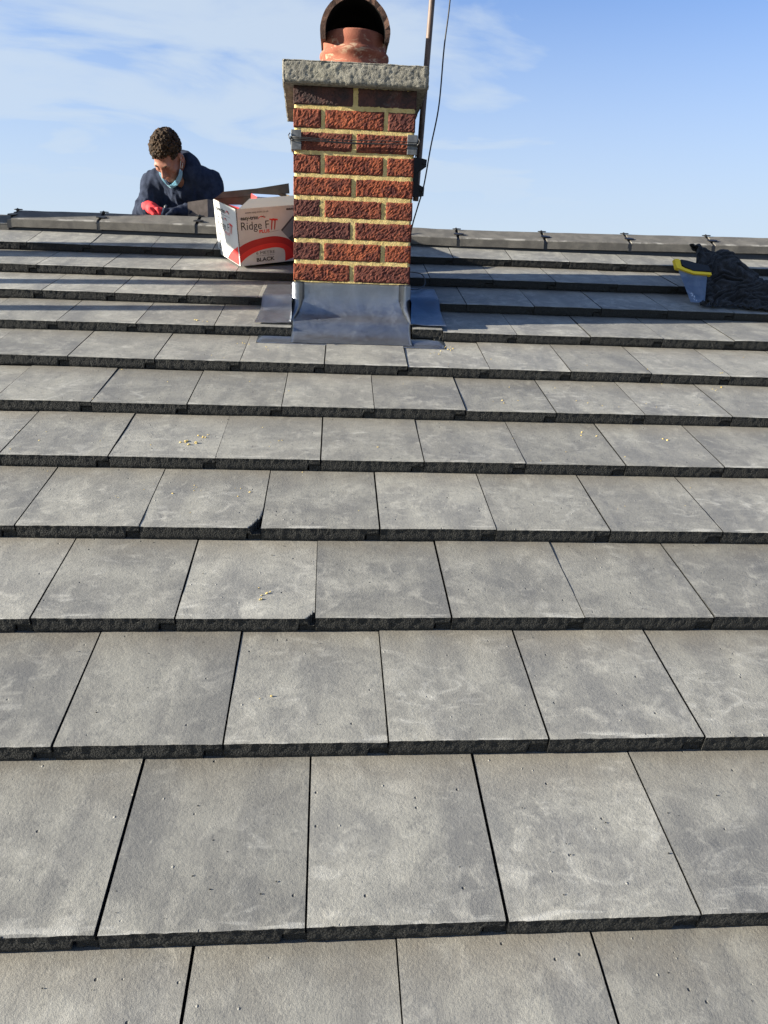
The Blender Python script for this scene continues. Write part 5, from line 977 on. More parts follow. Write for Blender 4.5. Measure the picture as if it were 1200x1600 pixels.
[662,6,13,17,9,-3,2,11,1,-6,-11,-7,-4,-3,-10,-7,-7,3,9,-3,5,-2,-2,1,0,-9,-6,-1,-1,-6,-2,9,1,-4,-1,-3,-6,-1,1,-7,-7,-11,-14,-3,3,1,-4,-9,-9,-5,-3,1,-1,6,4,-2,6,-3,-6,-3,1,-1,0,0,0,-1,-12,-2,7,5,-2,1,8,0,-4,-8,11,7,-8,-3,0,-3,-10,-8],
[682,2,10,19,12,-1,-5,6,5,-6,-10,-8,-5,-1,-8,-8,-4,-1,7,-8,-1,6,1,-4,6,-3,-7,-4,-1,-2,-6,-1,5,-1,0,-5,-8,-8,-2,4,-6,-11,-12,-8,-3,2,5,-2,-10,-7,-3,-1,1,3,5,-1,0,1,-7,-7,-6,1,7,1,-4,0,-7,-7,6,10,0,-1,6,0,0,-12,-1,10,0,-4,-1,-2,-6,-1],
[704,-2,5,14,13,8,-5,-1,2,1,-6,-9,-8,-5,-4,-7,-3,-6,4,-4,-6,-1,8,-1,4,3,-3,-7,-4,-1,-7,-7,-3,-4,5,2,-4,-9,-7,6,-2,-9,-9,-9,-5,-2,0,6,-2,-6,-3,-5,0,2,0,5,-2,-3,-2,-6,-10,-4,2,5,0,-3,-3,-5,-1,10,7,1,-2,0,2,-5,-6,0,3,1,-2,-3,-1,1],
[715,3,-2,6,13,15,2,-1,1,2,-3,-8,-9,-7,-4,-5,-5,-7,-6,0,-2,-2,9,-4,-7,5,9,-7,-7,-2,-7,-2,-8,-4,1,2,2,-7,-8,-2,4,-5,-8,-7,-3,-7,-4,5,8,-1,-3,-4,-3,0,-3,4,1,-6,-9,-4,-8,-2,-4,1,4,3,-2,-5,-3,8,7,4,-5,0,-3,1,-1,-5,-3,0,2,-1,-5,-16],
[718,11,0,3,7,11,11,4,3,1,-1,-6,-8,-7,-4,-5,-7,-5,-13,-8,-3,7,7,-3,-9,0,8,-6,-1,2,-8,-2,-10,-6,1,1,-1,-8,3,-7,-6,-3,3,-1,-6,-7,-2,2,4,5,2,-1,-6,-5,-3,-1,5,-7,-14,-7,-6,2,-4,-4,0,6,4,-7,-11,5,14,11,-3,-4,-8,-4,5,-7,-2,4,0,-5,-3,-5],
[732,10,2,1,6,6,6,6,11,5,-1,-6,-5,-6,-5,-4,-9,-7,-10,-12,-8,8,7,1,-8,-6,-4,-6,2,7,-2,-6,-10,-6,2,-1,-7,0,6,-3,-7,-4,3,5,-6,-8,0,2,-2,-2,2,6,0,-3,-6,-6,3,-5,-13,-7,-7,-3,0,-6,-5,2,9,-6,-11,1,12,14,4,-2,-8,-9,4,-2,-2,-2,-2,0,1,1],
[744,9,3,0,6,6,3,3,10,12,4,-5,-7,-3,-6,-3,-7,-8,-9,-13,-12,-3,5,8,-2,-7,-7,-6,-6,0,5,-1,-7,-7,-3,2,-2,-4,-2,8,-2,-4,2,6,-5,-7,-1,1,-2,-1,-2,-4,3,6,-4,-9,-7,0,-6,-7,-12,-8,6,-2,-5,-4,10,-3,-7,0,6,5,8,6,-10,-8,-4,3,0,-3,-1,-6,-5,11],
[758,4,7,-1,0,7,5,3,4,8,11,4,-5,-3,-7,-5,-2,-7,-10,-14,-10,-7,-3,10,-2,-8,-4,-4,-8,-6,-1,2,-1,-8,-5,0,7,-4,-5,4,-7,-3,11,7,-1,-7,-6,6,0,-3,-2,-3,-3,0,3,-5,-10,-7,-2,-5,-9,-7,3,3,-6,-6,5,4,-4,-2,5,4,3,5,-9,-1,-8,1,2,-1,-4,-6,-6,-10],
[775,-1,5,3,-4,1,3,8,7,2,5,11,4,-3,-4,-4,-4,-7,-11,-10,-7,-8,-8,3,-1,-7,-6,-4,-6,-6,-3,-3,-2,-1,-2,-3,5,2,-4,-4,-2,-8,5,7,8,0,-8,-2,-4,2,5,1,-4,-5,-2,-2,-6,-10,-5,-1,-9,-5,-3,6,-1,-6,0,6,1,-5,2,8,-1,-5,-3,5,-5,-4,-5,0,0,-6,-6,-10],
[793,-4,1,4,-7,3,3,6,9,3,2,4,9,6,0,-4,-7,-10,-8,-6,-8,-9,-9,-4,-2,-7,-7,-5,-4,-7,-1,-4,0,2,-3,-4,0,5,-1,-5,-3,-7,6,2,3,6,-4,-8,1,1,1,7,3,-8,-8,-8,-4,-1,-7,-4,-7,-3,-6,1,6,-4,-4,3,8,-4,-3,7,3,-6,-6,-1,2,-3,-6,-5,-1,-1,-9,-18],
[813,-6,-3,2,-9,3,0,4,11,7,3,3,9,10,2,-9,-7,-7,-7,-10,-9,-9,-3,-6,-7,-9,-4,-6,-4,-7,-7,-9,0,8,3,-1,-1,0,1,-2,-7,-1,5,3,-3,3,2,-6,3,2,-4,3,7,-2,-9,-12,-8,3,-2,-6,-5,-5,-5,-4,5,3,-2,-2,7,1,-7,-2,4,1,-5,-7,-1,5,0,-5,-8,-6,-8,-6],
[831,-6,-4,-1,-12,0,2,-1,7,11,4,7,11,4,2,-8,-2,-6,-6,-8,-8,-10,-7,-10,-7,-11,-2,-8,-1,-6,-10,-5,-3,1,7,8,0,-5,-3,1,-4,-1,2,6,-1,3,0,-2,2,4,-2,-5,-2,4,-3,-9,-11,-4,0,-4,-1,-3,-3,-5,-1,7,3,-5,1,4,-4,-9,-5,-2,4,-1,-5,4,6,1,-9,-8,-9,-10],
[843,-2,-3,-4,-12,1,3,-5,2,7,10,10,12,1,-4,-7,-2,3,-1,-9,-8,-11,-11,-14,-9,-10,-7,-12,2,-1,-7,-1,-2,0,6,7,-2,-3,-5,3,-3,-5,1,5,3,6,-1,1,1,3,1,-5,-4,-3,-5,0,-11,-11,-3,1,5,1,0,-4,-4,4,5,-5,-5,0,-1,-7,-6,-7,2,8,2,-1,2,5,-3,-9,-10,-11],
[860,-6,-2,-6,-9,4,2,-5,-1,7,8,5,14,7,-5,-7,-8,1,6,-10,-11,-11,-10,-11,-11,-11,-9,-9,-3,-5,-1,3,2,0,0,-4,-1,5,-3,3,2,-10,-3,7,4,3,4,5,2,1,-2,1,-4,-4,-5,0,-11,-8,-3,2,4,5,2,-1,-5,-4,5,-4,-8,-6,-2,-3,-3,-5,0,10,9,1,-3,-1,-1,-8,-11,-11],
[877,-7,-5,-4,-6,4,4,-8,-3,8,7,0,6,11,0,-10,-4,-6,-3,-14,-12,-10,-9,-7,1,-10,-11,-7,-6,-2,-1,-3,9,5,-3,-4,-2,2,-3,1,5,-6,-5,5,5,3,3,7,2,2,2,3,-4,-6,-4,0,-9,-6,-1,-1,-5,2,7,6,1,-6,-1,-3,-9,-6,-4,-1,-5,-1,6,9,9,2,-4,-6,-5,-9,-10,-10],
[888,-2,-5,-4,-5,1,8,-9,-5,6,11,0,-4,1,9,-6,-7,-5,-12,-10,-11,-12,-12,-9,1,-7,-2,-6,-3,2,-1,-8,6,11,0,-3,-5,-2,-3,-3,0,0,1,3,2,3,4,7,4,4,3,2,-4,-10,-9,-4,-2,2,3,1,-4,-2,3,4,5,-1,-5,-5,-9,-6,-5,-2,-3,4,9,6,6,3,-5,-7,-10,-13,-13,-3],
[908,-12,-2,1,-3,-4,8,-4,-5,0,12,3,-6,-9,9,2,-10,-7,-13,-7,-11,-12,-11,-13,-5,-4,6,-2,-6,-3,4,-5,3,10,4,-4,-12,-7,3,0,-1,1,1,-1,3,5,4,6,5,5,-3,-1,-2,-5,-6,-4,-1,0,0,8,3,-5,0,2,3,2,-8,-9,-6,-6,-2,0,0,5,5,6,4,1,-4,-6,-12,-16,-14,-4],
[916,-6,-3,4,-3,-6,4,6,-3,-5,7,7,-8,-12,3,3,-11,-2,-10,-10,-11,-14,-11,-10,-4,-3,4,3,-7,-6,4,-1,1,6,8,-5,-12,-7,-1,2,-3,-1,3,1,3,3,6,4,5,6,2,-1,-4,-3,-6,-9,-3,2,2,6,6,-3,1,1,1,-1,-5,-9,-6,-7,-2,4,5,6,0,-2,5,3,-6,-5,-13,-17,-11,-11],
[937,-11,-1,1,0,-4,1,10,-3,-6,4,7,-9,-12,-1,-3,-15,-1,-4,-10,-8,-13,-11,-8,-6,-2,1,6,-3,-8,-1,4,3,3,6,-7,-7,-6,-5,-2,-2,2,3,1,1,4,6,5,5,2,5,-1,-6,-2,-6,-10,-2,3,4,2,0,4,4,4,-2,-9,-3,-4,-3,-8,-2,4,8,5,-3,-3,2,4,-5,-9,-11,-15,-11,-5],
[927,9,7,1,3,-4,-1,10,0,-6,-1,6,-13,-11,0,-4,-18,-14,-9,-6,2,-8,-10,-6,-4,-3,-4,3,5,-4,-4,4,4,1,3,-4,-6,-5,-4,-5,-2,-1,3,3,1,2,5,5,5,3,3,-1,-5,-4,-8,-7,-2,3,7,2,-2,5,1,6,0,-7,-5,-3,-2,-5,-2,2,6,4,-5,-2,2,-1,-2,-9,-12,-13,-7,-3],
[950,-6,-1,11,11,-2,-4,9,3,-7,-8,8,-11,-13,0,0,-15,-18,-11,-10,-7,-8,-8,-2,2,-2,-5,-3,7,5,-5,0,5,2,4,-4,-6,-5,-2,-6,-5,-2,2,3,3,2,2,6,8,4,0,-3,-5,-6,-6,-4,-6,-5,12,8,0,4,-2,0,3,-2,-4,0,-5,-2,2,0,-1,-4,0,-1,3,0,-9,-10,-4,-8,-5,0],
[963,-5,-9,7,18,6,-6,5,1,-5,-10,8,-5,-12,-3,3,-13,-15,-11,-10,-10,-9,-6,-2,-4,-6,-4,-1,5,9,0,-2,-1,5,2,-6,-7,-1,2,-9,-10,2,2,3,1,5,2,2,8,4,-6,-7,-6,-5,-4,1,-2,-8,5,9,10,7,0,-4,2,1,-2,1,-7,-4,5,-2,-3,-6,0,-3,-4,7,-7,-12,-5,-3,0,2],
[980,-8,-9,-2,18,14,-5,3,-6,-9,-6,7,4,-11,-4,4,-10,-13,-11,-7,-9,-7,-6,-5,-4,-6,-3,-1,2,8,2,-3,-3,-1,-5,-4,-1,1,-2,-12,-6,5,1,4,2,4,4,-3,4,5,-1,-6,-7,-7,-8,-3,-2,1,3,4,7,9,8,-2,-7,0,4,4,-4,-7,-4,0,2,-5,-1,-2,-11,0,-4,-4,-2,-5,4,2],
[998,-16,-5,-4,8,17,4,2,-6,-10,-6,5,6,-8,-5,4,-6,-12,-10,-4,-7,-9,-6,-5,-4,-3,-3,-2,0,4,3,-3,-2,-4,-7,-4,-1,-5,-8,-9,1,4,2,4,3,0,4,2,-2,0,4,-5,-8,-7,-8,-2,-1,0,4,2,0,3,13,8,-3,-5,-2,3,3,-5,-6,-3,-3,0,3,-1,-12,-6,-7,-6,5,2,2,2],
[992,-1,-4,-2,3,10,13,5,-5,-8,-6,1,8,-6,-7,2,1,-9,-9,-4,-8,-14,-10,-6,-1,3,2,0,-1,2,1,-3,-4,-6,-5,-6,-10,-9,-3,-4,-4,-1,5,7,3,2,5,1,-3,1,2,-4,-7,-7,-7,-6,-2,-2,6,-1,2,-2,5,14,8,-4,-2,-1,-1,-3,-3,-3,-6,-6,1,9,-8,-8,-8,-9,-1,10,7,-1],
[1010,-8,-4,-1,3,7,6,10,2,-6,-7,-3,9,-1,-8,-4,6,-3,-7,-5,-9,-14,-11,-2,-3,-1,4,4,1,1,-2,-4,-4,-6,-7,-8,-12,-10,-3,-5,-2,-2,3,6,5,-3,-3,5,6,5,2,-3,-8,-11,-8,-8,-2,-4,6,0,4,-1,-1,9,10,4,0,-3,-3,-5,-2,-1,-4,-8,-2,6,-9,-9,-5,-2,-3,5,12,7],
[1012,4,-3,-1,1,9,1,3,9,1,-6,-6,6,3,-7,-7,5,3,-3,-6,-11,-12,-10,-1,-1,-4,-1,5,6,1,-4,-4,-6,-8,-13,-11,-8,-8,-6,-2,0,-2,-1,0,6,3,-4,4,5,6,5,-2,-9,-11,-9,-9,-8,-2,0,0,8,4,-2,4,2,7,7,2,-5,-7,-4,0,-2,-3,-7,-4,-2,-5,-6,-1,3,3,9,11],
[1013,15,4,1,-2,9,2,-5,3,7,0,-7,-1,7,-3,-8,-1,8,3,-8,-10,-10,-9,-4,4,-5,-4,1,8,3,-4,-8,-12,-11,-7,-5,-7,-8,-9,-7,1,-2,-3,-1,3,6,0,5,4,5,4,-1,-5,-12,-10,-10,-11,0,0,-2,3,3,2,7,-1,-1,7,6,-1,-6,-3,-2,-1,-3,-4,-4,-3,-6,-3,-1,2,5,5,-6],
[1022,15,12,4,-3,1,7,-2,-4,2,7,-3,-5,6,3,-8,-6,2,9,-1,-9,-9,-8,-6,3,-2,-6,-4,2,4,-6,-12,-10,-4,-1,-4,-6,-9,-10,-12,-2,-2,-2,-2,1,2,7,7,-2,0,4,1,-7,-15,-13,-5,-6,-3,-3,1,7,5,4,4,2,-2,2,2,0,-2,-1,0,-3,-2,-3,-4,-8,-3,-2,3,3,0,7,2],
[1037,16,10,7,0,-3,4,4,-4,-5,8,1,-5,0,6,-2,-7,-5,4,7,-4,-8,-8,-6,-2,0,-7,-3,-4,-6,-3,-3,-4,-5,-4,-5,-6,-8,-9,-13,-8,2,-2,-1,2,0,7,7,-1,-6,-2,-2,-4,-7,-7,-3,-8,-8,-4,0,1,3,11,6,4,1,1,-1,1,-3,1,0,-5,-4,-2,-2,-5,-6,-1,4,4,0,3,2],
[1055,17,10,2,-1,2,5,4,-4,-9,4,7,-4,-4,1,3,-5,-3,-2,1,2,-4,-5,-6,-8,-2,0,-5,-6,-5,-4,-2,-4,-5,-2,-4,-6,-8,-13,-12,-9,3,1,-3,-3,4,8,1,-4,-4,3,0,-3,-5,-9,-3,-11,-7,-8,-3,2,4,6,7,8,5,1,0,-1,-6,3,0,-4,-5,-4,0,-1,-10,1,4,1,5,2,-3],
[1069,18,15,3,-2,-2,7,1,-3,-7,0,8,0,-6,-6,0,1,-1,-1,-2,-5,-3,1,-3,-6,-5,2,-4,-7,-7,-5,-2,-4,-6,-6,-7,-7,-7,-12,-7,-5,-1,1,-4,-1,3,8,3,-5,-3,3,-2,0,-4,-7,-6,-16,-9,-6,-2,0,3,6,8,8,6,0,3,-1,-8,4,0,-5,-5,-1,-2,1,-9,-2,5,3,5,2,2],
[1084,18,17,8,-2,-7,5,-2,-6,-1,0,2,4,-5,-5,-1,2,-4,-6,2,-4,-5,-3,3,-1,-6,-3,0,-5,-7,-5,-4,-6,-8,-5,-6,-10,-13,-13,-4,3,0,0,-1,-2,-4,4,7,1,-4,-1,3,6,-6,-11,-12,-15,-7,-5,-3,2,-1,-3,5,3,7,6,2,5,-2,4,-1,-3,-3,0,-4,-6,-5,3,5,1,6,5,2],
[1107,13,13,12,-1,-8,1,1,-9,1,-1,0,-2,-2,-2,0,-2,-3,-8,-6,-1,2,-4,-1,5,-2,-6,-3,0,-7,-4,-5,-9,-7,-8,-12,-9,-9,-10,-5,2,4,0,-2,-1,-2,-2,6,6,0,1,3,5,-11,-14,-13,-12,-9,-6,1,1,-4,1,4,-1,2,3,4,4,3,5,2,-1,-3,-4,-1,-5,-4,2,2,-2,9,11,1],
[1132,6,11,13,-2,-10,-4,0,-5,4,-5,3,-4,-3,0,-4,-4,0,-6,-8,-4,1,1,-3,1,5,-2,-3,-2,-7,-10,-7,-4,-7,-12,-10,-9,-12,-8,0,1,-4,1,6,3,-3,-1,5,0,6,4,3,0,-12,-13,-14,-10,-8,-4,-5,-1,1,0,-2,2,5,0,5,5,4,2,3,-1,-6,0,0,-7,-3,0,2,-3,8,10,9],
[1152,3,10,14,-4,-11,-4,-6,-4,6,-2,1,-5,-3,-2,-4,-3,0,-5,-8,-2,-1,0,0,-2,2,3,-2,-8,-7,-8,-6,-9,-3,-10,-13,-13,-6,-7,-1,0,-2,-1,1,2,9,6,4,0,5,-1,2,-10,-11,-8,-14,-14,-10,2,-6,3,1,-2,1,2,5,-1,-3,2,3,1,0,1,1,4,2,-7,-2,-3,-3,2,14,9,12],
[1174,-1,6,12,-4,-11,-2,-4,-5,-4,-1,4,-3,-5,-2,-3,-6,-5,3,-7,-6,3,4,0,-2,-2,0,0,-7,-5,-7,-7,-14,-9,-13,-7,-9,-10,-8,3,4,-3,1,1,0,10,11,6,1,-1,0,-3,-14,-16,-12,-1,-12,-11,-5,-2,7,6,-1,0,1,2,-1,-3,-1,3,2,2,2,4,1,-1,-4,-3,-1,-9,0,21,10,8],
[1184,7,4,3,-3,-5,-4,0,-3,-7,-5,-3,0,-3,-5,-4,0,-4,2,-5,-8,-3,10,4,-3,-2,-2,-5,-6,-3,-3,-9,-15,-9,-14,-7,-14,-9,-5,1,4,2,2,4,-1,5,6,12,5,2,-2,-12,-16,-14,-15,-4,-8,0,-5,-2,2,7,5,-2,-1,2,-4,-6,-3,1,2,3,3,2,0,-3,5,1,-6,-9,2,22,14,9],
[1202,4,5,3,-3,-3,-6,1,-3,-9,-7,-4,-2,-4,-3,-3,0,-3,-5,-3,-2,-7,3,11,4,-4,-4,-4,-5,-7,-7,-10,-11,-10,-13,-9,-13,-9,-2,0,6,5,1,3,1,1,4,12,5,6,-3,-12,-17,-18,-12,-10,-3,6,-2,-3,0,0,6,4,-5,-1,-2,-6,-2,-2,-2,0,0,1,-1,-3,0,3,-3,3,7,16,18,10],
[1217,4,2,5,0,-5,-6,-3,-1,-9,-8,-6,-3,-3,-4,-2,2,-2,-4,-5,-1,-3,-2,3,9,-4,0,-3,-7,-8,-7,-11,-18,-17,-9,-7,-8,-8,1,1,6,1,6,5,1,2,1,4,-2,7,1,-8,-13,-18,-12,-12,-6,7,5,1,-1,-2,3,4,-4,-6,-4,-6,-3,2,3,3,0,-1,-3,-3,-6,-1,5,8,9,15,16,7],
[1234,5,-1,-1,5,-2,-8,-9,-7,-5,-1,-5,-7,-4,-3,1,1,0,-4,-5,0,-3,0,0,5,-4,1,-3,-6,-10,-13,-9,-17,-20,-15,-12,-4,3,5,0,5,3,7,5,-1,6,0,-3,-6,-3,-4,-7,-8,-10,-15,-6,0,6,7,4,-1,-2,-2,-3,-1,0,-4,-4,-9,-5,4,5,1,-2,-1,7,-2,-2,4,5,12,13,10,11],
[1250,2,2,-4,-1,3,-7,-9,-11,-9,1,2,-6,-6,-3,3,3,-1,-4,-4,1,-3,0,-2,4,-3,-1,-4,-8,-9,-14,-14,-17,-17,-13,-13,-6,6,7,-2,5,0,-1,5,8,9,3,-5,-5,-5,-9,-14,-11,-7,-8,0,1,0,0,11,5,-2,-2,-3,-6,0,-2,-6,-5,-3,-3,-5,-2,0,2,7,-1,2,12,11,10,14,8,14],
[1262,-6,4,4,-3,-2,-4,-4,-8,-13,-6,4,0,-2,-6,1,7,2,-4,-5,-1,0,-3,-2,-3,0,-8,-12,-10,-8,-6,-12,-17,-18,-13,-8,-5,1,9,1,1,0,2,4,9,2,6,-9,-3,0,-6,-13,-12,-8,-9,-5,4,4,-3,6,6,3,0,-6,-7,-7,3,0,-2,-4,-4,-3,-2,-3,-2,3,2,4,12,17,11,9,5,1],
[1280,-11,-6,0,-4,-8,0,5,4,-9,-12,-5,1,8,-1,-3,5,7,-2,-8,-5,1,1,-3,-7,0,-8,-14,-16,-15,-11,-9,-12,-13,-12,-5,-2,-2,2,6,3,-1,3,8,6,-2,5,-5,-6,-4,-2,-9,-10,-10,-8,-7,3,-4,4,7,3,2,0,-3,-8,-11,-4,3,-1,7,1,-9,-11,-2,5,6,-2,8,7,17,16,12,4,-4],
[1289,-3,-5,-4,-2,-10,-9,2,11,-1,-9,-9,-4,10,5,-1,0,6,1,-4,-8,-5,4,-1,-8,-7,-4,-15,-18,-15,-15,-16,-13,-11,-6,1,0,-1,-2,4,5,0,5,8,1,3,3,-6,-7,-3,-6,-10,-7,-14,-2,-6,2,-6,3,9,6,-3,-5,2,-6,-12,-11,0,1,9,4,-4,-10,-2,8,7,-4,8,8,12,17,14,8,-4],
[1288,12,-1,-14,6,-8,-14,-8,13,6,0,-10,-8,-1,16,6,-3,-3,-6,10,-5,-14,-2,12,-10,-12,-6,-11,-18,-21,-12,-14,-17,-13,-7,-3,8,5,-4,2,-3,12,2,7,2,6,4,-20,3,-9,2,-13,-18,-17,7,-2,-7,7,-2,-3,13,1,-6,-13,-4,4,-3,-3,-7,-7,3,16,-7,-16,19,8,-1,11,10,8,17,-3,18,5]],
[
[222,2,16,3,19,3,-11,-22,-20,9,20,-8,-22,-7,8,8,-17,-5,0,9,13,1,5,11,0,-22,-4,18,0,-22,8,19,-6,-15,-12,16,13,3,-21,-5,6,15,6,-15,-10,2,6,17,17,-1,-22,3,13,0,-18,-2,7,-1,-7,5,11,5,0,-18,2,16,8,8,-22,-3,-7,-1,-6,13,-14,-10,1,13,-6,-5,-11,10,18,9],
[208,4,10,15,15,11,-4,-19,-20,-7,14,9,-13,-17,-2,14,2,-5,-5,-4,3,10,1,0,5,-2,-12,1,8,0,-10,10,12,-6,-12,-6,6,13,0,-12,-2,3,13,1,-9,-5,1,5,14,11,-9,-13,0,10,-1,-10,-7,-4,-2,3,10,11,8,-4,-12,1,11,11,4,-6,-7,2,-2,-8,2,-6,-6,8,2,-8,-10,-6,5,9],
[207,4,3,11,16,17,4,-17,-22,-17,7,16,-1,-17,-9,12,13,4,-5,-10,-4,7,10,-10,-6,6,-3,-10,0,9,-6,5,17,1,-9,-12,-2,15,11,-8,-2,-9,5,10,1,-5,-1,-5,3,14,3,-12,-10,4,9,0,-9,-7,-1,-3,1,8,12,10,-9,-14,7,13,13,1,-2,-3,1,-9,1,2,-9,-3,7,-3,-12,-12,0,14],
[222,2,1,1,7,15,13,-13,-22,-18,-5,13,13,-7,-15,0,14,13,4,-6,-5,2,10,-11,-15,-4,5,-3,-8,11,5,-4,4,-2,4,2,-4,3,15,5,-6,-17,-6,7,10,7,0,-8,-10,3,11,3,-8,-12,-1,11,8,-3,0,-3,-9,-4,4,14,5,-15,-3,13,11,-4,5,4,3,-5,-3,7,-5,-12,0,6,-2,-12,-13,-3],
[213,13,9,3,-2,4,12,-4,-19,-17,-14,6,16,8,-12,-12,8,16,10,-5,1,4,4,-10,-11,-14,-6,5,0,14,10,-8,-10,-9,5,12,8,-4,8,13,-6,-16,-12,-2,7,13,8,-2,-9,-9,0,10,3,-6,-10,-1,13,10,3,0,-7,-13,-8,9,12,0,-14,4,10,-5,2,5,5,4,4,5,-2,-14,-10,1,7,1,-12,-16],
[199,16,13,10,2,-4,7,4,-17,-15,-18,-1,12,17,-1,-15,-3,12,14,4,-6,-5,4,3,-8,-14,-15,2,7,10,8,-5,-8,-6,10,12,7,0,5,14,-7,-15,-16,-8,2,7,9,-2,-1,-1,-6,-1,4,6,1,-10,-1,13,14,5,-11,-17,-8,10,6,4,-11,-5,11,4,-6,-2,5,4,6,7,3,-9,-14,-8,5,9,0,1],
[192,12,11,12,9,6,7,-2,-15,-16,-17,-6,9,19,8,-11,-10,8,8,8,6,-13,-8,3,-6,-12,-8,0,5,13,8,-1,-8,-1,16,15,7,2,1,7,-6,-11,-15,-11,1,-8,-2,1,-2,4,6,-5,-7,5,11,1,-13,2,18,15,-8,-13,-10,6,10,-6,-7,-10,4,11,-3,-7,0,5,3,8,8,2,-5,-13,-9,-1,4,12],
[208,-3,1,7,9,11,10,-3,-7,-17,-15,-9,6,17,16,-2,-13,2,9,5,11,-10,-16,-7,-1,-10,3,3,-4,7,2,13,4,0,7,1,7,9,4,-3,-4,-5,-7,-9,1,-13,-10,6,-7,1,10,2,-12,-5,7,11,-11,-6,12,21,3,-12,-3,-4,14,-7,-11,-10,2,13,-6,-8,-1,-3,2,6,7,7,7,-2,-10,-11,-2,-6],
[216,-2,-7,-5,6,11,14,5,-8,-12,-12,-11,2,13,18,9,-5,-7,-2,4,14,0,-15,-16,-8,-9,5,12,4,-6,-2,13,15,8,-3,-10,1,6,5,-5,-3,-2,1,-1,0,-13,-12,8,-5,3,10,5,-10,-12,-4,12,4,-12,-2,16,13,-6,2,-10,10,6,-6,-13,-7,14,0,-7,-1,-9,-3,-2,0,6,9,10,3,-11,-11,-9],
[219,-4,1,-12,-4,8,13,12,-3,-3,-6,-13,-5,4,13,15,10,-2,-8,-4,6,5,-6,-15,-12,-10,1,8,13,1,0,-1,8,13,-6,-4,3,-1,-5,-5,-3,-4,0,3,6,-11,-12,6,-1,-4,11,11,1,-11,-12,2,16,-6,-14,2,12,8,4,-9,-5,10,8,-10,-16,7,10,-3,-1,-9,-6,1,-3,-2,2,7,11,2,-7,-7],
[199,17,8,-14,-12,3,9,17,9,-6,5,-6,-9,-3,6,11,14,7,-3,-3,-6,-6,4,-4,-11,-9,-1,-3,5,6,12,2,-3,9,3,-3,-7,3,-2,-6,-8,-11,-5,4,8,-8,-11,-4,2,-3,7,11,12,0,-11,-7,15,2,-12,-10,-3,7,7,-3,-4,3,13,3,-15,-7,4,-4,-1,0,2,2,-4,6,1,-7,0,2,2,4],
[197,14,13,-6,-17,-5,8,13,14,-2,12,3,-5,-2,0,-3,4,14,11,2,-10,-12,-1,7,-5,-11,-2,-2,-1,3,12,13,-6,-5,9,7,-11,3,1,-6,-9,-13,-10,1,3,-3,-5,-8,1,-2,-6,6,11,13,-1,-11,-1,6,3,-7,-12,-6,2,10,9,-9,0,14,-3,-15,-8,-1,9,8,8,-1,-7,-1,0,-1,-4,-6,1,-2],
[202,5,12,5,-13,-7,9,8,9,-2,4,11,9,3,1,-8,-5,7,16,6,-8,-9,-9,2,8,-10,-7,7,2,-2,6,13,0,-7,0,10,-3,-6,1,-3,-5,-11,-11,-2,6,-2,-4,-11,-3,-1,-8,3,-2,11,11,-4,-16,-2,10,4,-3,-6,-7,6,15,-7,-13,8,10,-6,-8,-6,13,6,6,-5,3,2,-4,-1,1,-7,1,3],
[232,-14,0,9,-2,-6,0,15,13,-4,-7,1,16,13,5,-6,-10,-2,8,10,1,-3,-11,-7,12,-4,-11,7,8,-5,1,14,8,-8,-12,1,8,-8,-6,-5,-1,-11,-9,-1,5,2,-8,-11,-3,0,-1,5,-14,1,13,3,-16,-9,6,6,7,6,-4,-5,10,5,-16,-4,4,3,4,-6,5,-6,11,3,2,6,-2,-2,1,-4,-4,-9],
[244,-5,-11,-3,8,5,-9,8,13,4,-7,-7,13,17,9,0,-10,-3,-6,0,6,9,-6,-13,3,8,-4,0,10,-6,0,7,12,-7,-7,-2,-4,-14,-9,-3,4,-9,-8,-8,0,6,-6,-10,-4,7,10,5,-16,-12,4,13,-4,-12,-2,0,3,12,9,-4,-2,5,-9,-5,-7,1,12,3,-1,-10,4,13,5,2,-7,-4,0,0,0,-2],
[264,-13,-14,-8,6,16,-6,-7,3,7,-1,-1,8,15,7,9,-3,-2,-9,-7,0,9,2,-12,-5,12,7,-3,6,2,-3,-6,11,-1,-7,5,-9,-17,-12,-3,-1,-1,0,-13,-11,-1,-1,3,-9,-3,13,13,-7,-18,-9,10,10,-1,-2,-6,-8,3,9,6,3,5,-2,-13,-15,-3,9,5,5,-1,-9,11,10,4,-8,-11,-3,0,3,-4],
[263,1,-10,-9,1,17,2,-12,-9,2,10,6,2,5,-1,13,10,0,-8,-4,-6,-2,5,-4,-10,4,15,6,0,4,1,-15,-3,-4,-4,13,2,-12,-14,-4,1,0,0,-12,-14,-12,-3,6,-2,-11,2,16,6,-15,-16,-2,14,14,3,-5,-13,-8,1,3,11,13,5,-13,-18,-8,-1,-2,8,9,-9,1,9,11,3,-10,-12,-8,0,-7],
[270,8,-5,-10,-4,10,10,-8,-12,-3,7,13,1,-6,-8,8,16,3,-5,4,-1,-10,-5,8,-8,-6,11,14,5,1,4,-10,-10,-11,-8,5,10,2,-12,-11,3,1,1,-8,-12,-14,-9,-5,1,-3,-11,8,15,-1,-17,-12,6,20,13,-1,-9,-7,-5,-6,2,13,10,-4,-15,-12,-11,-2,7,8,-1,-4,1,9,13,4,-9,-11,-5,-13],
[265,16,6,-5,-7,1,10,-2,-10,-12,2,15,9,-5,-11,-2,16,11,-6,-4,7,-2,-10,8,-9,-10,2,10,13,8,5,-1,-9,-13,-10,-7,-1,10,0,-13,-11,-2,5,1,-5,-12,-9,-11,-6,1,-11,-4,15,12,-10,-18,-5,15,16,4,-4,2,0,-10,-10,1,14,7,-11,-15,-12,-1,13,5,-7,-5,-6,1,12,14,5,-5,-11,-13],
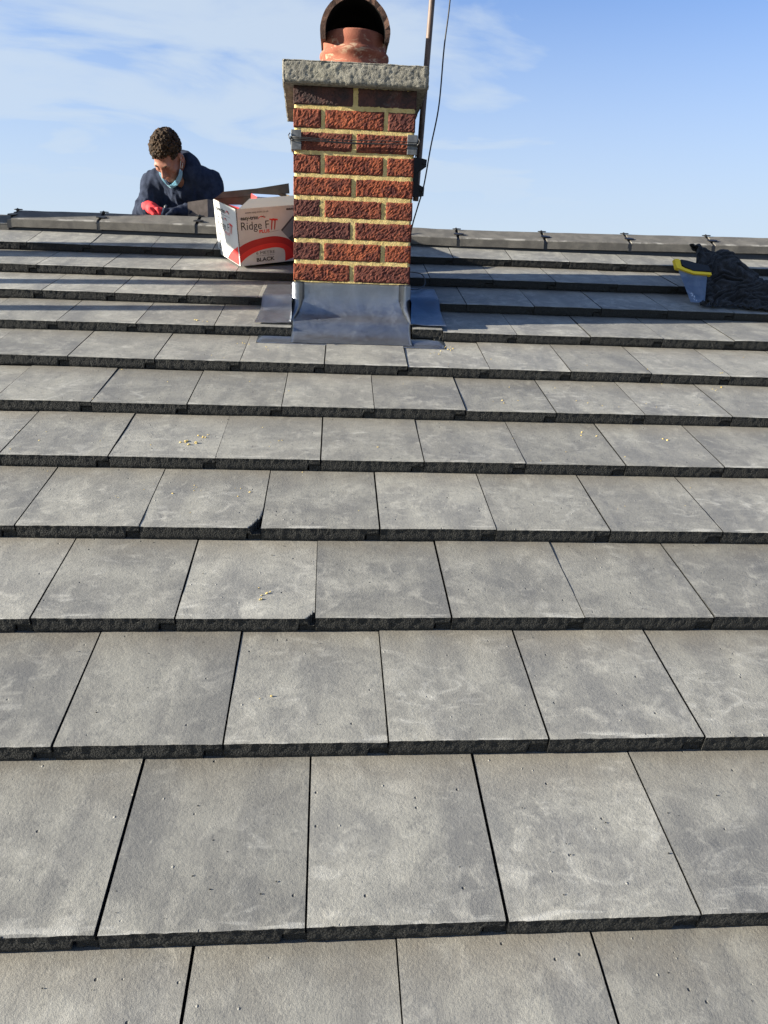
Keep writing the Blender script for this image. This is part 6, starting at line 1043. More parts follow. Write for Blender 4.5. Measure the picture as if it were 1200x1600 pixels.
[279,2,13,3,-5,-6,-1,-5,1,-10,-5,13,14,0,-11,-10,12,18,1,-7,0,3,-7,2,-2,-7,-4,0,4,7,5,7,-5,-4,-7,-8,-11,2,8,-2,-16,-11,-6,2,9,1,-4,-13,-13,-9,-8,-9,8,17,1,-17,-11,12,10,13,1,-7,6,-1,-13,-10,7,12,-9,-11,-7,-8,7,16,-2,-12,-12,-2,5,10,10,4,-3,-1],
[301,-14,5,13,3,-7,-6,-11,-1,-5,-9,12,15,0,-12,-11,11,15,5,6,-1,-6,-7,-8,7,5,-2,-3,-5,-3,1,5,-2,-2,-11,0,2,-2,-3,5,-5,-11,-16,-8,6,10,6,-6,-13,-14,-12,-13,0,12,14,-11,-14,4,4,15,10,-14,0,12,-2,-13,-6,12,3,-7,-6,-12,-4,15,10,-9,-14,-2,4,1,-1,-3,-2,8],
[314,-16,-7,13,9,-1,-3,-13,-10,-5,-10,11,13,6,-12,-8,10,5,6,15,6,-10,-13,-14,6,14,7,-3,-4,-9,-11,-5,2,10,-9,1,9,-1,-15,-5,1,-3,-13,-12,5,10,-3,0,-3,-8,-12,-14,-10,3,14,1,-14,-6,3,18,13,-11,-11,13,13,-7,-11,7,8,-6,-6,-12,-11,3,15,3,-14,-12,5,10,1,-8,-8,-4],
[325,-15,-15,1,11,6,2,-6,-10,-13,-12,3,9,9,-8,1,10,5,3,13,11,-3,-15,-16,-3,14,10,0,-2,-6,-12,-12,-1,14,-2,-8,5,8,-8,-13,-5,-3,-3,-10,4,8,-14,-10,-3,4,-3,-6,-11,-9,1,9,-1,-8,-3,12,12,4,-12,3,17,1,-13,-4,11,-3,-2,-8,-11,-10,5,10,-1,-14,-9,6,12,3,-6,-9],
[336,-15,-18,-13,4,7,7,4,-1,-12,-15,-8,2,10,0,10,5,3,8,12,7,0,-7,-16,-10,1,13,7,-2,-2,-7,-12,-10,4,12,-4,-9,4,9,-7,-6,-3,-3,-12,-7,6,-5,-14,-9,-7,-3,6,1,-7,-10,0,9,2,-6,-1,15,14,-8,-7,13,10,-11,-12,9,2,-8,-6,1,-9,-3,-3,7,-3,-13,-9,3,11,6,-6],
[341,-9,-18,-18,-6,-2,5,7,9,0,-12,-9,-8,-1,8,17,10,2,8,10,3,-1,-1,-10,-15,-8,3,12,5,-6,-5,-4,-10,-6,12,7,-10,-4,14,2,-8,2,-7,-9,-14,-6,2,-7,-8,-9,-11,-4,3,8,-3,-9,-1,8,5,-7,8,18,1,-10,3,13,-3,-14,0,9,-5,-10,3,-4,-5,-14,-1,6,-1,-11,-10,0,10,9],
[341,-1,-14,-18,-6,-12,-2,4,9,8,-4,-2,-12,-12,5,18,17,9,4,2,0,0,0,-2,-13,-9,-5,4,13,3,-8,-9,-7,-5,3,12,2,-9,3,9,0,0,-13,-4,-7,-15,-4,2,-11,-6,-5,-11,-5,5,9,-1,-5,-2,10,-4,0,18,11,-7,-9,6,9,-8,-11,3,7,-10,-9,-2,2,-9,-13,-3,7,4,-9,-12,-4,-1],
[339,5,-8,-17,-4,-13,-2,3,2,-3,0,4,-6,-12,-3,12,13,14,0,-5,-2,3,9,7,-7,-10,-5,-6,5,11,0,-3,-5,-7,-7,1,12,2,-5,3,12,-3,-18,-9,1,-11,-6,2,-13,-12,3,-3,-9,-6,5,10,5,-8,0,-2,-1,16,16,2,-11,-6,10,3,-11,-6,9,-2,-11,-11,-4,2,-6,-12,-3,7,6,-6,-11,-16],
[335,11,-2,-15,-1,-14,-9,10,3,-8,-3,-8,-3,2,2,9,1,7,10,-5,-10,-2,8,5,7,-1,-6,-3,-6,-2,3,9,3,-2,-11,-10,7,11,4,-1,9,-5,-13,-14,-10,-7,2,-2,-6,-15,-3,5,0,-7,-5,5,13,1,-4,-2,-6,7,17,10,-3,-13,-1,9,-1,-12,-2,4,-2,-10,-10,-4,5,-5,-11,-6,3,6,-10,-12],
[326,17,8,-9,-4,-15,-13,13,3,-3,-3,-14,-10,2,16,14,-1,-5,6,-6,-8,-5,-1,2,8,11,3,4,-9,-8,1,-3,2,7,-1,-10,0,4,11,6,-2,-12,-5,-4,-13,-12,-5,3,4,-14,-14,-3,8,7,-3,-5,12,10,-1,-5,-8,-2,12,14,6,-11,-12,2,11,-7,-13,-4,6,2,-5,-12,-3,4,-2,-12,-9,2,-12,-18],
[319,14,15,5,-6,-19,-13,11,-5,1,2,-6,-10,-6,12,17,9,-4,-2,-3,-4,-6,-5,-5,2,9,15,10,-7,-7,1,-13,-7,3,11,2,1,-6,-2,8,-2,-15,-8,3,1,-9,-12,-5,6,-5,-11,-12,-4,12,10,0,9,9,-5,-7,-1,0,5,11,9,-4,-14,-11,11,6,-12,-12,-1,10,6,-11,-14,-1,5,-5,-16,-10,-13,-18],
[328,-1,10,13,4,-18,-15,11,-2,-10,-3,7,0,-9,-4,8,20,10,-1,-5,-4,-4,-6,-5,-2,0,10,13,3,-10,3,-5,-11,-9,6,12,8,-7,-14,-2,2,-7,-11,-5,5,2,-3,-13,-7,-7,2,-8,-10,9,10,7,9,8,-3,1,7,1,2,4,3,-4,-15,-16,2,11,-8,-10,8,9,6,-11,-16,-7,5,1,-14,-16,-17,-19],
[344,-11,-1,9,13,-11,-16,5,10,-10,-12,1,13,-2,-10,-5,16,20,8,-4,-3,-4,-6,-5,-1,-3,0,3,10,-8,0,6,-8,-13,-1,14,5,-8,-9,-12,-7,-2,1,-7,-5,0,7,0,-11,-12,0,-4,-7,-4,-1,6,9,11,13,9,-2,-11,-1,3,9,4,-11,-16,-6,12,4,-5,1,-3,8,3,-11,-16,-7,2,-2,-12,-17,-21],
[342,5,-3,-3,11,0,-14,-4,15,-3,-14,-8,13,8,-8,-15,9,19,13,-4,-2,-4,-4,-2,5,-4,-10,-4,14,4,-4,8,-5,-14,-10,8,-3,-10,-1,-3,-10,-5,4,1,-4,-10,-2,6,-2,-5,3,-5,-5,-11,-12,3,7,7,9,11,6,-14,-8,4,12,11,-3,-14,-11,1,14,5,-10,-14,6,10,3,-11,-18,-8,0,-6,-10,-18],
[333,18,7,-8,-2,12,-8,-10,12,5,-13,-15,7,15,-5,-14,6,11,11,-11,-6,-4,-4,1,9,6,-8,-8,10,13,1,3,-1,-12,-16,-1,-3,-12,-8,7,-1,-1,-1,-5,0,-3,-11,-8,-1,7,4,-5,-6,-8,-11,4,11,6,-3,-1,9,-4,-15,-2,13,10,3,-5,-5,-6,4,10,-3,-12,-2,1,5,3,-14,-18,-9,-6,-3,-1],
[337,9,12,2,-5,16,-4,-14,4,12,-11,-15,3,13,-8,-8,10,10,6,-14,-14,-6,-5,0,5,10,1,-3,6,16,7,-6,0,-4,-13,-5,-7,-15,-15,-1,2,-1,7,-1,-10,3,-1,-12,-9,-1,4,-4,-8,-3,-5,-1,13,14,-1,-10,2,9,-11,-10,5,4,5,8,1,-1,-9,-2,8,-3,-8,-5,-2,8,-1,-15,-16,-12,-9,-1],
[356,1,1,-1,3,19,1,-14,-2,12,-8,-14,5,10,-13,-7,13,13,5,-8,-16,-8,-7,-5,-2,10,12,2,-3,13,12,-11,-5,3,-6,-11,-13,-15,-15,-3,7,-7,-2,5,-9,-3,8,0,-8,-15,-5,-4,-6,-4,-4,0,11,16,9,-5,-5,9,2,-12,-5,4,2,5,9,5,-10,-15,-1,9,0,-11,-12,4,6,-2,-9,-12,-18,-16],
[358,15,1,-6,0,15,9,-12,-8,6,0,-11,2,9,-11,-13,11,14,7,0,-10,-9,-8,-7,-4,7,13,8,-7,1,14,-3,-13,-6,-4,-11,-15,-15,-15,0,12,-1,-10,-4,0,-7,-1,7,1,-12,-8,-3,-1,-6,-6,-5,3,10,8,6,4,5,7,-2,-8,-2,4,-9,1,8,-2,-15,-8,2,11,1,-15,-10,-1,1,0,-3,-15,-19],
[353,24,12,-3,-5,2,13,-1,-7,2,2,-12,-3,9,-9,-15,7,13,2,3,-3,-6,-15,-7,4,10,13,8,-4,-11,4,7,-6,-15,-13,-16,-15,-13,-11,-2,7,8,1,-12,-6,2,-9,-2,8,3,-3,-3,-1,-4,-5,-7,-6,-3,0,9,13,9,4,5,-3,-4,3,-10,-10,-3,5,-1,-6,-8,9,6,-8,-13,-11,-6,-1,4,-4,-15],
[363,14,19,7,-6,-8,1,8,5,3,0,-13,-8,8,-6,-16,4,13,3,-10,-5,0,-9,-4,0,10,15,12,0,-12,-5,3,-5,-18,-18,-17,-13,-8,2,2,-5,-3,5,-5,-10,2,-8,-12,2,8,6,0,-1,0,-1,-1,-6,-12,-9,0,14,13,6,3,-10,-6,3,0,-4,-11,-3,0,5,4,7,1,-1,-8,-15,-15,-8,-1,4,2],
[373,12,15,13,-1,-10,-12,1,13,10,2,-14,-11,7,0,-15,-3,15,5,-16,-9,-1,-2,1,-1,5,14,15,6,-8,-9,-5,-11,-20,-20,-16,-6,0,7,2,-9,-14,-4,0,-8,-8,-8,-8,-1,3,6,-1,-1,1,1,4,1,-3,-9,-8,5,9,9,5,-5,-10,-6,1,7,1,-9,-12,1,11,11,6,-3,-1,-11,-15,-12,-11,-2,13],
[366,24,19,12,2,-7,-14,-8,5,14,9,-11,-14,1,8,-9,-9,11,8,-14,-6,5,3,-1,0,-5,3,13,11,-3,-10,-14,-18,-19,-17,-9,4,3,0,0,-4,-10,-12,-13,-13,-6,-2,2,0,-7,-6,-2,1,1,0,2,1,1,1,0,-1,0,4,4,5,0,-11,-9,2,9,2,-12,-11,5,11,11,0,-4,-7,-6,-10,-10,-10,-1],
[373,20,22,16,-4,-4,-6,-8,-6,7,14,-2,-13,-9,12,-1,-13,1,11,-7,-2,9,2,-8,1,1,-7,3,11,-2,-12,-18,-19,-16,-10,-3,4,3,-10,-9,1,1,-7,-14,-14,-2,3,1,-5,-9,-8,0,4,4,1,1,0,0,-1,-8,-7,0,-3,-2,7,9,1,-8,-10,0,8,3,-11,-8,3,11,2,-9,-5,3,2,-2,-11,-16],
[390,9,17,21,-2,-11,0,0,-10,-1,13,7,-11,-13,7,7,-10,-8,6,0,5,10,1,-14,-7,8,0,-9,0,-2,-14,-17,-12,-7,0,-2,-1,-2,-8,-15,-10,2,0,-5,-13,-9,5,3,-1,-6,-8,-1,5,5,2,1,-1,1,-3,-8,-11,-10,-11,-6,3,8,8,4,-4,-10,-4,10,4,-12,-10,5,9,-9,-10,0,11,8,-2,-15],
[414,1,7,17,7,-14,-5,6,-2,-9,3,12,-3,-15,-3,11,2,-11,-4,6,10,5,2,-11,-15,2,10,-5,-11,-10,-11,-8,-1,-3,-7,-13,-8,-5,3,-6,-16,-11,-4,6,-2,-12,-8,-4,8,1,-1,-2,-1,0,-2,-5,-4,2,2,2,0,-11,-14,-13,-8,0,7,9,7,1,-11,-5,10,0,-13,-6,10,3,-11,-11,4,14,12,4],
[437,-2,-4,7,13,-3,-13,-1,10,-5,-10,7,8,-11,-12,8,12,-6,-8,1,4,0,8,-3,-16,-6,11,5,-9,-13,-8,-5,1,-8,-14,-13,-11,-9,2,2,-13,-15,-13,-1,11,-5,-14,-12,-4,-1,1,-4,-3,1,2,-6,-5,2,0,4,8,0,-7,-12,-14,-12,1,7,9,12,2,-16,-1,5,-5,-12,0,13,2,-13,-10,6,14,12],
[455,-7,-2,2,10,2,-10,-12,11,4,-13,-4,11,-1,-13,0,13,4,-6,-7,-6,-3,8,8,-12,-14,0,10,3,-4,-9,-13,-3,-5,-9,-11,-11,-12,-8,1,-11,-13,-13,-9,10,4,-11,-13,-14,-12,-5,-6,-1,5,12,1,2,2,-7,-4,1,1,-2,-5,-8,-12,-2,8,7,14,6,-13,-10,-7,5,-2,-12,7,10,-2,-14,-9,5,13],
[472,-12,-5,8,8,-6,-9,-10,6,10,-11,-13,7,11,-8,-10,0,12,8,-3,-12,-8,-1,11,-2,-14,-14,0,7,6,-5,-12,-16,-13,-3,-8,-7,-5,-6,-5,-9,-12,-15,-13,0,10,-1,-9,-15,-16,-10,-10,4,5,7,13,5,0,-3,1,-8,-12,-8,-5,0,-3,-5,8,5,3,10,1,-14,-16,0,7,-5,4,2,2,-1,-12,-10,0],
[481,-5,-10,3,8,-2,-13,-4,4,9,-8,-15,-3,13,4,-9,-12,2,14,7,-4,-10,-12,-1,5,-4,-15,-9,7,-5,-4,-3,-11,-19,-14,-11,-7,-2,-5,-3,-2,-9,-11,-11,-12,0,2,-5,-15,-18,-3,6,10,1,-6,4,-1,-2,2,9,-5,-10,-4,-2,-1,0,-3,-1,-5,-2,8,11,-3,-14,-14,2,5,5,3,-9,1,2,-8,-19],
[494,-8,-4,-6,3,6,-11,-4,3,6,-4,-16,-10,1,10,2,-12,-8,3,13,7,-2,-12,-12,-3,4,-5,-10,-1,-8,-6,-10,-4,-8,-17,-16,-14,-9,-9,-3,5,1,-10,-14,-18,-10,-3,0,-6,-17,-8,14,16,3,-7,-8,-6,4,3,6,7,1,1,0,-1,-1,1,-5,-7,-6,-6,4,4,-4,-16,-12,0,4,14,-5,-5,1,2,-13],
[504,-13,5,-7,-1,9,-12,-13,-5,3,3,-8,-4,-7,-1,8,-4,-9,-7,4,8,9,0,-10,-13,-3,3,-2,-9,-5,-12,-17,-9,-1,-9,-10,-15,-16,-14,-11,-1,3,-6,-8,-16,-16,-12,-5,7,-2,-15,7,18,0,-3,-2,0,13,4,-6,-6,-4,7,11,8,4,0,-3,-7,-6,-9,-7,-7,1,-4,-14,-12,0,18,9,-1,-4,-8,-19],
[522,-18,3,-9,0,9,-9,-11,-11,-12,-2,0,5,-1,-11,-5,-6,-4,2,0,0,9,10,1,-10,-11,-6,4,-7,-7,-10,-13,-18,-14,-10,-7,-7,-6,-11,-16,-14,-6,-8,-2,-8,-8,-14,-16,1,13,-7,-4,16,8,-1,-6,5,14,6,-1,-5,-11,-7,3,11,11,0,-3,-6,-7,-9,-9,-9,-2,2,-1,-13,-10,13,17,13,-3,-23,-23],
[521,1,-6,-10,-2,2,-4,-2,-11,-14,-13,-9,1,10,2,-5,-7,-9,-2,8,-6,-3,8,10,1,-8,-14,-10,-11,-10,-5,-2,-8,-21,-19,-15,-8,0,-4,-7,-15,-17,-15,-11,-7,2,-2,-13,-8,16,5,-15,2,9,10,1,-3,4,4,2,9,1,-9,-12,1,13,7,-10,-9,-7,-8,-8,-8,-6,2,5,-4,-9,2,15,23,3,-23,-22],
[524,6,-3,-10,-15,-5,4,4,-13,-6,-11,-14,-11,1,7,7,2,-8,-9,10,0,-11,-3,4,8,-1,-8,-14,-12,-11,-8,-10,-1,-13,-17,-22,-17,-8,-5,-1,-7,-17,-20,-19,-12,2,7,0,-10,11,14,-11,-9,-3,10,11,2,-4,-4,1,13,10,2,-12,-11,3,13,-6,-10,-8,-7,-5,-5,-4,-3,-2,3,1,-6,11,17,8,-14,-25],
[506,18,6,-6,-15,-15,-2,10,-12,-8,-3,-5,-14,-11,-2,7,11,4,-10,2,6,-4,-6,-7,-3,-1,4,-4,-11,-16,-14,-15,-7,-9,-13,-19,-10,-9,-15,-13,-8,-7,-17,-21,-19,-3,7,11,3,6,14,-3,-7,-13,-3,5,11,6,-7,-6,6,12,12,0,-10,-11,5,12,0,-5,-7,-4,-3,-3,-4,-5,-4,-2,-2,7,-2,5,0,-23],
[504,8,8,-1,-9,-14,-9,10,-6,-14,-7,1,-2,-7,-10,-2,6,14,3,-1,1,0,-5,-8,-12,-7,-2,0,-11,-17,-19,-14,-9,-8,-13,-15,-6,-3,-14,-22,-16,-5,-14,-19,-19,-6,5,13,9,10,9,0,1,-8,-13,-5,11,15,2,-9,-5,7,13,11,1,-12,-11,6,13,8,-1,-3,-3,-2,-3,-5,-7,-3,-4,-2,-16,-2,11,-10],
[520,-13,-1,3,-2,-9,-14,1,3,-6,-12,-11,-1,6,1,-2,-5,5,12,5,2,-2,-4,-5,-9,-8,-13,-10,-12,-12,-20,-19,-11,-8,-14,-13,-5,-4,-10,-14,-21,-16,-13,-9,-14,-10,0,8,8,11,10,2,1,-6,-6,-6,6,15,12,-1,-10,-4,6,13,9,-1,-15,-11,8,13,8,4,1,0,1,-2,-4,-4,-12,-15,-19,-5,14,9],
[518,-8,-12,-4,4,-2,-14,-8,-1,0,-1,-12,-10,2,11,9,-1,-5,3,4,6,-3,-4,3,0,-10,-14,-16,-14,-12,-17,-20,-19,-15,-15,-10,-6,-4,-8,-6,-18,-18,-16,-9,-10,-10,-8,2,6,10,15,2,-2,-6,-8,-3,4,16,15,10,0,-9,-7,3,10,7,-10,-11,-1,5,6,5,0,0,2,4,3,0,-4,-15,-19,-12,6,20],
[510,-6,-8,-11,-1,3,-3,-11,-11,-5,3,3,-5,-10,3,14,10,1,1,-2,0,1,-9,-4,3,-8,-13,-16,-14,-13,-13,-12,-18,-20,-19,-13,-10,1,-3,-11,-15,-12,-10,-9,-11,-11,-12,1,4,6,8,-3,-1,-6,-3,5,-2,10,12,11,11,4,-9,-11,1,11,7,-1,-7,-10,-7,-1,-3,-1,2,7,7,1,7,-2,-12,-14,-5,17],
[494,-4,-4,-7,-5,-3,2,-2,-11,-13,-5,7,7,-2,-6,5,12,7,5,2,0,2,-8,-13,-9,-4,-13,-14,-13,-14,-14,-11,-11,-12,-16,-18,-18,-9,1,-10,-17,-11,0,-1,-7,-11,-13,1,5,1,-5,-3,2,-7,7,15,-7,0,0,5,12,13,3,-10,-11,2,12,5,-1,-3,-10,-10,-9,-5,-3,4,11,0,7,8,1,-8,-18,-1],
[500,-18,-13,-4,-6,-5,-2,2,-2,-11,-11,0,8,11,2,-5,8,11,6,0,-3,2,0,-10,-14,-6,-10,-15,-16,-15,-13,-13,-12,-8,-8,-15,-20,-18,-8,-1,-9,-14,-8,0,3,-2,-13,-7,10,8,-7,-7,-3,-7,5,18,1,4,-7,-7,3,9,10,0,-13,-9,6,6,-1,4,2,-2,-6,-4,-7,-10,1,2,3,5,8,2,-16,-15],
[504,-25,-19,-5,-6,-9,-8,0,4,-3,-9,-5,2,12,10,-3,1,10,8,4,-4,-5,1,-4,-13,-11,-3,-9,-14,-20,-18,-14,-11,-10,-10,-9,-14,-17,-17,-6,2,-3,-13,-11,-3,7,-2,-13,2,13,6,-3,-5,-5,-5,4,12,13,-2,-9,-5,-4,1,5,-10,-10,-1,3,0,5,5,4,-6,5,2,-14,-11,-3,6,-4,5,9,-4,-20],
[502,-22,-25,-19,-2,-8,-11,-3,3,3,-1,-5,-3,6,15,12,-10,2,5,11,0,-12,-3,8,-9,-15,-8,-3,-9,-11,-23,-20,-16,-12,-14,-11,-9,-11,-6,-21,-5,13,-1,-15,-17,5,8,3,-21,5,16,10,2,-3,-5,-23,5,25,13,-3,-5,-7,-23,9,8,-11,-20,-2,-5,7,2,12,-9,3,11,-13,6,-18,10,-15,4,1,15,-4]]]), 2)
CG = np.stack([D[0]/2000+1.4, D[1]/2000+2.3, D[2]/2000-0.1], -1)
CG[..., 0] = 1.573+(CG[..., 0]-1.573)*1.12
tv = [P(*c) for c in CG.reshape(-1, 3)]; tfc = [(j*84+i, j*84+i+1, (j+1)*84+i+1, (j+1)*84+i) for j in range(61) for i in range(83)]
tme = mesh('towel', tv, tfc, CLOTH, smooth=True)
o = link('towel', tme); sd_ = o.modifiers.new('thickness', 'SOLIDIFY'); sd_.thickness = 0.004; sd_.offset = 0; sb_ = o.modifiers.new('smooth', 'SUBSURF'); sb_.levels = 1; sb_.render_levels = 1; tag(o, 'dark charcoal fleece cloth crumpled in a heap by the yellow handled saw', 'cloth')
saw = thing('hand_saw', 'hand saw with yellow and black handle propped against the crumpled dark cloth', 'saw', P(1.57, 2.62))
sl_ = saw.location.copy()
def sw(v): return v-sl_
# frame of the blade plane: it leans back against the cloth
B0 = P(1.5446, 2.5838, 0.004); B1 = P(1.6068, 2.5819, 0.002); T0 = P(1.4927, 2.6884, 0.118); T1 = P(1.6192, 2.6648, 0.112)
nb = (B1-B0).cross(T0-B0).normalized()
if nb.y > 0: nb = -nb
bm = bmesh.new()
left_e = [B0+(T0-B0)*t for t in (0, 0.25, 0.5, 0.75, 1.0)]; right_e = [B1+(T1-B1)*t for t in (0, 0.25, 0.5, 0.75, 1.0)]
a = [bm.verts.new(sw(p)) for p in left_e]; c = [bm.verts.new(sw(p)) for p in right_e]
for i in range(4): bm.faces.new((a[i], a[i+1], c[i+1], c[i]))
bmesh.ops.solidify(bm, geom=bm.faces[:], thickness=0.0012)
bl = bmobj('saw_blade', bm, STEEL, saw)
bm = bmesh.new(); rs = random.Random(5)           # silver scuffs near the toe of the blade
ax_, ay_ = (B1-B0).normalized(), (T0-B0).normalized()
for k in range(22):
    p = B0+ax_*rs.uniform(0.022, 0.055)+ay_*rs.uniform(0.008, 0.05)+nb*0.0012; dx = (ax_*rs.uniform(-1, 1)+ay_*rs.uniform(-1, 1)).normalized(); dd = nb.cross(dx)*rs.uniform(0.0008, 0.0018); L_ = rs.uniform(0.006, 0.016)
    bm.faces.new([bm.verts.new(sw(q)) for q in (p-dd, p+dx*L_*0.5-dd*1.6+dd.cross(nb)*0, p+dx*L_+dd*0.2, p+dd)])
bmobj('blade_scuff', bm, plain('bare_steel', (0.75, 0.76, 0.78), 0.4, 0.3), bl)
bm = bmesh.new()
h0 = T0+nb*0.0; hx = (T1-T0).normalized(); hy = (T0-B0).normalized()
def hp(x, y, z=0): return T0+hx*x+hy*y+nb*z
def prism(bm, pts, z0, z1):
    lo_ = [bm.verts.new(sw(hp(x, y, z0))) for x, y in pts]; hi_ = [bm.verts.new(sw(hp(x, y, z1))) for x, y in pts]
    bm.faces.new(hi_); bm.faces.new(lo_[::-1])
    for i in range(len(pts)): bm.faces.new((lo_[i], lo_[(i+1) % len(pts)], hi_[(i+1) % len(pts)], hi_[i]))
prism(bm, [(-0.010, -0.008), (0.020, -0.016), (0.058, -0.026), (0.135, -0.020), (0.135, -0.009), (0.060, -0.014), (0.024, -0.004), (0.014, 0.004), (0.018, 0.032), (0.010, 0.037), (-0.006, 0.033)], -0.011, 0.011)
bmobj('handle_frame', bm, YELLOW, saw)
bm = bmesh.new(); prism(bm, [(0.0175, 0.009), (0.025, 0.002), (0.060, -0.012), (0.135, -0.004), (0.135, 0.022), (0.090, 0.026), (0.050, 0.034), (0.021, 0.034)], -0.013, 0.013)
bmobj('handle_grip', bm, BLACK, saw)

# ------------------------------------------------------------------ the man behind the ridge
man = thing('person', 'man in dark navy fleece, blue face mask under chin, working behind ridge', 'person', (-0.80, 3.72, 0.98))
mlc = man.location.copy()
Hc = np.array((-0.832, 3.335, 1.541)); HK = 0.87
Rm = np.array((Matrix.Rotation(R(-20), 3, 'Z') @ Matrix.Rotation(R(5), 3, 'Y') @ Matrix.Rotation(R(54), 3, 'X')))
def H(x, y, z): return Hc + Rm @ (np.array((x, y, z))*HK)
def HV(x, y, z): return Vector(H(x, y, z))
nb_ = np.array((-0.778, 3.460, 1.468))            # base of the neck
shL = np.array((-0.930, 3.505, 1.428)); shR = np.array((-0.668, 3.525, 1.448))
elL = np.array((-0.985, 3.415, 1.275)); elR = np.array((-0.625, 3.45, 1.25))
wrL = np.array((-0.934, 3.310, 1.296)); wrR = np.array((-0.753, 3.320, 1.286))
haL = np.array((-0.892, 3.283, 1.286)); haR = np.array((-0.817, 3.285, 1.280))
pel = np.array((-0.80, 3.86, 1.075)); chest = np.array((-0.803, 3.59, 1.33)); belly = np.array((-0.80, 3.72, 1.19))
knL = np.array((-0.96, 3.50, 1.135)); knR = np.array((-0.66, 3.50, 1.135)); anL = np.array((-0.93, 3.88, 0.985)); anR = np.array((-0.69, 3.88, 0.985))
bf = Field((-1.12, 3.20, 0.84), (-0.50, 4.08, 1.76), 0.0055)
E_ = lambda c, r, k=0.012, sub=False: bf.ell(H(*c), np.array(r)*HK, Rm, k*HK, sub)
E_((0, 0.020, 0.045), (0.074, 0.094, 0.080), 0.01); E_((0, -0.020, 0.005), (0.066, 0.072, 0.075), 0.02)
E_((0, -0.030, -0.050), (0.054, 0.058, 0.060), 0.025); E_((0, -0.068, -0.092), (0.024, 0.022, 0.020), 0.02)      # jaw, chin
bf.cap(H(-0.036, -0.082, 0.020), H(0.036, -0.082, 0.020), 0.011, 0.011, 0.014)                                   # brow
bf.cap(H(0, -0.090, 0.008), H(0, -0.112, -0.032), 0.008, 0.012, 0.010); bf.cap(H(-0.012, -0.098, -0.036), H(0.012, -0.098, -0.036), 0.008, 0.008, 0.006)
for s_ in (-1, 1):
    E_((s_*0.031, -0.089, 0.001), (0.017, 0.012, 0.010), 0.008, True)                                            # sockets
    E_((s_*0.031, -0.079, 0.000), (0.012, 0.010, 0.008), 0.003)                                                  # lids
    E_((s_*0.045, -0.062, -0.022), (0.020, 0.018, 0.016), 0.02)                                                  # cheeks
    E_((s_*0.080, 0.012, -0.005), (0.011, 0.021, 0.036), 0.004); E_((s_*0.085, 0.006, -0.004), (0.006, 0.009, 0.018), 0.004, True)
bf.cap(H(-0.022, -0.086, -0.062), H(0.022, -0.086, -0.062), 0.007, 0.007, 0.006); bf.cap(H(-0.019, -0.085, -0.075), H(0.019, -0.085, -0.075), 0.0075, 0.0075, 0.005)
bf.cap(H(-0.024, -0.096, -0.0685), H(0.024, -0.096, -0.0685), 0.003, 0.003, 0.004, True)
bf.chain([H(0, 0.035, -0.03), nb_*0.45+H(0, 0.03, -0.06)*0.55, nb_, nb_+np.array((0, 0.03, -0.06))], [0.050, 0.051, 0.056, 0.070], 0.02)
bf.chain([nb_, chest+np.array((0, 0.02, 0)), belly, pel], [0.070, 0.095, 0.10, 0.11], 0.04)
for sh, el, wr, ha, kn, an, s_ in ((shL, elL, wrL, haL, knL, anL, -1), (shR, elR, wrR, haR, knR, anR, 1)):
    bf.chain([nb_+np.array((s_*0.05, 0.03, -0.02)), sh+np.array((0, 0.01, -0.01))], [0.040, 0.040], 0.03)
    bf.chain([sh, el, wr, ha], [0.040, 0.031, 0.018, 0.016], 0.012)
    bf.chain([pel+np.array((s_*0.08, 0, 0)), kn, an], [0.085, 0.058, 0.045], 0.03); bf.cap(an, an+np.array((s_*0.0, 0.13, -0.085)), 0.038, 0.030, 0.02)
ob = link('body', bf.mesh('body', SKIN, lambda p, n: 0.0006*mnoise.noise(p*70)), man, loc=-mlc)
# jacket
jf = Field((-1.14, 3.20, 0.90), (-0.48, 4.06, 1.60), 0.0062)
jf.chain([nb_+np.array((0, 0.02, -0.055)), chest, belly, pel+np.array((0, -0.03, 0.03))], [0.094, 0.138, 0.138, 0.145], 0.05)
jf.chain([chest+np.array((-0.09, -0.02, 0.03)), chest+np.array((0.09, -0.02, 0.03))], [0.105, 0.110], 0.05)
for sh, el, wr, s_ in ((shL, elL, wrL, -1), (shR, elR, wrR, 1)):
    jf.chain([nb_+np.array((s_*0.045, 0.045, -0.022)), sh], [0.062, 0.063], 0.035)
    jf.chain([sh, el, wr+(el-wr)*0.12], [0.064, 0.048, 0.037], 0.03)
jf.cap(np.array((-0.725, 3.470, 1.470)), shR+np.array((-0.005, 0.0, -0.008)), 0.060, 0.066, 0.05); jf.cap(np.array((-0.840, 3.465, 1.455)), shL+np.array((0.005, 0.0, -0.004)), 0.066, 0.070, 0.05)
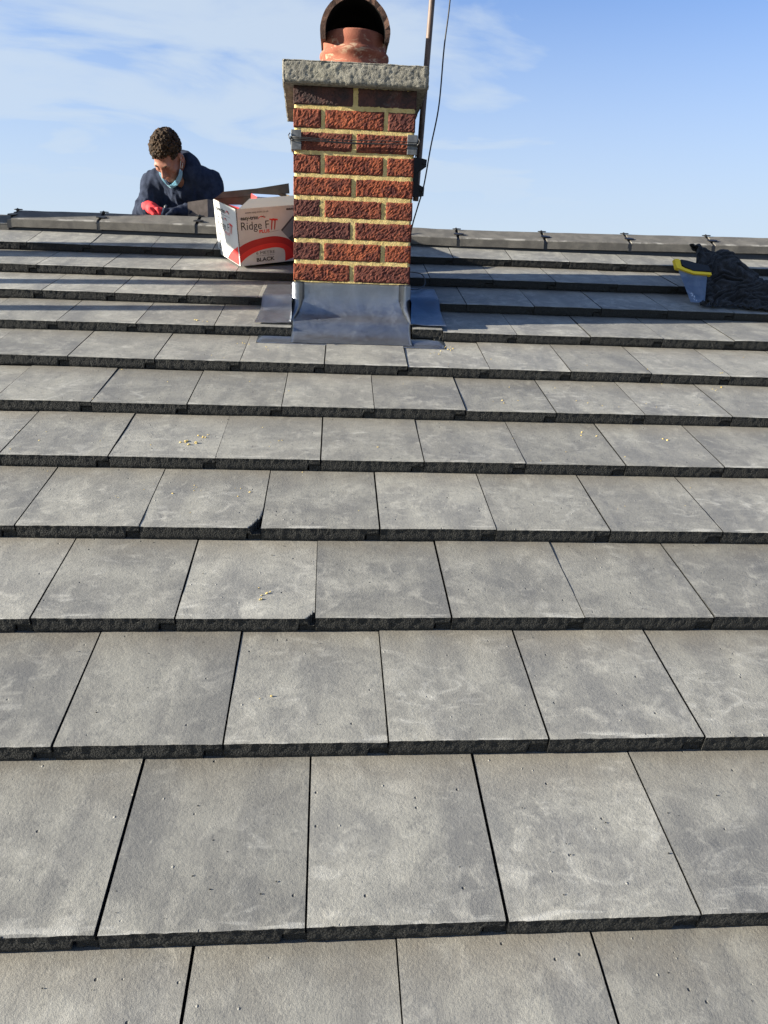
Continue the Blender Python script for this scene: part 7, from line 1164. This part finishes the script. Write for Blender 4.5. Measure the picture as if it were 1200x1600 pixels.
# standing collar: a ring round the neck, open at the throat
ct = nb_*0.52+H(0, 0.03, -0.06)*0.48; axn = H(0, 0.03, -0.06)-nb_; axn /= np.linalg.norm(axn)
xa = np.array((1.0, 0, 0)); xa -= axn*(xa@axn); xa /= np.linalg.norm(xa); ya = np.cross(axn, xa)
rp = []
for k in range(19):
    a_ = math.radians(-90+38+(284*k/18)); rp.append(ct + xa*0.074*math.cos(a_)+ya*0.074*math.sin(a_)+axn*(0.006+0.018*math.sin(a_)+0.012*math.cos(a_)))
jf.chain(rp, [0.016]*19, 0.018); jf.chain([p-axn*0.03 for p in rp], [0.020]*19, 0.03)
jf.ell(ct+ya*-0.060-axn*0.010, (0.030, 0.036, 0.045), None, 0.012, True)
def jack(p, n):
    q = Vector((p.x*16, p.y*9, p.z*6)); f1 = mnoise.noise(q+Vector((3, 1, 0))); q2 = Vector((p.x*34+p.z*7, p.y*12, p.z*11))
    k = min(1, max(0.30, (1.47-p.z)/0.10))
    return 0.004 + k*0.018*(0.5-abs(f1)*1.8) + (0.3+0.7*k)*0.008*(0.4-abs(mnoise.noise(q2))*1.6) + 0.0012*mnoise.noise(p*110)
oj = link('jacket', jf.mesh('jacket', FLEECE, jack), man, loc=-mlc)
# zip, its pull and two seams
bm = bmesh.new()
zp = [Vector(ct-ya*0.09-axn*0.05), Vector((-0.803, 3.425, 1.375)), Vector((-0.807, 3.430, 1.33)), Vector((-0.810, 3.447, 1.28))]
bm_tube(bm, catmull(zp, 6), 0.0045, 6); bmobj('zip', bm, plain('zip_dark', (0.008, 0.008, 0.01), 0.4), oj, mat=Matrix.Translation((0, 0, 0)))
# trousers
tf = Field((-1.10, 3.40, 0.86), (-0.52, 4.10, 1.26), 0.009)
tf.chain([belly+np.array((0, 0.05, -0.06)), pel], [0.13, 0.145], 0.04)
for kn, an, s_ in ((knL, anL, -1), (knR, anR, 1)): tf.chain([pel+np.array((s_*0.08, 0, 0)), kn, an], [0.096, 0.070, 0.058], 0.03)
link('trousers', tf.mesh('trousers', TROUSER, lambda p, n: 0.006*mnoise.noise(p*14)), man, loc=-mlc)
# hair: a cap of short curls
hf = Field(Hc-0.17, Hc+0.17, 0.0029)
def he(c, r, k, sub=False): hf.ell(H(*c), np.array(r)*HK, Rm, k, sub)
he((0, 0.026, 0.048), (0.078, 0.097, 0.081), 0.01); he((0, -0.10, -0.035), (0.085, 0.085, 0.078), 0.012, True); he((0, 0.03, -0.10), (0.12, 0.10, 0.075), 0.02, True)
for s_ in (-1, 1): he((s_*0.085, -0.008, -0.012), (0.026, 0.034, 0.042), 0.006, True)
rh = random.Random(11)
for k in range(1500):
    th_ = rh.uniform(0, 2*math.pi); ph = math.acos(rh.uniform(-0.30, 1.0)); d = np.array((math.sin(ph)*math.cos(th_), math.sin(ph)*math.sin(th_), math.cos(ph)))
    p = np.array((0, 0.024, 0.048)) + d*np.array((0.080, 0.099, 0.086))
    if p[1] < -0.045 and p[2] < 0.068: continue
    if p[1] < 0.012 and p[2] < 0.030: continue
    if p[2] < -0.02: continue
    top = max(0, d[2]-0.1)+max(0, -d[1])*0.5; r_ = rh.uniform(0.0040, 0.0066)*(0.6+0.6*top); tv = np.cross(d, np.array((rh.uniform(-1, 1), rh.uniform(-1, 1), rh.uniform(-1, 1)))); tv /= np.linalg.norm(tv)+1e-6
    p = p+d*(0.006*top+rh.uniform(-0.002, 0.007)*(0.3+top)); hf.chain([H(*(p-tv*r_*1.3)), H(*(p+d*r_*0.7)), H(*(p+tv*r_*1.3))], [r_*0.5, r_*0.64, r_*0.5], 0.0018)
link('hair', hf.mesh('hair', HAIR, lambda p, n: 0.0012*mnoise.noise(p*190)), man, loc=-mlc)
for s_ in (-1, 1):                               # eyebrows
    bm = bmesh.new(); bm_tube(bm, [HV(s_*0.016, -0.0945, 0.022)-mlc, HV(s_*0.030, -0.0935, 0.027)-mlc, HV(s_*0.046, -0.082, 0.022)-mlc], [0.003, 0.0042, 0.0024], 6); bmobj('eyebrow', bm, HAIR, ob, mat=Matrix.Translation(mlc))
# face mask pulled down under the chin
bm = bmesh.new(); A_, C_ = [], []
path = [(-0.070, -0.030, -0.052), (-0.060, -0.060, -0.078), (-0.036, -0.088, -0.098), (0, -0.106, -0.110), (0.036, -0.088, -0.098), (0.060, -0.060, -0.078), (0.070, -0.030, -0.052)]
cp = catmull(path, 6); nC = len(cp)
for j in range(5):
    row = []
    for i, p in enumerate(cp):
        t = i/(nC-1)*2-1; wdt = 0.046*(1-0.25*t*t)-0.012*(1-abs(t))**3; s2 = j/4-0.5
        pl = 0.0016*math.cos(j*math.pi)
        q = Vector((p.x, p.y, p.z)) + Vector((0, -0.30, 0.95)).normalized()*s2*wdt + Vector((p.x*9, -1, -0.4)).normalized()*(pl+0.003)
        row.append(bm.verts.new(HV(*q)-mlc))
    A_.append(row)
for a, c in zip(A_, A_[1:]):
    for i in range(nC-1): bm.faces.new((a[i], a[i+1], c[i+1], c[i]))
bmesh.ops.solidify(bm, geom=bm.faces[:], thickness=0.0015)
om = bmobj('face_mask', bm, MASK, man)
for s_ in (-1, 1):
    bm = bmesh.new(); bm_tube(bm, [HV(s_*0.071, -0.030, -0.040)-mlc, HV(s_*0.078, -0.006, -0.012)-mlc, HV(s_*0.084, 0.022, 0.016)-mlc, HV(s_*0.083, 0.030, -0.01)-mlc, HV(s_*0.072, -0.020, -0.055)-mlc], 0.0014, 5)
    bmobj('ear_loop', bm, plain('elastic_white', (0.7, 0.72, 0.74), 0.8), om, mat=Matrix.Translation((0, 0, 0)))
# gloves: palm, four fingers curled over the ridge, thumb
for hnd, wr, s_ in ((haL, wrL, 1), (haR, wrR, -1)):
    gf = Field(hnd-np.array((0.10, 0.12, 0.09)), hnd+np.array((0.10, 0.10, 0.09)), 0.004)
    dr = (hnd-wr); dr /= np.linalg.norm(dr); sd = np.cross(dr, (0, 0, 1.0)); sd /= np.linalg.norm(sd); upv = np.cross(sd, dr)
    palm = hnd+dr*0.012
    gf.chain([wr-dr*0.005, wr+dr*0.02], [0.036, 0.033], 0.01)
    for k, t in enumerate((-1.5, -0.5, 0.5, 1.5)):
        base = palm+sd*t*0.0185; gf.cap(hnd-dr*0.02+sd*t*0.012, base, 0.018, 0.0165, 0.012)
        l_ = (0.030, 0.036, 0.034, 0.027)[k]; m1_ = base+dr*l_+upv*0.004; m2_ = m1_+dr*l_*0.45-upv*l_*0.70; m3_ = m2_-dr*l_*0.30-upv*l_*0.55
        gf.chain([base, m1_, m2_, m3_], [0.0125, 0.0115, 0.0105, 0.0095], 0.003)
    tb = hnd-dr*0.012+sd*s_*0.026; gf.chain([tb, tb+sd*s_*0.024+dr*0.022-upv*0.006, tb+sd*s_*0.020+dr*0.048-upv*0.020], [0.015, 0.013, 0.0105], 0.006)
    og = link('glove', gf.mesh('glove', GLOVE if s_ > 0 else FLEECE, lambda p, n: 0.0008*mnoise.noise(p*120)), man, loc=-mlc)
    if s_ < 0: og['label'] = 'dark work glove'
    else: og['label'] = 'red work glove'
snip = thing('metal_clip', 'small bright metal clip held in the gloved hands of the man', 'clip', (-0.846, 3.266, 1.281))
bm = bmesh.new(); q0 = Vector((0, 0, 0))
for (a_, c_) in (((-0.024, 0.0, -0.004), (0.006, -0.004, 0.010)), ((0.006, -0.004, 0.010), (0.022, 0.0, -0.006)), ((0.002, -0.006, 0.008), (0.010, -0.004, 0.026))):
    bm_tube(bm, [a_, (Vector(a_)+Vector(c_))/2+Vector((0, -0.002, 0.003)), c_], [0.006, 0.008, 0.004], 6)
bmobj('clip_jaw', bm, GALV, snip)

# ------------------------------------------------------------------ mortar crumbs on the tiles
def tile_h(u, v):
    i = max(k for k in ROWS if ROWS[k][2]+ROWS[k][3]*u <= v); return -STEP*(v-ROWS[i][2]-ROWS[i][3]*u)/GAUGE
V, F = [], []
rc = random.Random(3)
def crumb(u, v, s_):
    b0 = len(V); c0 = P(u, v, tile_h(u, v)+s_*0.25); ring = []
    n = 6
    for k in range(n):
        a = 2*math.pi*k/n+rc.uniform(-.3, .3); r_ = s_*rc.uniform(0.6, 1.2); V.append(c0+Vector((math.cos(a)*r_, 0, 0))+EV*math.sin(a)*r_*0.8-EN*s_*0.2)
    for k in range(n):
        a = 2*math.pi*k/n; r_ = s_*rc.uniform(0.3, 0.8); V.append(c0+Vector((math.cos(a)*r_, 0, 0))+EV*math.sin(a)*r_*0.8+EN*s_*rc.uniform(0.15, 0.55))
    for k in range(n): F.append((b0+k, b0+(k+1) % n, b0+n+(k+1) % n, b0+n+k))
    F.append(tuple(b0+n+k for k in range(n)))
for (u, v, s_, n) in ((-0.385, 1.337, .0055, 4), (-0.372, 1.356, .004, 4), (-0.355, 1.371, .0045, 4), (-0.34, 1.384, .004, 2), (0.153, 1.333, .0045, 1), (-0.110, 0.694, .0052, 2), (-0.115, 0.718, .004, 3), (-0.499, 2.234, .006, 2), (-0.465, 2.232, .005, 2), (-0.097, 0.427, .003, 2), (1.012, 1.438, .004, 3), (-0.379, 1.096, .003, 1), (-0.206, 1.14, .003, 2), (-0.2, 1.10, .003, 2), (0.238, 1.783, .003, 2), (1.357, 1.812, .004, 2), (1.318, 1.795, .004, 2), (0.437, 2.061, .004, 5), (0.455, 2.10, .0045, 4), (0.40, 2.02, .003, 5), (-0.30, 2.08, .003, 6), (-0.20, 2.02, .003, 7), (0.8, 1.46, .003, 4), (0.55, 1.63, .003, 3), (-0.15, 1.68, .002, 5), (-0.3, 1.13, .002, 5)):
    for k in range(n): crumb(u+rc.uniform(-.012, .012)*(n > 1)*(1+n*.35), v+rc.uniform(-.010, .010)*(n > 1)*(1+n*.25), s_*rc.uniform(0.4, 1.1))
o = link('mortar_crumbs', mesh('mortar_crumbs', V, F, CRUMB)); tag(o, 'yellow mortar crumbs scattered over the grey roof tiles', 'crumbs', kind='stuff')
for k in range(70):
    v = rc.uniform(1.0, 2.12); u = rc.uniform(-0.5-0.35*v, 0.55+0.5*v); [crumb(u+rc.uniform(-.02, .02), v+rc.uniform(-.02, .02), rc.uniform(0.001, 0.0026)) for _ in range(rc.choice((1, 1, 2)))]
o.data = mesh('mortar_crumbs', V, F, CRUMB)
V, F = [], []
for k in range(260):
    v = rc.uniform(-0.1, 2.05); u = rc.uniform(-0.45-0.4*v, 0.66+0.54*v); crumb(u, v, rc.uniform(0.0008, 0.0018))
o = link('stone_grit', mesh('stone_grit', V, F, TILE_EDGE)); tag(o, 'dark specks of grit lying over the grey roof tiles', 'grit', kind='stuff')

# ------------------------------------------------------------------ timber guard on the roof out of view, added to cast the long bands of shade
shade_caster = thing('shade_boards', 'upright boards added on the roof out of view to cast bands of shade', 'shade boards', P(-3.2, 2.6))
gl = shade_caster.location.copy()
for (v, w, h, nm) in ((2.075, 0.075, 1.0, 'shade_post'), (2.375, 0.085, 1.22, 'shade_post'), (2.79, 0.14, 0.92, 'shade_post'), (3.17, 0.10, 0.80, 'shade_post')):
    bm = bmesh.new(); q = P(-3.2, v); bm_box(bm, (q.x-0.02, q.y-w/2, q.z-0.03), (q.x+0.02, q.y+w/2, q.z+h), 0.003)
    for vv in bm.verts: vv.co -= gl
    bmobj(nm, bm, WOOD, shade_caster)
bm = bmesh.new()
q0, q1 = P(-3.245, 2.32), P(-3.245, 2.64)
for (h0_, h1_) in ((1.03, 1.22),):
    vs_ = [bm.verts.new(Vector(p)-gl) for p in ((q0.x, q0.y, q0.z+h0_), (q1.x, q1.y, q1.z+h0_-0.05), (q1.x, q1.y, q1.z+h1_-0.05), (q0.x, q0.y, q0.z+h1_))]
    bm.faces.new(vs_); bmesh.ops.solidify(bm, geom=bm.faces[:], thickness=0.022)
bmobj('shade_rail', bm, WOOD, shade_caster)
bpy.context.view_layer.update()
